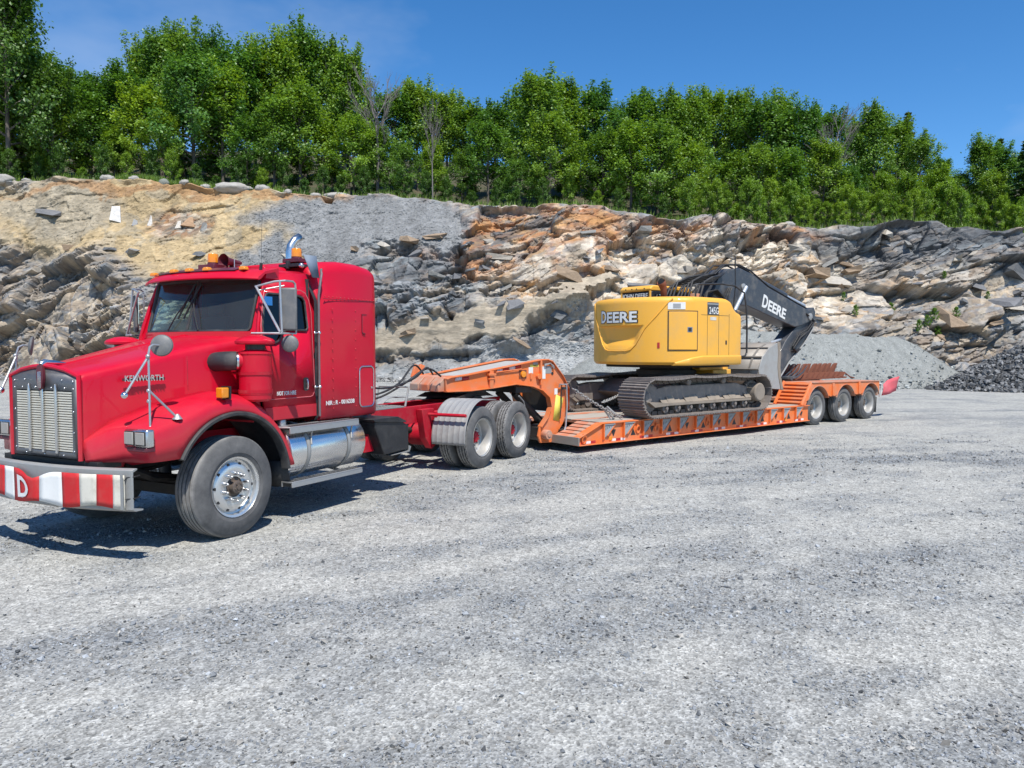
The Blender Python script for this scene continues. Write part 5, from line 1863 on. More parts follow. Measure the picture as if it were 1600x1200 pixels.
# roof
b = B()
b.loft([[(s_, l, z0 + .055 * (1 - (abs(l) / .90) ** 2.5) - .03 * max(0, abs(l) - .86) / .04) for l in np.linspace(-.90, .90, 21)] for (s_, z0) in ((.64, 2.885), (.80, 2.915), (1.1, 2.925), (1.50, 2.945))], close=False, caps=False)
b.build('cab_roof', M['red'], truck, smooth=50, solid=0.03)
b = B(); b.prism([(-.62, 2.96), (.62, 2.96), (.56, 3.02), (-.56, 3.02)], 'x', 1.05, 1.46); b.build('roof_hatch', M['red'], truck, 0.02)
# inside of the cab
b = B()
b.span((.62, -.9, 1.3), (1.44, .9, 1.36)); b.span((1.40, -.93, 1.3), (1.44, .93, 2.86)); b.span((.8, -.86, 2.84), (1.42, .86, 2.862))
b.build('cab_lining', M['seat'], truck)
b = B(); b.span((.60, -.93, 1.9), (.78, .93, 2.20)); b.build('dashboard', M['dash'], truck, 0.03)
for l in (.50, -.50):
    b = B(); b.span((1.0, l - .25, 1.75), (1.35, l + .25, 1.9)); b.span((1.22, l - .25, 1.85), (1.37, l + .25, 2.42)); b.span((1.24, l - .13, 2.43), (1.34, l + .13, 2.6))
    b.build('seat', M['seat'], truck, 0.04)
b = B()
cw = Vector((.92, .50, 2.16))
b.tube([cw + Vector((.12 * math.sin(a) * .5, .22 * math.cos(a), .18 * math.sin(a))) for a in np.linspace(0, 2 * math.pi, 24)[:-1]], .016, 6, loop=True)
b.tube([cw, (.80, .50, 2.0)], .03, 6)
b.build('steering_wheel', M['black'], truck)

# sleeper -------------------------------------------------------------
def sl_ring(s_, wt, wm, wb, zr, rc):
    half = [(0, zr + .015), (.35 * wt, zr + .012), (.7 * wt, zr)]
    n = 7
    for k in range(n + 1):
        a = math.radians(90 * k / n)
        half.append((wt - rc + rc * math.sin(a), zr - .005 - rc + rc * math.cos(a)))
    half += [(lerp(wt, wm, .5), 2.72), (wm, 2.60), (wm, 2.3), (lerp(wm, wb, .5), 1.7), (wb, 1.15), (wb - .03, 1.115), (.4, 1.115), (0, 1.115)]
    return [(s_, l, z) for (l, z) in half] + [(s_, -l, z) for (l, z) in reversed(half[1:-1])]
b = B()
b.loft([sl_ring(1.515, .86, 1.015, 1.03, 2.98, .12), sl_ring(1.54, .885, 1.03, 1.045, 3.03, .14), sl_ring(1.64, .925, 1.045, 1.055, 3.085, .16), sl_ring(1.80, .975, 1.055, 1.06, 3.12, .17), sl_ring(2.0, 1.02, 1.06, 1.06, 3.14, .17),
        sl_ring(2.3, 1.05, 1.065, 1.065, 3.13, .15), sl_ring(2.52, 1.055, 1.065, 1.065, 3.10, .14), sl_ring(2.60, 1.045, 1.055, 1.055, 3.07, .13), sl_ring(2.635, 1.01, 1.02, 1.02, 3.02, .12)])
sleeper = b.build('sleeper', M['red'], truck, smooth=50)
b = B(); b.loft([sl_ring(1.46, .87, 1.0, 1.0, 2.93, .10), sl_ring(1.53, .87, 1.0, 1.0, 2.95, .10)], caps=False)
b.build('sleeper_boot', M['plastic'], truck)
for sd in (1, -1):
    b = B()
    b.tube([(1.56, 1.060 * sd, 2.625), (2.0, 1.0665 * sd, 2.63), (2.61, 1.066 * sd, 2.64)], .004, 5)
    for s_ in (2.19,):
        pass
    b.build('panel_seam', M['maroon'], sleeper)
    rvs = B(); rvs.sphere((0, 0, 0), .0095, 6, 4)
    rme = rvs.mesh('rivet', M['red'], 60)
    for k in range(14):
        o = link_mesh('rivet', rme, sleeper); o.location = (1.58 + k * .075, -1.066 * sd, 2.652)
    for s_ in (1.72, 2.17):
        for k in range(11):
            o = link_mesh('rivet', rme, sleeper); o.location = (s_, -1.065 * sd, 1.25 + k * .125)
    b = B()
    lp = rrect(2.385, 1.50, .30, .54, .07, 5)
    b.tube([(p, 1.072 * sd, q) for (p, q) in lp], .010, 6, 1, loop=True)
    b.prism(rrect(2.385, 1.50, .28, .52, .065, 5), 'y', 1.060 * sd, 1.071 * sd, 0)
    b.lathe([(.016, 0), (.014, .008), (.0005, .009)], (2.49, 1.071 * sd, 1.48), 'y', 10, 1, sd)
    b.build('luggage_door', [M['red'], M['chrome']], sleeper)
    b = B(); b.tube([(2.30, 1.070 * sd, 2.46), (2.30, 1.070 * sd, 2.22)], .006, 5); b.tube([(2.30, 1.072 * sd, 2.215), (2.36, 1.072 * sd, 2.20)], .010, 5)
    b.tube([(2.30, 1.070 * sd, 2.46), (2.40, 1.070 * sd, 2.46)], .003, 5)
    b.build('vent_door', M['maroon'], sleeper)
b = B(); put_text(b, 'NIR : R - 0016338', (1.58, 1.069, 1.295), (1, 0, 0), (0, 0, 1), .056, .55, .02, .0015, az=(0, 1, 0))
b.build('sleeper_lettering', M['white'], sleeper, smooth=0)
# roof gear: beacons, exhaust elbow, plate, horn, aerial
def beacon(s_, l, z, base_h):
    e = B(); e.lathe([(.0005, 0), (.068, 0), (.068, .02), (.06, .03), (.0005, .03)], (s_, l, z + base_h), 'z', 18)
    e.span((s_ - .11, l - .14, z), (s_ + .11, l + .14, z + base_h))
    o = e.build('beacon', M['maroon'], truck, 0.006)
    e = B()
    e.lathe([(.066, 0), (.065, .02), (.062, .095), (.056, .105), (.0005, .108)], (s_, l, z + base_h + .030), 'z', 24)
    e.build('beacon_lens', M['amber'], o)
beacon(.86, -.06, 2.965, .06)
beacon(1.70, .50, 3.105, .05)
b = B()
b.tube([(2.90, -.76, .9), (2.90, -.76, 3.30), (2.90, -.76, 3.44), (2.925, -.755, 3.55), (2.99, -.74, 3.64), (3.08, -.72, 3.70)], [.09, .062, .060, .060, .060, .060], 16, caps=False)
b.build('exhaust_stack', M['chrome'], truck, solid=0.004)
b = B(); b.lathe([(.085, 0), (.085, 1.3)], (2.90, -.76, 1.6), 'z', 18); b.build('heat_shield', M['galv'], truck)
b = B()
b.add([(1.33, .96, 3.15), (1.53, .985, 3.15), (1.55, 1.01, 2.88), (1.44, 1.0, 2.88)], [(0, 1, 2, 3)])
b.build('grey_plate', M['greyplate'], truck, solid=0.008)
b = B(); b.span((1.40, .48, 3.02), (1.60, .80, 3.06)); b.tube([(1.42, .62, 3.0), (1.42, .62, 3.10)], .03, 8); b.build('plate_bracket', M['black'], truck, 0.004)
b = B(); b.lathe([(.02, 0), (.03, .05), (.05, .20), (.09, .28)], (1.15, .10, 3.07), 'x', 16, sign=-1); b.span((1.0, .06, 2.97), (1.1, .14, 3.05)); b.build('air_horn', M['maroon'], truck)
b = B(); b.tube([(.72, .86, 2.84), (.72, .88, 2.99)], .018, 8); b.tube([(.72, .88, 2.99), (.74, .885, 3.6)], .003, 4); b.build('aerial', M['black'], truck)
b = B(); b.tube([(.75, .42, 2.95), (.75, .42, 3.06)], .004, 5); b.sphere((1.42, .84, 3.03), .035, 10, 8); b.build('clearance_lamp', M['chrome'], truck)

# air cleaner
for sd in (1, -1):
    cx_, cl = .385, 1.11 * sd
    b = B()
    b.lathe([(.0005, 1.425), (.145, 1.425), (.172, 1.45), (.176, 1.50), (.181, 1.505), (.181, 1.525), (.175, 1.53), (.175, 1.72), (.181, 1.725), (.181, 1.745), (.175, 1.75), (.175, 1.94), (.183, 1.945), (.183, 1.965), (.16, 1.975), (.10, 1.995), (.10, 2.01)], (cx_, cl, 0), 'z', 32)
    ac = b.build('air_cleaner', M['red'], truck, smooth=40)
    b = B(); b.lathe([(.105, 1.975), (.105, 2.065)], (cx_, cl, 0), 'z', 24); b.build('intake_neck', M['black'], ac)
    b = B(); b.lathe([(.10, 2.060), (.195, 2.050), (.212, 2.062), (.214, 2.085), (.19, 2.112), (.10, 2.145), (.04, 2.152), (.0005, 2.153)], (cx_, cl, 0), 'z', 32); b.build('intake_cap', M['red'], ac, smooth=40)
    b = B()
    b.tube([(.37, 1.10 * sd, 1.80), (.33, 1.08 * sd, 1.86), (.28, 1.05 * sd, 1.87), (.22, 1.01 * sd, 1.87)], .092, 16, 0)
    b.tube([(.228, 1.015 * sd, 1.87), (.210, 1.002 * sd, 1.87)], .104, 16, 1)
    b.tube([(.220, 1.008 * sd, 1.87), (.185, .97 * sd, 1.87), (.165, .91 * sd, 1.868), (.155, .85 * sd, 1.865), (.15, .78 * sd, 1.86), (.15, .66 * sd, 1.85)], [.104, .106, .106, .106, .106, .106], 16, 2)
    b.build('intake_pipe', [M['red'], M['chrome'], M['plastic']], ac)
    b = B()
    for z in (1.535, 1.735):
        b.tube([(cx_ - .02, (.92) * sd, z), (cx_ - .12, .88 * sd, z)], .02, 6)
        b.lathe([(.178, z - .018), (.184, z - .018), (.184, z + .018), (.178, z + .018)], (cx_, cl, 0), 'z', 32)
    b.build('mounting_band', M['red_dark'], ac)

# fuel tanks, steps
for sd in (1, -1):
    b = B()
    b.lathe([(.0005, .86), (.25, .845), (.31, .86), (.325, .88), (.325, 2.20), (.31, 2.225), (.25, 2.235), (.0005, 2.22)], (0, .86 * sd, .79), 'x', 40)
    tk = b.build('fuel_tank', M['tank'], truck, smooth=40)
    for s_ in (1.14, 1.88):
        b = B()
        b.lathe([(.326, s_ - .028), (.332, s_ - .03), (.334, s_ - .02), (.334, s_ - .008), (.338, s_ - .004), (.338, s_ + .004), (.334, s_ + .008), (.334, s_ + .02), (.332, s_ + .03), (.326, s_ + .028)], (0, .86 * sd, .79), 'x', 40)
        b.tube([(s_ + .05, 1.19 * sd, 1.03), (s_ + .06, 1.16 * sd, .95), (s_ + .03, 1.195 * sd, .86)], .012, 6)
        b.build('tank_strap', M['galv'], tk, smooth=40)
    b = B(); b.lathe([(.0005, 1.165), (.05, 1.165), (.055, 1.15), (.055, 1.09), (.05, 1.08)], (.93, .95 * sd, 0), 'z', 18); b.build('filler_cap', M['alu'], tk)
    b = B()      # upper step plate with drainage slots
    outl = [(.70, .78 * sd), (.70, 1.02 * sd), (.80, 1.21 * sd), (2.04, 1.21 * sd), (2.04, 1.04 * sd), (1.40, .98 * sd), (1.30, .78 * sd)]
    b.prism(outl, 'z', 1.085, 1.10)
    b.span((.80, 1.195 * sd, 1.02), (2.04, 1.213 * sd, 1.084))
    up = b.build('upper_step', M['alu'], truck, 0.003)
    sm = B(); sm.box((0, 0, 0), (.05, .03, .006)); sme = sm.mesh('step_slot', M['black'], 0)
    for k in range(18):
        for r_ in range(2):
            o = link_mesh('step_slot', sme, up); o.location = (.86 + k * .066 + .03 * r_, -(1.165 - .055 * r_) * sd, 1.0995)
    b = B()
    b.span((.80, 1.06 * sd, .445), (2.08, 1.23 * sd, .460)); b.span((.80, 1.215 * sd, .395), (2.08, 1.232 * sd, .444)); b.span((.80, 1.06 * sd, .395), (2.08, 1.075 * sd, .444))
    for s_ in (1.0, 1.9): b.tube([(s_, 1.08 * sd, .42), (s_, .7 * sd, .48), (s_, .45 * sd, .80)], .02, 6)
    low = b.build('lower_step', M['alu'], truck, 0.003)
    for k in range(20):
        for r_ in range(2):
            o = link_mesh('step_slot', sme, low); o.location = (.85 + k * .062, -(1.185 - .06 * r_) * sd, .460)
    # mud flap behind the front wheel
    b = B(); b.add([(.70, .72 * sd, .70), (.78, 1.16 * sd, .70), (.84, 1.18 * sd, .40), (.74, .74 * sd, .38)], [(0, 1, 2, 3)]); b.build('splash_flap', M['plastic'], truck, solid=0.01)
    # battery box
    b = B()
    b.prism([(2.42, 1.02), (2.95, 1.02), (3.16, .92), (3.19, .92), (3.19, .57), (2.62, .55), (2.42, .95)], 'y', .55 * sd, 1.18 * sd)
    bb = b.build('battery_box', M['black'], truck, 0.012)
    b = B(); b.prism([(3.19, .545), (3.19, .62), (3.24, .60), (3.20, .53), (2.78, .525)], 'y', .6 * sd, 1.19 * sd); b.build('box_edge', M['galv'], bb)
    b = B(); b.prism([(2.40, .60), (2.72, .60), (2.60, .93), (2.50, .93)], 'y', .95 * sd, 1.02 * sd) ; b.build('box_gusset', M['red_dark'], bb)
    b = B(); b.prism([(2.36, 1.055), (2.92, 1.055), (3.12, .98), (3.10, .96), (2.40, 1.02)], 'y', .50 * sd, 1.20 * sd); b.build('box_lid', M['black'], bb, 0.006)
    # quarter fender over the drive tyres
    rings = []
    for a in np.linspace(188, 78, 26):
        ca, sa = math.cos(math.radians(a)), math.sin(math.radians(a))
        row = []
        for k in range(25):
            l = lerp(.60, 1.24, k / 24)
            rr_ = .615 + (.009 if k % 4 == 0 else 0)
            row.append((5.29 + rr_ * ca, l * sd, .53 + rr_ * sa))
        rings.append(row)
    rings.append([(5.29 + .42 + .0 * k, lerp(.60, 1.24, k / 24) * sd, 1.125) for k in range(25)])
    b = B(); b.loft(rings, close=False, caps=False)
    qf = b.build('quarter_fender', M['greyplastic'], truck, smooth=30, solid=-0.012 * sd)
    b = B(); b.tube([(4.60, .43 * sd, .93), (4.66, .60 * sd, .93), (4.66, 1.26 * sd, .93)], .028, 8); b.build('fender_bar', M['red_dark'], qf)
    # rear light bar hoop behind the last axle
    b = B(); b.tube([(6.95, 1.05 * sd, 1.12), (7.15, 1.05 * sd, 1.0), (7.27, 1.05 * sd, .75), (7.25, 1.05 * sd, .5)], .014, 6); b.build('flap_hoop', M['galv'], truck)

# air lines and cables between truck and gooseneck
hose_paths = [
    [(2.66, .25, 1.75), (2.95, .30, 1.55), (3.4, .35, 1.42), (4.0, .30, 1.40), (4.7, .25, 1.52), (5.2, .15, 1.68), (5.55, .05, 1.55)],
    [(2.66, .05, 1.70), (3.1, .05, 1.36), (3.8, .08, 1.28), (4.5, .05, 1.42), (5.1, -.05, 1.72), (5.5, -.12, 1.56)],
    [(2.66, -.1, 1.60), (3.2, -.1, 1.24), (4.0, -.05, 1.20), (4.7, .0, 1.40), (5.2, .15, 1.66), (5.5, .25, 1.52)],
    [(2.66, .5, 1.30), (2.8, .6, 1.25), (2.95, .58, 1.08), (3.05, .55, 1.02), (3.2, .5, 1.05)],
]
for hp in hose_paths:
    b = B()
    pts = []
    for i in range(len(hp) - 1):
        p0 = Vector(hp[max(0, i - 1)]); p1 = Vector(hp[i]); p2 = Vector(hp[i + 1]); p3 = Vector(hp[min(len(hp) - 1, i + 2)])
        for t in np.linspace(0, 1, 6)[:-1]:
            pts.append(0.5 * ((2 * p1) + (p2 - p0) * t + (2 * p0 - 5 * p1 + 4 * p2 - p3) * t * t + (3 * p1 - p0 - 3 * p2 + p3) * t ** 3))
    pts.append(Vector(hp[-1]))
    b.tube(pts, .017, 6)
    b.build('air_hose', M['hose'], truck, smooth=60)

# striped banner tied over the bumper
banner = empty('oversize_banner', (-4.0, 8.59, -0.02), math.pi / 2 - TH, 'red and white striped vinyl load banner with a letter D tied across the truck bumper', 'banner')
edges = [-1.20, -1.04, -.88, -.70, -.43, -.25, .20, .48, .70, .885, 1.05, 1.165]
bh = np.random.default_rng(4)
def ban_pt(l, t):
    sag = .035 * math.exp(-((l - .10) / .16) ** 2)
    zt_, zb_ = .845 - 2.2 * sag, .535 + .02 * math.sin(l * 9)
    bulge = -.022 - .004 * math.sin(l * 9 + t * 2) - .03 * math.exp(-((l - .10) / .16) ** 2)
    return (bump_s(l) + bulge, l, lerp(zb_, zt_, t))
for i in range(len(edges) - 1):
    b = B()
    b.loft([[ban_pt(l, t) for t in np.linspace(0, 1, 7)] for l in np.linspace(edges[i], edges[i + 1], 6)], close=False, caps=False)
    b.build('stripe', M['vred'] if edges[i] in (-1.04, -.70, -.25, .48, .885) else (M['offwhite'] if edges[i] > .3 else M['white']), banner, smooth=60, solid=0.004)
# the letter on the banner, white with a dark edge
for (tx, l0, w_) in (('D', -.175, .23),):
    vs_, fs_ = text_verts(tx, 1.0, 0.03, 0.0)
    xs = [p[0] for p in vs_]; ys = [p[1] for p in vs_]
    b = B()
    b.add([(lambda q: (q[0] - .008, q[1], q[2]))(ban_pt(l0 + (p[0] - min(xs)) / (max(xs) - min(xs)) * w_, .14 + .68 * (p[1] - min(ys)) / (max(ys) - min(ys)))) for p in vs_], fs_)
    b.build('banner_letter', M['white'], banner, smooth=0)
for z in (.60, .80):
    b = B(); b.tube([ban_pt(1.165, .3 if z < .7 else .85), (bump_s(1.2) - .012, 1.17, z + .02), (bump_s(1.22) + .02, 1.24, z + .03), (bump_s(1.2) + .10, 1.20, z + .03)], .006, 5); b.build('tie_cord', M['black'], banner)
b = B(); b.span((bump_s(1.16) - .048, 1.145, .53), (bump_s(1.16) - .040, 1.175, .86)); b.build('banner_batten', M['galv'], banner)

# ------------------------------------------------------------------ the orange lowbed trailer
TLX, TLY, TLT = 7.22, 20.93, math.radians(50.97)
TL_RZ = math.pi / 2 - TLT
trailer = empty('lowbed_trailer', (TLX, TLY, -0.02), TL_RZ, 'orange three axle lowbed trailer with gooseneck carrying the excavator', 'trailer')
M['brkt'] = paint('grey_bracket_paint', (0.30, 0.31, 0.32), 0.55, (0.42, 0.40, 0.36), 0.5, 0, 6, fine=0.3)

tr_wheel = dish_wheel(0.475, 0.25, M['grease2'], 0.300)
for k in range(3):
    for sd in (1, -1):
        put_wheel(trailer, tr_wheel, 1.42 * k, 1.25 * sd, .475, sd, k * .7)
        put_wheel(trailer, tr_wheel, 1.42 * k, .94 * sd, .475, sd, k * .9, bare=True)
    b = B(); b.tube([(1.42 * k, -1.05, .475), (1.42 * k, 1.05, .475)], .065, 12)
    for sd in (1, -1): b.lathe([(.0005, -.1), (.2, -.1), (.2, .1), (.0005, .1)], (1.42 * k, .60 * sd, .475), 'y', 18)
    b.build('axle', M['grease'], trailer)

# gooseneck
neck = [(-11.24, 1.25), (-11.24, 1.47), (-11.15, 1.50), (-10.78, 1.535), (-9.05, 1.79), (-8.86, 1.795), (-8.74, 1.76), (-8.46, 1.47), (-8.30, 1.22), (-8.30, .78), (-8.42, .52), (-8.60, .30), (-8.74, .155), (-9.02, .165), (-9.08, .30), (-9.03, .48), (-8.86, .66), (-8.77, .86), (-8.82, 1.06), (-9.0, 1.20), (-9.25, 1.285), (-9.66, 1.34), (-10.2, 1.285), (-10.72, 1.25)]
for sd in (1, -1):
    b = B(); b.prism(neck, 'y', .50 * sd, .55 * sd)
    nk = b.build('gooseneck_side', M['orange'], trailer, 0.006)
    # flanges follow the upper and lower edges
    for (pts, nm) in ((neck[1:10], 'top_flange'), (neck[15:24] + [neck[0]], 'bottom_flange')):
        b = B(); rings = []
        for (s_, z) in pts:
            rings.append([(s_, .47 * sd, z - .012), (s_, .60 * sd, z - .012), (s_, .60 * sd, z + .010), (s_, .47 * sd, z + .010)])
        b.loft(rings); b.build(nm, M['orange'], nk, 0.004)
    if sd > 0:
        # stiffeners, lamp, tape, decals on the visible side
        b = B()
        b.span((-10.30, .55, 1.29), (-10.21, .60, 1.60)); b.span((-10.34, .55, 1.51), (-10.17, .625, 1.55)); b.span((-10.33, .56, 1.44), (-10.18, .61, 1.46))
        b.span((-9.06, .551, 1.30), (-9.02, .60, 1.78)); b.span((-9.30, .552, 1.42), (-9.26, .575, 1.54))
        b.lathe([(.0005, .62), (.055, .62), (.055, .55)], (-9.10, 0, 1.47), 'y', 14)
        b.tube([(-10.15, .58, 1.57), (-9.52, .58, 1.62)], .012, 6)
        b.build('stiffener', M['orange'], nk, 0.004)
        b = B(); b.lathe([(.0005, .595), (.058, .593), (.062, .575), (.062, .55)], (-9.48, 0, 1.52), 'y', 18, 0)
        lp = b.build('side_lamp', M['amber'], nk)
        b = B(); b.span((-9.57, .551, 1.44), (-9.39, .561, 1.60)); b.build('lamp_plate', M['rust'], lp)
        for (s0, s1, col, z0) in ((-11.05, -10.9, 'white', 1.43), (-10.9, -10.74, 'reflred', 1.43), (-10.1, -9.97, 'white', 1.555), (-9.97, -9.82, 'reflred', 1.58), (-9.80, -9.66, 'white', 1.60), (-9.66, -9.52, 'reflred', 1.625)):
            b = B(); b.add([(s0, .5525, z0), (s1, .5525, z0 + .018), (s1, .5525, z0 + .078), (s0, .5525, z0 + .06)], [(0, 1, 2, 3)]); b.build('reflective_tape', M[col], nk, solid=-0.003)
        for (s0, s1, z0, z1, col) in ((-9.33, -9.22, 1.53, 1.65, 'white'), (-9.22, -9.10, 1.66, 1.74, 'galv'), (-9.30, -9.08, 1.655, 1.70, 'yellowdecal'), (-8.98, -8.90, 1.42, 1.66, 'white'), (-8.90, -8.74, 1.52, 1.66, 'galv'), (-8.66, -8.58, 1.10, 1.22, 'white')):
            b = B(); b.span((s0, .5515, z0), (s1, .554, z1)); b.build('decal', M[col], nk)
        b = B(); b.add([(-8.70, .5535, .60), (-8.54, .5535, .56), (-8.42, .5535, 1.02), (-8.62, .5535, 1.10)], [(0, 1, 2, 3)]); b.build('warning_plate', M['yellowdecal'], nk, solid=-0.003)
        b = B()
        for t in range(4): b.span((-8.66 + t * .02, .5545, .68 + t * .08), (-8.50 + t * .02, .556, .69 + t * .08))
        b.build('plate_print', M['decalblack'], nk)
        b = B(); b.lathe([(.0005, .558), (.03, .558), (.03, .55)], (-8.72, 0, 1.52), 'y', 14); b.build('hook_hole', M['black'], nk)
        b = B(); b.lathe([(.0005, .70), (.085, .70), (.095, .68), (.095, .56)], (-8.93, 0, .33), 'y', 20, 0); b.lathe([(.0005, .715), (.04, .715), (.04, .70)], (-8.93, 0, .33), 'y', 14, 0)
        b.build('hinge_pin', M['orange_worn'], nk)
        b = B(); b.tube([(-8.58, .60, 1.25), (-8.58, .62, 1.30), (-8.40, .62, 1.30), (-8.38, .62, .9), (-8.42, .62, .45), (-8.5, .66, .35)], .018, 8); b.build('hose_guard', M['alu'], nk)
        b = B(); b.tube([(-8.52, .61, 1.30), (-8.52, .60, .9), (-8.55, .60, .62)], .010, 6); b.box((-8.46, .60, 1.22), (.10, .05, .05)); b.build('control_lever', M['black'], nk)
        b = B()
        for q in range(4): b.tube([(-8.95, .58, 1.70 - .01 * q), (-8.80, .585, 1.72), (-8.70, .58, 1.66 - .015 * q)], .012, 6)
        b.build('valve_bank', M['galv'], nk)
b = B(); b.prism([(-10.80, 1.50), (-9.08, 1.755), (-8.88, 1.755), (-8.80, 1.72), (-8.9, 1.70), (-10.75, 1.44)], 'y', -.499, .499)
b.build('gooseneck_top', M['deckgrey'], trailer, 0.004)
b = B(); b.prism([(-11.22, 1.25), (-10.8, 1.25), (-9.8, 1.32), (-9.8, 1.36), (-10.8, 1.32), (-11.22, 1.30)], 'y', -.499, .499); b.build('gooseneck_belly', M['grease'], trailer)
for l in (-.33, 0, .33):
    b = B(); b.prism([(-11.36, 1.24), (-11.36, 1.36), (-11.22, 1.50), (-10.95, 1.52), (-10.95, 1.24)], 'y', l - .145, l + .145)
    b.build('nose_block', M['orange_worn'], trailer, 0.012)
for (s0, l0) in ((-11.1, -.52), (-11.15, -.62)):
    b = B(); b.box((s0, l0, 1.58), (.10, .06, .26), 0, Matrix.Rotation(.35, 3, 'Y')); b.build('nose_ear', M['orange'], trailer, 0.006)
b = B(); b.lathe([(.045, 1.14), (.045, 1.26)], (-10.71, 0, 0), 'z', 14); b.prism([(-11.0, 1.205), (-10.3, 1.205), (-10.3, 1.245), (-11.0, 1.245)], 'y', -.48, .48); b.build('kingpin_plate', M['grease'], trailer)
# ram and cross tubes between the neck sides
b = B()
b.tube([(-9.45, .25, 1.15), (-8.75, .25, .55)], .07, 12); b.tube([(-9.45, -.25, 1.15), (-8.75, -.25, .55)], .07, 12)
b.span((-9.6, -.49, 1.16), (-9.2, .49, 1.28)); b.span((-8.95, -.49, .25), (-8.65, .49, .45)); b.span((-8.62, -.49, .75), (-8.40, .49, 1.2))
b.build('lift_ram', M['grease'], trailer, 0.006)

# deck
b = B()
for sd in (1, -1):
    b.prism([(-8.70, .16), (-8.70, .29), (-8.08, .53), (-.45, .53), (-.45, .16)], 'y', 1.235 * sd, 1.26 * sd)
    b.span((-8.70, 1.10 * sd, .145), (-.45, 1.315 * sd, .163))
    b.prism([(-8.70, .293), (-8.08, .535), (-.45, .535), (-.45, .553), (-8.085, .553), (-8.70, .311)], 'y', 1.12 * sd, 1.315 * sd)
side_beam = b.build('side_beam', M['orange'], trailer, 0.003)
b = B(); b.span((-8.70, -1.23, .17), (-.5, 1.23, .20)); b.span((-8.55, -.62, .20), (-8.10, .62, .40))
b.build('deck_floor', M['grease'], trailer)
b = B(); b.span((-8.73, -1.315, .155), (-8.705, 1.315, .315)); b.build('front_plate', M['bucket'], trailer, 0.004)
sl = B(); sl.box((0, 0, 0), (.105, .66, .022)); sme = sl.mesh('ramp_slat', M['orange_worn'], 0)
for sd in (1, -1):
    for q in range(5):
        o = link_mesh('ramp_slat', sme, trailer)
        o.location = (-8.64 + q * .128, -.93 * sd, .318 + q * .050); o.rotation_euler = (0, -math.atan2(.24, .62), 0)
bm_ = bpy.data.meshes.new('x'); bpy.data.meshes.remove(bm_)
pl_w = .262
for q in range(9):
    l = -1.05 + q * pl_w
    pb = B(); pb.span((-8.04, l - pl_w / 2 + .006, .535), (-.62, l + pl_w / 2 - .006, .560 + .004 * ((q * 7) % 3)))
    pb.build('deck_plank', M['wood'] if q not in (2, 6) else M['orange_worn'], trailer, 0.004)
for q in range(7):
    pb = B(); pb.span((-8.04, -1.2, .50), (-7.96, 1.2, .551)) if q == 0 else None
    if q == 0: pb.build('deck_crossbar', M['orange_worn'], trailer)
# outrigger brackets, cut-outs, rings and tape along both sides
bk = B()
bk.prism([(0, .51), (.30, .51), (.09, .31), (0, .25)], 'y', 1.262, 1.300)
bk.prism([(0, .51), (.30, .51), (.30, .525), (0, .525)], 'y', 1.262, 1.318)
bk.prism([(-.022, .22), (.0, .24), (0, .53), (-.022, .53)], 'y', 1.262, 1.320, 1)
bk.prism([(.30, .505), (.315, .505), (.10, .292), (.085, .30)], 'y', 1.262, 1.312, 1)
for k in range(4): bk.prism([(.04 + .05 * k, .40 + .02 * k), (.052 + .05 * k, .41 + .02 * k), (.052 + .05 * k, .47 + .005 * k), (.04 + .05 * k, .46 + .005 * k)], 'y', 1.300, 1.3015, 2)
bk_me = bk.mesh('outrigger_bracket', [M['brkt'], M['orange'], M['black']], 20)
dn = B(); dn.prism([(-.075, .40), (.075, .40), (.0, .26)], 'y', 1.2605, 1.263); dn_me = dn.mesh('cutout', M['black'], 0)
up_ = B(); up_.prism([(-.075, .25), (.075, .25), (.0, .39)], 'y', 1.2605, 1.263); up_me = up_.mesh('cutout', M['black'], 0)
rg = B(); rg.tube([(.055 * math.cos(a), 1.285 + .012 * math.sin(a), .36 + .075 * math.sin(a)) for a in np.linspace(0, 2 * math.pi, 16)[:-1]], .014, 6, loop=True)
rg.span((-.03, 1.262, .40), (.03, 1.29, .47)); rg_me = rg.mesh('lashing_ring', M['orange'], 50)
for sd in (1, -1):
    fl = 0 if sd > 0 else math.pi
    for k in range(13):
        s_ = -8.02 + k * .578
        def put_side(me, nm, ds):
            o = link_mesh(nm, me, side_beam)
            if sd > 0: o.location = (s_ + ds, 0, 0)
            else: o.location = (s_ + ds, 0, 0); o.scale = (1, -1, 1)
            return o
        put_side(bk_me, 'outrigger_bracket', 0)
        put_side(dn_me if k % 2 == 0 else up_me, 'cutout', .30)
        if k in (2, 1, 5, 8): put_side(rg_me, 'lashing_ring', .43)
    rg2 = link_mesh('lashing_ring', rg_me, side_beam); rg2.location = (-8.55, 0, -.10); rg2.scale = (1, sd, 1)
    for k in range(10):
        for j, col in enumerate(('white', 'reflred', 'white') if k % 2 else ('reflred', 'white', 'reflred')):
            s0 = -8.62 + k * .84 + j * .135
            if s0 > -.7: continue
            b = B(); b.span((s0, 1.2605 * sd, .172), (s0 + .13, 1.2635 * sd, .222)); b.build('reflective_tape', M[col], side_beam)
    for s0 in (-7.85, -1.55):
        b = B(); b.span((s0, 1.2605 * sd, .19), (s0 + .09, 1.275 * sd, .27)); b.build('marker_lamp', M['amber'], side_beam, 0.006)

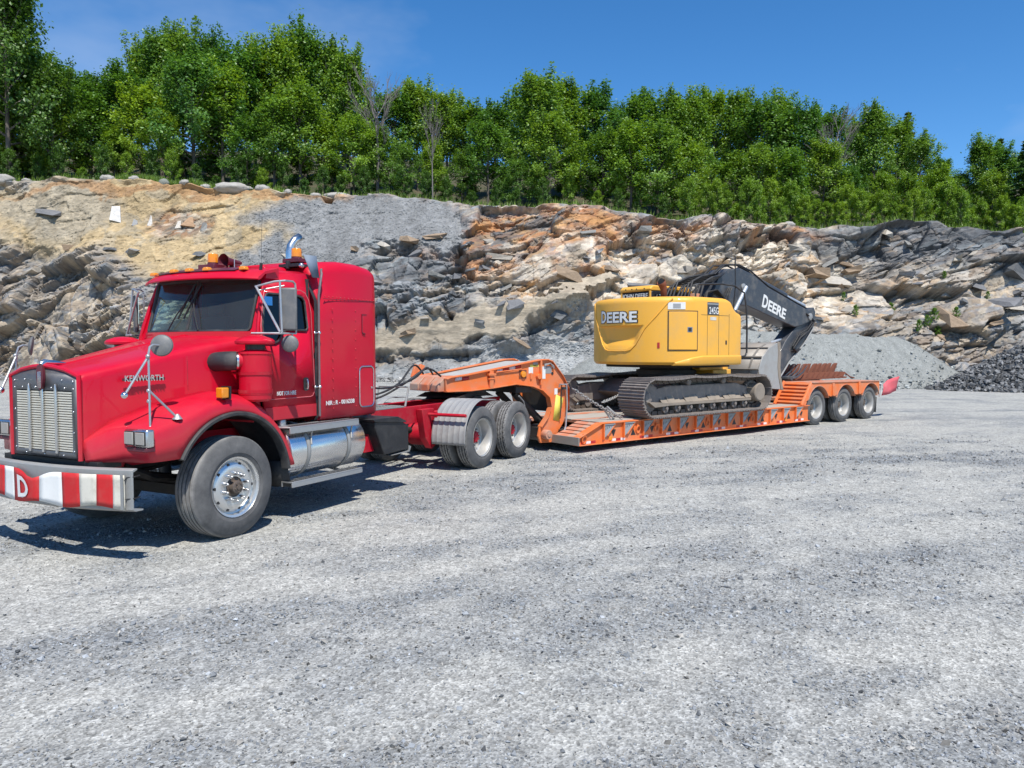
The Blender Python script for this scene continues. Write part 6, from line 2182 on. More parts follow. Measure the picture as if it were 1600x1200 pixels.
# raised rear deck over the wheels
for sd in (1, -1):
    # sloped slatted face
    b = B(); b.prism([(-.78, .56), (-.34, 1.13), (-.28, 1.13), (-.60, .56)], 'y', .48 * sd, 1.29 * sd); rp = b.build('rear_ramp', M['orange'], trailer, 0.006)
    st_ = B(); st_.box((0, 0, 0), (.035, .66, .05)); stm = st_.mesh('ramp_rib', M['orange'], 0)
    for q in range(6):
        t = .10 + q * .16
        o = link_mesh('ramp_rib', stm, rp); o.location = (lerp(-.80, -.36, t), -.90 * sd, lerp(.56, 1.13, t)); o.rotation_euler = (0, -math.atan2(.57, .44), 0)
    for l_ in (.50, 1.27):
        b = B(); b.tube([(-.80, l_ * sd, .57), (-.355, l_ * sd, 1.145)], .028, 6); b.build('ramp_edge', M['orange'], rp)
    # side plate with wheel arches
    pts = [(-.30, 1.135), (3.30, 1.09), (3.34, 1.06), (3.34, .62), (3.30, .62)]
    lower = []
    for k in (2, 1, 0):
        c_ = 1.42 * k
        a_ = arc(c_, .50, .535, 12 if k == 2 else 32, 148 if k > 0 else 160, 14)
        lower += a_
        if k > 0:
            lower += [(c_ - .58, .74), (c_ - .84, .74)]
    poly_ = [(-.62, .66), (-.30, 1.135), (3.30, 1.09), (3.34, 1.06), (3.34, .66)] + lower
    b = B(); panel_holes(b, poly_, [], lambda p, q: (p, 1.295 * sd, q))
    fp = b.build('wheel_fender', M['orange'], trailer, solid=0.012, smooth=0)
    fp.modifiers['solidify'].offset = 0
    for k in range(3):
        b = B()
        aa = np.linspace(22, 158, 18)
        b.loft([[(1.42 * k + r_ * math.cos(math.radians(a)), l * sd, .50 + r_ * math.sin(math.radians(a))) for (r_, l) in ((.53, .75), (.53, 1.312), (.545, 1.312), (.545, .75))] for a in aa])
        b.build('wheel_arch', M['orange_worn'], fp, smooth=40)
    for s_ in (.71, 2.13):
        b = B(); b.span((s_ - .05, 1.296 * sd, .76), (s_ + .05, 1.33 * sd, 1.09)); b.lathe([(.0005, 1.335), (.02, 1.335), (.02, 1.33)], (s_ - .02, 0, 1.0), 'y', 10, 0, sd); b.build('fender_post', M['orange'], fp, 0.006)
    b = B(); b.add([(3.22, .66 * sd, .62), (3.24, 1.28 * sd, .62), (3.20, 1.28 * sd, .18), (3.18, .66 * sd, .18)], [(0, 1, 2, 3)]); b.build('mud_flap', M['plastic'], trailer, solid=0.01)
    b = B(); b.prism([(-.33, 1.120), (3.34, 1.075), (3.34, 1.092), (-.33, 1.138)], 'y', .46 * sd, 1.325 * sd); b.build('rear_deck', M['orange_worn'], trailer, 0.004)
b = B(); b.span((-.5, -.48, .62), (3.25, .48, .70)); b.span((-.3, -.47, .72), (3.3, -.44, 1.1)); b.span((-.3, .44, .72), (3.3, .47, 1.1)); b.span((3.26, -1.28, .66), (3.32, 1.28, .95))
b.build('rear_frame', M['orange_worn'], trailer, 0.004)

# red warning flag at the tail
flag = empty('warning_flag', (TLX, TLY, -0.02), TL_RZ, 'faded red flag sticking out from the tail of the orange trailer', 'flag')
b = B(); b.tube([(3.28, 1.22, 1.02), (3.60, 1.24, .98)], .012, 6); b.tube([(3.58, 1.24, .62), (3.62, 1.24, 1.0)], .010, 6); b.build('flag_staff', M['white'], flag)
b = B()
b.loft([[(3.60 + 1.05 * t, 1.24 + .06 * math.sin(t * 5 + u_ * 2), lerp(.64, .98, u_) + t * (.18 if u_ > .5 else .12) + (0.05 * t * (u_ - .5))) for u_ in (0, .33, .66, 1)] for t in np.linspace(0, 1, 9)], close=False, caps=False)
b.build('flag_cloth', M['flag'], flag, solid=0.004)

# rusty rake lying on the rear deck
rake = empty('rusty_rake', (TLX, TLY, -0.02), TL_RZ, 'rusty brown toothed rake attachment lying on the raised tail of the trailer', 'rake')
b = B(); b.span((.35, -.42, 1.145), (3.15, -.25, 1.20)); b.span((.35, .30, 1.145), (3.15, .42, 1.19)); b.tube([(.4, -.05, 1.24), (3.1, -.05, 1.24)], .06, 8); b.build('rake_bar', M['rust'], rake)
tn = B()
tn.prism([(0, 1.15), (.09, 1.15), (.20, 1.28), (.34, 1.44), (.42, 1.58), (.30, 1.54), (.16, 1.40), (.03, 1.26)], 'y', -.05, .05)
tn.prism([(.0, 1.145), (.10, 1.145), (.30, 1.30), (.24, 1.33)], 'y', .05, .38)
tn_me = tn.mesh('rake_tooth', M['rust'], 0)
for k in range(10):
    o = link_mesh('rake_tooth', tn_me, rake); o.location = (.30 + k * .285, -(-.02 + .02 * (k % 2)), 0); o.rotation_euler = (0, 0, .02 * ((k * 5) % 3 - 1))
b = B(); b.tube([(2.3, .5, 1.16), (2.7, .55, 1.24), (2.9, .50, 1.30), (3.1, .55, 1.18), (3.25, .6, 1.15)], .016, 6); b.build('loose_cable', M['rust'], rake)
fork = empty('dark_tine_grapple', (TLX, TLY, -0.02), TL_RZ, 'dark steel tines fanned out under the excavator arm', 'grapple')
b = B(); b.tube([(-.05, -.55, 1.20), (-.05, .55, 1.20)], .06, 8); b.build('tine_bar', M['boom'], fork)
for k in range(9):
    l = -.52 + k * .13
    b = B(); pth = [(-.05, l, 1.20), (.25, l, 1.24), (.55, l, 1.36), (.78, l, 1.55)]
    b.tube(pth, [.03, .028, .022, .010], 5); b.build('tine', M['boom'], fork)

# ------------------------------------------------------------------ the yellow excavator
SC = -4.6
exc = empty('excavator', (TLX, TLY, -0.02), TL_RZ, 'yellow tracked excavator with dark boom chained down on the lowbed trailer', 'excavator')
# tracks
Rt, z0 = .385, .985
s_a, s_b = -6.70, -2.90
def track_path():
    pts = []
    n = 60
    for t in np.linspace(0, 1, n, endpoint=False): pts.append((lerp(s_a, s_b, t), z0 - Rt, (1, 0)))
    for a in np.linspace(-90, 90, 22, endpoint=False): pts.append((s_b + Rt * math.cos(math.radians(a)), z0 + Rt * math.sin(math.radians(a)), None))
    for t in np.linspace(0, 1, n, endpoint=False): pts.append((lerp(s_b, s_a, t), z0 + Rt + .035 * math.sin(math.pi * t) - .03 * abs(math.sin(3 * math.pi * t)), None))
    for a in np.linspace(90, 270, 22, endpoint=False): pts.append((s_a + Rt * math.cos(math.radians(a)), z0 + Rt * math.sin(math.radians(a)), None))
    return [(p[0], p[1]) for p in pts]
tp = np.array(track_path()); tpc = np.vstack([tp, tp[:1]])
seg_l = np.hypot(*(np.diff(tpc, axis=0).T)); cum = np.concatenate([[0], np.cumsum(seg_l)])
NS = 53
sh = B()
sh.box((0, 0, .0), (.180, .70, .022))
for dx in (-.07, 0, .07): sh.prism([(dx - .012, .011), (dx + .012, .011), (dx + .006, .036), (dx - .006, .036)], 'y', -.35, .35)
sh_me = sh.mesh('track_shoe', M['track'], 0)
lk = B(); lk.box((0, -.07, -.055), (.15, .035, .085)); lk.box((0, .07, -.055), (.15, .035, .085)); lk.tube([(.08, -.1, -.05), (.08, .1, -.05)], .025, 6); lk_me = lk.mesh('track_link', M['grease2'], 0)
for sd in (1, -1):
    b = B()
    b.prism([(-6.45, .80), (-6.60, .90), (-6.50, 1.16), (-6.0, 1.22), (-3.6, 1.22), (-3.15, 1.12), (-3.10, .80)], 'y', 1.00 * sd, 1.24 * sd)
    tf = b.build('track_frame', M['track'], exc, 0.02)
    b = B(); b.prism([(-6.55, .78), (-6.10, .80), (-3.12, .80), (-3.12, .85), (-6.05, .86), (-6.75, .90)], 'y', 1.02 * sd, 1.34 * sd); b.build('roller_guard', M['dirt'], tf, 0.006)
    dv, df_ = [], []
    b = B()      # dirt lying on the guard
    for k in range(16):
        s_ = lerp(-6.2, -3.2, k / 15)
        hgt = .10 + .05 * math.sin(k * 1.7) + .02 * math.sin(k * 3.1)
        b.add([(s_ - .12, 1.335 * sd, .862), (s_ + .12, 1.335 * sd, .862), (s_ + .12, 1.243 * sd, .862 + hgt), (s_ - .12, 1.243 * sd, .862 + hgt * .9)], [(0, 1, 2, 3)])
    b.build('dirt_bank', M['dirt'], tf, smooth=60)
    b = B(); b.lathe([(.0005, .14), (.10, .14), (.14, .10), (.33, .07), (.345, .07), (.345, -.07), (.33, -.07), (.1, -.14), (.0005, -.14)], (s_a, 1.15 * sd, z0), 'y', 32); b.build('idler', M['track'], exc, smooth=40)
    b = B(); b.prism([(-6.95, .78), (-6.55, .74), (-6.40, 1.20), (-6.62, 1.26), (-6.90, 1.22)], 'y', 1.22 * sd, 1.25 * sd); b.build('idler_guard', M['track'], exc, 0.01)
    b = B()
    nT = 21
    for i in range(nT):
        a0_, a1_ = 2 * math.pi * i / nT, 2 * math.pi * (i + .45) / nT
        b.prism([(s_b + .27 * math.cos(a0_), z0 + .27 * math.sin(a0_)), (s_b + .335 * math.cos(a0_ + .06), z0 + .335 * math.sin(a0_ + .06)), (s_b + .335 * math.cos(a1_ - .06), z0 + .335 * math.sin(a1_ - .06)), (s_b + .27 * math.cos(a1_), z0 + .27 * math.sin(a1_))], 'y', 1.12 * sd, 1.18 * sd)
    b.lathe([(.0005, 1.20), (.27, 1.20), (.28, 1.17), (.28, 1.10), (.0005, 1.10)], (s_b, 0, z0), 'y', 32, 0, sd)
    b.build('sprocket', M['track'], exc)
    b = B(); b.lathe([(.0005, 1.44), (.19, 1.44), (.215, 1.42), (.22, 1.20)], (s_b, 0, z0), 'y', 28, 0, sd); b.build('final_drive', M['dirt'], exc, smooth=30)
    for k in range(8):
        s_ = lerp(-6.15, -3.3, k / 7)
        b = B(); b.lathe([(.0005, .17), (.035, .17), (.04, .13), (.095, .12), (.095, .05), (.08, .05), (.08, -.05), (.095, -.05), (.095, -.12), (.0005, -.12)], (s_, 1.16 * sd, .745), 'y', 16, 0, sd); b.build('track_roller', M['track'], tf)
    for s_ in (-5.35, -4.1):
        b = B(); b.lathe([(.0005, .13), (.05, .13), (.075, .10), (.075, -.10), (.0005, -.10)], (s_, 1.16 * sd, 1.285), 'y', 16, 0, sd); b.build('carrier_roller', M['track'], tf)
    for i in range(NS):
        d_ = cum[-1] * (i + .3) / NS
        j = min(len(seg_l) - 1, int(np.searchsorted(cum, d_, 'right') - 1))
        t = (d_ - cum[j]) / seg_l[j]
        p = tpc[j] * (1 - t) + tpc[j + 1] * t
        dd = tpc[j + 1] - tpc[j]
        ang = math.atan2(dd[1], dd[0])
        # the outside of the loop is to the right of travel here
        o = link_mesh('track_shoe', sh_me, exc)
        o.location = (p[0], -1.15 * sd, p[1])
        o.rotation_euler = (0, -ang + math.pi, 0)
        l_ = link_mesh('track_link', lk_me, o)
# car body and swing ring
b = B()
b.prism([(-5.9, 1.02), (-5.5, 1.30), (-3.7, 1.30), (-3.3, 1.02), (-3.6, .88), (-5.6, .88)], 'y', -1.02, 1.02)
b.build('undercarriage', M['track'], exc, 0.02)
b = B(); b.lathe([(.66, 1.28), (.66, 1.40), (.70, 1.41), (.70, 1.52), (.62, 1.53), (.62, 1.64)], (SC, 0, 0), 'z', 40); b.build('swing_ring', M['grease'], exc)

# upper body, footprint round the swing centre, as (s, lat)
RR = 1.70
def foot(phi, R=RR):
    """phi: degrees from straight back (rear), positive to the near side"""
    a = math.radians(phi)
    s_, l = -math.cos(a) * R, math.sin(a) * R
    lim = 1.50 * R / RR
    if abs(l) > lim * .90:
        l = math.copysign(lim * .90 + (lim * .10) * math.tanh((abs(l) - lim * .90) / (lim * .10)), l)
    return (SC + s_, l)
Z0, Z1 = 1.655, 3.13
def pocket(phi, z):
    """depth of the hand-hold hollow in the counterweight below the name"""
    hw = np.interp(z, [1.98, 2.10, 2.5, 3.1], [10, 17, 23, 27])
    if abs(phi) > hw or z < 1.98 or z > 2.52: return 0.0
    e = min(1.0, (hw - abs(phi)) / 4.0)
    return .10 * e * np.interp(z, [1.98, 2.08, 2.20, 2.46, 2.50, 2.52], [0, .35, 1.0, .75, .55, 0])
phis = np.linspace(-62, 62, 125)
zs = np.concatenate([np.linspace(Z0, Z1 - .12, 70)])
rings = []
for ph in phis:
    col = []
    s_, l = foot(ph, RR - .07); col.append((s_, l, Z0))
    for z in zs:
        R = RR - pocket(ph, z) - .05 * max(0, (Z0 + .06 - z) / .06)
        s_, l = foot(ph, R); col.append((s_, l, z))
    for k in range(1, 6):
        a = math.radians(18 * k)
        s_, l = foot(ph, RR - .12 + .12 * math.cos(a)); col.append((s_, l, Z1 - .12 + .12 * math.sin(a) - .05 * math.cos(math.radians(ph * 1.3)) * 0))
    rings.append(col)
b = B(); b.loft(rings, close=False, caps=False)
top_poly = [r_[-1] for r_ in rings]
b.poly(top_poly); b.poly([r_[0] for r_ in rings][::-1])
b.poly(rings[0]); b.poly(rings[-1][::-1])
cwt = b.build('counterweight', M['yellow'], exc, smooth=35)
b = B()      # raised crease round the pocket
cr = []
for (ph, z) in ((-35, 3.05), (-30, 2.7), (-24, 2.45), (-17, 2.10), (-13, 1.99), (-9, 1.955), (0, 1.95), (9, 1.955), (13, 1.99), (17, 2.10), (24, 2.45), (32, 2.70), (40, 2.98), (44, 3.08)):
    s_, l = foot(ph, RR + .004); cr.append((s_, l, z))
b.tube(cr, .016, 6); b.build('crease', M['yellow'], cwt, smooth=60)
for z in (1.95, 2.15, 2.4, 2.65, 2.9):
    s_, l = foot(-58, RR + .01); b = B(); b.box((s_, l, z), (.05, .03, .05)); b.build('edge_lug', M['yellow'], cwt)
# engine house sides (near and far), rounded into the counterweight
def side_body(sgn, phi0, s_end, name):
    rings = []
    fp = [foot(ph * sgn) for ph in np.linspace(phi0, 88, 22)]
    s1, l1 = fp[-1]
    for t in np.linspace(0, 1, 8)[1:]:
        fp.append((lerp(s1, s_end - .10, t), l1 - sgn * .05 * t * t))
    for a in (20, 45, 70, 90):
        fp.append((s_end - .10 + .10 * math.sin(math.radians(a)), fp[29 - 1][1] - sgn * .10 * (1 - math.cos(math.radians(a)))))
    return fp
fpn = side_body(1, 60, -3.66, 'x')
inner_l = .55
def wall(fp, ztop_fn, name, zlow=Z0, closed_l=inner_l, mat='yellow'):
    rings = []
    for (s_, l) in fp:
        zt_ = ztop_fn(s_)
        r_ = .11
        col = [(s_, l, zlow)] + [(s_, l, z) for z in np.linspace(zlow + .1, zt_ - r_, 6)]
        for k in range(1, 6):
            a = math.radians(18 * k)
            ll = l - math.copysign(r_ * (1 - math.cos(a)), l)
            col.append((s_, ll, zt_ - r_ + r_ * math.sin(a)))
        col.append((s_, closed_l, zt_ + .002)); col.append((s_, closed_l, zlow))
        rings.append(col)
    b_ = B(); b_.loft(rings, close=True, caps=True)
    return b_.build(name, M[mat], exc, smooth=35)
def ztop_near(s_): return float(np.interp(s_, [-9, -4.35, -4.18, -4.08, -4.0, -3.85, -3.6], [3.13, 3.13, 3.10, 3.03, 2.90, 2.84, 2.78]))
body = wall(fpn, ztop_near, 'engine_housing')
fpf = [(s_, -l) for (s_, l) in side_body(1, 60, -3.5, 'x')]
body2 = wall(fpf, lambda s_: 2.35, 'side_housing', closed_l=-.55)
b = B(); b.span((-5.2, -.56, Z0), (-3.5, .56, 2.6)); b.span((-5.4, -.9, 2.5), (-4.9, .9, 3.08)); b.build('machine_deck', M['black'], exc, 0.01)
# lower skirt, near side
rings = []
for (s_, l) in [foot(ph, RR + .012) for ph in np.linspace(46, 58, 6)] + [(s_, l + .012) for (s_, l) in fpn]:
    h_ = float(np.interp(s_, [-5.9, -5.5, -5.2, -3.6], [.02, .16, .20, .20]))
    rings.append([(s_, l - .10, Z0 - .015), (s_, l - .015, Z0 - .008), (s_, l + .012, Z0 + .03), (s_, l + .012, Z0 + h_ - .02), (s_, l - .01, Z0 + h_), (s_, l - .10, Z0 + h_)])
b = B(); b.loft(rings); b.build('lower_skirt', M['yellow'], exc, smooth=40)
# doors, seams and marks on the curved side: a strip patch bent round the footprint
def on_side(phi, off=0.0):
    """near side point at an angle seen from the swing centre (beyond 88 deg: along the straight side)"""
    if phi <= 60: return foot(phi, RR + off)
    fp = fpn
    ang = [math.degrees(math.atan2(l, -(s_ - SC))) for (s_, l) in fp]
    s_ = float(np.interp(phi, ang, [p[0] for p in fp])); l = float(np.interp(phi, ang, [p[1] for p in fp]))
    d = math.hypot(s_ - SC, l)
    return (SC + (s_ - SC) * (d + off) / d, l * (d + off) / d)
def side_patch(ph0, ph1, za, zb, off, n=14, th=.01):
    b_ = B()
    rr_ = []
    for ph in np.linspace(ph0, ph1, n):
        s_, l = on_side(ph, off); s2, l2 = on_side(ph, off - th)
        rr_.append([(s_, l, za), (s_, l, zb), (s2, l2, zb), (s2, l2, za)])
    b_.loft(rr_)
    return b_
side_patch(40.5, 63, 1.965, 2.82, .012, th=.02).build('service_door', M['black'], body, smooth=30)
door_y = side_patch(41.2, 62.3, 1.985, 2.80, .020, th=.02).build('service_door_panel', M['yellow'], body, 0.006, smooth=30)
side_patch(54.5, 58.5, 2.36, 2.47, .024, th=.006).build('door_latch', M['greyplate'], body)
side_patch(55.2, 57.6, 2.38, 2.45, .030, th=.006).build('latch_lever', M['black'], body)
for ph in (73.5, 88.5, 103.5):
    side_patch(ph, ph + .35, 1.86, 2.78 if ph > 80 else 2.74, .002, 3, .006).build('panel_seam', M['black'], body)
side_patch(66.5, 103, 2.735, 2.743, .002, 20, .006).build('panel_seam', M['black'], body)
side_patch(98.5, 100.5, 2.10, 2.19, .006, 3).build('door_latch', M['black'], body)
side_patch(73.5, 88.0, 2.75, 3.02, .004, 10, .008).build('model_plate', M['boomdecal'] if 'boomdecal' in M else M['boom'], body)
side_patch(73.2, 88.2, 2.965, 3.0, .008, 10, .008).build('plate_stripe', M['galv'], body)
side_patch(40.5, 53.0, 2.85, 3.00, .008, 8, .006).build('notice_sticker', M['white'], body)
side_patch(44.2, 49.6, 2.87, 2.97, .011, 6, .004).build('sticker_picture', M['brkt'], body)
side_patch(77, 85, 2.63, 2.70, .004, 6, .004).build('small_sticker', M['offwhite'], body)
side_patch(33.2, 34.9, 2.02, 2.14, .010, 3).build('reflector', M['reflred'], cwt)
def curved_text(txt, ph0, ph1, za, zb, off, bold, mat, name, parent, fn=None, shear=0.0):
    vs_, fs_ = text_verts(txt, 1.0, bold, 0.0, shear)
    xs = [p[0] for p in vs_]; ys = [p[1] for p in vs_]
    b_ = B(); pts = []
    for p in vs_:
        ph = lerp(ph0, ph1, (p[0] - min(xs)) / (max(xs) - min(xs)))
        s_, l = on_side(ph, off)
        pts.append((s_, l, lerp(za, zb, (p[1] - min(ys)) / (max(ys) - min(ys)))))
    b_.add(pts, fs_)
    return b_.build(name, M[mat], parent, smooth=0)
# company name on the counterweight: big first letter, smaller capitals, black edged
for (mat, off, bold, gdx) in (('decalblack', .010, .075, .9), ('white', .014, .03, 0)):
    curved_text('D', -18.4 - gdx, -11.6 + gdx * .6, 2.585 - gdx * .018, 2.855 + gdx * .018, off, bold, mat, 'name_lettering', cwt)
    curved_text('EERE', -10.6 - gdx * .6, 18.0 + gdx, 2.585 - gdx * .018, 2.82 + gdx * .018, off, bold, mat, 'name_lettering', cwt)
curved_text('245G', 75.5, 87.8, 2.765, 2.915, .009, .008, 'white', 'model_lettering', body)
# exhaust stack, filler, handrail
b = B()
b.tube([(-5.07, .30, 3.05), (-5.07, .30, 3.36), (-5.11, .30, 3.46), (-5.17, .30, 3.53)], [.075, .075, .09, .105], 16, caps=False); b.build('exhaust_pipe', M['rust'], exc, solid=0.006)
b = B(); b.lathe([(.0005, 0), (.098, 0)], (-5.16, .30, 3.515), 'x', 16); b.build('exhaust_mouth', M['black'], exc)
b = B()
hr = [(-4.75, .95, 3.10), (-4.75, .95, 3.42), (-4.65, .95, 3.46), (-3.95, 1.05, 3.50), (-3.62, 1.20, 3.46), (-3.46, 1.34, 3.30), (-3.42, 1.38, 2.95), (-3.42, 1.40, 2.4), (-3.42, 1.40, 1.92), (-3.48, 1.40, 1.84), (-3.62, 1.38, 1.82)]
b.tube(hr, .021, 8); b.tube([(-3.66, 1.18, 2.8), (-3.60, 1.20, 3.46), (-3.60, 1.18, 4.15)], .016, 6)
b.build('handrail', M['black'], exc, smooth=60)
# cab on the far side
CB = (-4.60, -2.70, -1.45, -.47)
b = B()
M['boomdecal'] = paint('dark_grey_decal', (0.05, 0.055, 0.06), 0.5, (0.2, 0.2, 0.2), 0.1, 0, 6)
prof = [(CB[0], 1.75), (CB[1] + .05, 1.75), (CB[1], 2.1), (CB[1] - .05, 2.6), (CB[1] - .35, 3.36), (CB[1] - .45, 3.42), (CB[0] + .05, 3.42), (CB[0], 3.38)]
b.prism(prof, 'y', CB[2], CB[3]); cab_o = b.build('operator_cab', M['black'], exc, 0.03)
b = B()
b.prism([(CB[0] - .03, 3.40), (CB[0] - .05, 3.47), (CB[0] + .05, 3.54), (CB[1] - .55, 3.55), (CB[1] - .40, 3.50), (CB[1] - .30, 3.36), (CB[1] - .40, 3.40)], 'y', CB[2] - .01, CB[3] + .01); b.build('cab_roof', M['yellow'], cab_o, 0.03)
b = B()
for z in (0,):
    for l in (CB[2] + .03, CB[3] - .03):
        b.tube([(CB[0] - .005, l, 1.8), (CB[0] - .005, l, 3.42)], .03, 6)
    b.tube([(CB[1] - .33, CB[3] + .012, 3.36), (CB[1] - .03, CB[3] + .012, 2.6)], .03, 6)
b.build('cab_post', M['yellow'], cab_o)
b = B(); panel_holes(b, [(CB[0] + .12, 2.4), (CB[1] - .15, 2.4), (CB[1] - .40, 3.32), (CB[0] + .12, 3.32)], [], lambda p, q: (p, CB[3] + .012, q)); b.build('cab_window', M['darkglass'], cab_o, smooth=0)
b = B()
put_text(b, 'JOHN DEERE', (CB[0] - .040, CB[2] + .08, 3.20), (0, 1, 0), (0, 0, 1), .15, .82, .012, .002, az=(-1, 0, 0)); b.build('cab_lettering', M['white'], cab_o, smooth=0)
for l in (-1.25, -1.05, -.9, -.65):
    b = B(); b.lathe([(.0005, -.004), (.02, 0)], (CB[0] - .052, l, 3.462), 'x', 8); b.build('roof_bolt', M['black'], cab_o)

# boom, arm and rams (in the plane of the machine)
BL = .12
def plate(poly, w, name, mat, lat=BL, bevel=.02):
    b_ = B(); b_.prism(poly, 'y', lat - w / 2, lat + w / 2)
    return b_.build(name, M[mat], exc, bevel)
boom_poly = [(-3.95, 2.05), (-3.70, 1.95), (-3.35, 2.15), (-2.85, 2.75), (-2.40, 3.10), (-1.9, 3.10), (-.6, 2.80), (.35, 2.60), (.75, 2.66), (1.15, 2.78), (1.25, 2.92), (1.12, 3.06), (.4, 3.24), (-1.0, 3.62), (-1.75, 3.93), (-2.2, 4.02), (-2.75, 3.98), (-3.15, 3.70)]
boom = plate(boom_poly, .52, 'boom', 'boom')
for sgn in (1, -1):
    for (p_, r_) in (((-2.10, 3.56), .09), ((1.10, 2.90), .10)):
        b = B(); b.lathe([(.0005, .05), (r_ * .5, .05), (r_, .03), (r_, 0)], (p_[0], BL + .26 * sgn, p_[1]), 'y', 18, 0, sgn)
        b.build('boom_pin', M['galv'], boom)
    # boom rams
    b = B(); b.tube([(-3.20, BL + .40 * sgn, 1.95), (-2.62, BL + .38 * sgn, 2.94)], .085, 14); b.build('boom_ram', M['boom'], exc)
    b = B(); b.tube([(-2.62, BL + .38 * sgn, 2.94), (-2.10, BL + .36 * sgn, 3.56)], .048, 12); b.build('ram_rod', M['rod'], exc)
b = B()
yb = BL + .263
dxv = Vector((1.07, 0, -.30)).normalized(); upv = Vector((.27, 0, .963)).normalized()
w0 = put_text(b, 'D', Vector((-1.26, yb, 3.10)), dxv, upv, .34, .24, .03, .002, az=(0, 1, 0))
put_text(b, 'EERE', Vector((-1.26, yb, 3.10)) + dxv * .275, dxv, upv, .275, .86, .03, .002, az=(0, 1, 0))
b.build('boom_lettering', M['white'], boom, smooth=0)
# arm ram along the top of the boom
b = B(); b.tube([(-1.95, BL, 4.02), (.25, BL, 3.46)], .085, 14); b.build('arm_ram', M['boom'], exc)
b = B(); b.tube([(.25, BL, 3.46), (1.25, BL, 3.22)], .05, 12); b.build('ram_rod', M['rod'], exc)
for off in (.12, .20, -.14):
    b = B(); b.tube([(-3.2, BL + off, 3.82), (-2.8, BL + off, 4.08), (-2.2, BL + off, 4.12), (-1.7, BL + off, 4.0), (-.9, BL + off, 3.66), (.5, BL + off, 3.27), (1.0, BL + off, 3.14)], .022, 6); b.build('hydraulic_line', M['hose'], boom, smooth=60)
arm_poly = [(.65, 2.72), (1.05, 3.05), (1.42, 3.18), (1.52, 3.05), (1.46, 2.66), (1.0, 2.22), (.2, 1.66), (-.30, 1.20), (-.50, 1.16), (-.58, 1.36), (-.42, 1.72), (.0, 2.22)]
arm = plate(arm_poly, .40, 'arm', 'boom')
b = B(); b.tube([(1.40, BL + .22, 2.62), (.9, BL + .22, 2.15), (.15, BL + .22, 1.64), (-.30, BL + .22, 1.22)], .022, 6); b.build('arm_edge', M['galv'], arm)
for q, off in enumerate((.24, .27, .22)):
    b = B(); b.tube([(.9, BL + off, 2.98), (1.25 + .05 * q, BL + off + .03, 2.78), (.95, BL + off + .04, 2.55 - .06 * q), (.55, BL + off + .04, 2.42 - .1 * q), (.25, BL + off + .02, 2.08 - .06 * q), (.35 + .1 * q, BL + off, 1.92), (.62, BL + off, 2.0)], .024, 7); b.build('hydraulic_hose', M['hose'], arm, smooth=60)
b = B(); b.tube([(.95, BL, 2.45), (.10, BL + .0, 2.28)], .075, 12); b.build('bucket_ram', M['boom'], exc)
b = B(); b.tube([(.15, BL, 2.28), (-.60, BL, 2.12)], .04, 10); b.build('ram_rod', M['rod'], exc)
b = B()
for sgn in (1, -1):
    b.prism([(-.66, 2.18), (-.54, 2.20), (-.40, 1.62), (-.52, 1.60)], 'y', BL + .22 * sgn, BL + .25 * sgn)
    b.prism([(-.70, 2.20), (-.58, 2.06), (-1.02, 1.92), (-1.08, 2.02)], 'y', BL + .15 * sgn, BL + .19 * sgn)
b.build('bucket_linkage', M['bucket'], exc, 0.01)
M['bucketside'] = paint('worn_bucket_cheek', (0.42, 0.41, 0.39), 0.45, (0.30, 0.25, 0.2), 0.5, 0, 4, metal=0.4, fine=0.3)
# bucket: curved shell, cheeks and edge
shell = [(-1.32, 2.17), (-1.48, 2.12), (-1.75, 2.02), (-2.02, 1.80), (-2.16, 1.52), (-2.14, 1.26), (-1.92, 1.08), (-1.6, 1.0), (-1.15, .965)]
BLo, BHi = -.80, .90
b = B(); b.loft([[(s_, BLo, z) for (s_, z) in shell], [(s_, BHi, z) for (s_, z) in shell]], close=False, caps=False)
bk_ = b.build('bucket', M['bucket'], exc, smooth=40, solid=0.03)
for l in (BLo, BHi):
    b = B(); b.prism(shell + [(-1.30, 1.35), (-1.28, 1.7)], 'y', l - .015, l + .015); b.build('bucket_cheek', M['bucketside'], bk_, 0.006)
    b = B()
    b.loft([[(s_, l - .03, z), (s_, l + .03, z), (s_ + .12, l + .03, z - .02), (s_ + .12, l - .03, z - .02)] for (s_, z) in ((-1.36, 2.19), (-1.32, 1.90), (-1.34, 1.55), (-1.30, 1.30), (-1.18, .96))])
    b.build('side_cutter', M['dirt'], bk_, 0.01)
for (k, (sa, za)) in enumerate(((-1.77, 2.035), (-2.035, 1.80), (-2.175, 1.50), (-2.16, 1.27), (-1.94, 1.08))):
    b = B(); b.tube([(sa, BLo - .01, za), (sa, BHi + .01, za)], .018 if k != 1 else .03, 6); b.build('wear_strip', M['bucket'], bk_)
for l in (BLo + .25, BHi - .25):
    b = B(); b.loft([[(s_ - .006, l - .025, z + .004), (s_ - .022, l - .025, z + .012), (s_ - .022, l + .025, z + .012), (s_ - .006, l + .025, z + .004)] for (s_, z) in shell[1:8]]); b.build('wear_strip', M['bucket'], bk_)
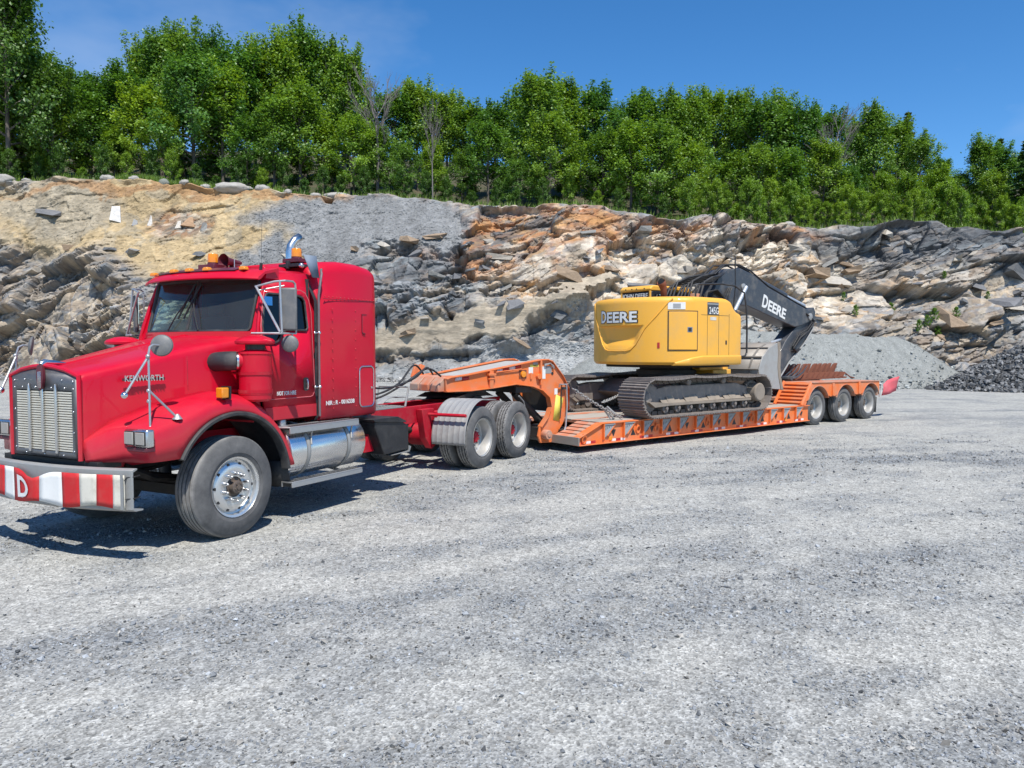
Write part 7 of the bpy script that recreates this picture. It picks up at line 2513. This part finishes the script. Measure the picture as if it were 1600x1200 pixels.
# hoses between the house and the boom foot
for q in range(11):
    l = -.32 + q * .085
    b = B()
    h0 = 3.45 + .05 * (q % 4)
    b.tube([(-4.35, l * 1.4, 2.75), (-4.30, l * 1.35, 3.15), (-4.10, l * 1.3, h0), (-3.7, l * 1.15, h0 + .14), (-3.30, l + .05, h0 + .22), (-3.0, l * .7 + .08, 3.85)], .030, 7)
    b.build('hydraulic_hose', M['hose'], exc, smooth=60)
for q in range(4):
    b = B(); l = .40 + q * .05
    b.tube([(-3.9, l, 2.7), (-3.8, l, 3.2 + .05 * q), (-3.4, l, 3.42), (-3.0, l, 3.28 - .04 * q), (-2.75, l - .05, 3.5)], .022, 6); b.build('hydraulic_hose', M['hose'], exc, smooth=60)
b = B(); b.span((-4.6, .30, 2.6), (-3.75, .54, 3.20)); b.build('hose_guard', M['boom'], exc, 0.02)
b = B(); b.span((-4.45, .56, 3.05), (-4.25, .70, 3.28)); b.build('tank_neck', M['orange_worn'], exc, 0.01)
b = B(); b.span((-4.3, .2, 1.50), (-3.2, .75, 1.66)); b.span((-4.0, -.3, 1.4), (-3.3, .9, 1.52)); b.build('belly_plate', M['yellow'], exc, 0.02)
b = B(); b.span((-5.6, -1.0, 1.58), (-3.5, 1.0, 1.654)); b.build('turntable', M['grease'], exc, 0.02)

# ------------------------------------------------------------------ tie-down chains
def chain(p0, p1, label, sag=.03, pitch=.062, wire=.0095):
    e = empty('tie_down_chain', (TLX, TLY, -0.02), TL_RZ, label, 'chain', 'chains holding the excavator')
    p0, p1 = Vector(p0), Vector(p1)
    L = (p1 - p0).length
    n = int(L / pitch)
    lb = B()
    lp = rrect(0, 0, .092, .048, .0235, 4)
    lb.tube([(x, y, 0) for (x, y) in lp], wire, 5, loop=True)
    me = lb.mesh('chain_link', M['galv'], 50, flip=False)
    d = (p1 - p0).normalized()
    dw = Vector((d.x, -d.y, d.z))
    q = dw.to_track_quat('X', 'Z')
    for i in range(n):
        t = (i + .5) / n
        p = p0.lerp(p1, t) - Vector((0, 0, sag * 4 * t * (1 - t)))
        o = link_mesh('chain_link', me, e)
        o.location = (p.x, -p.y, p.z)
        o.rotation_mode = 'QUATERNION'
        from mathutils import Quaternion
        o.rotation_quaternion = q @ Quaternion((1, 0, 0), math.pi / 2 * (i % 2))
    return e
ch = chain((-8.40, .80, 1.22), (-7.36, 1.16, .60), 'long steel chain slanting from the gooseneck down to the trailer deck edge')
b = B(); b.tube([(-7.70, .98, .78), (-7.58, 1.06, .58), (-7.45, 1.02, .585), (-7.52, .94, .70)], .020, 6); b.tube([(-7.66, 1.02, .84), (-7.52, 1.10, .70)], .024, 6); b.build('load_binder', M['galv'], ch)
chain((-7.62, .86, .92), (-6.30, .45, 1.16), 'short steel chain running from the binder back under the excavator tracks')
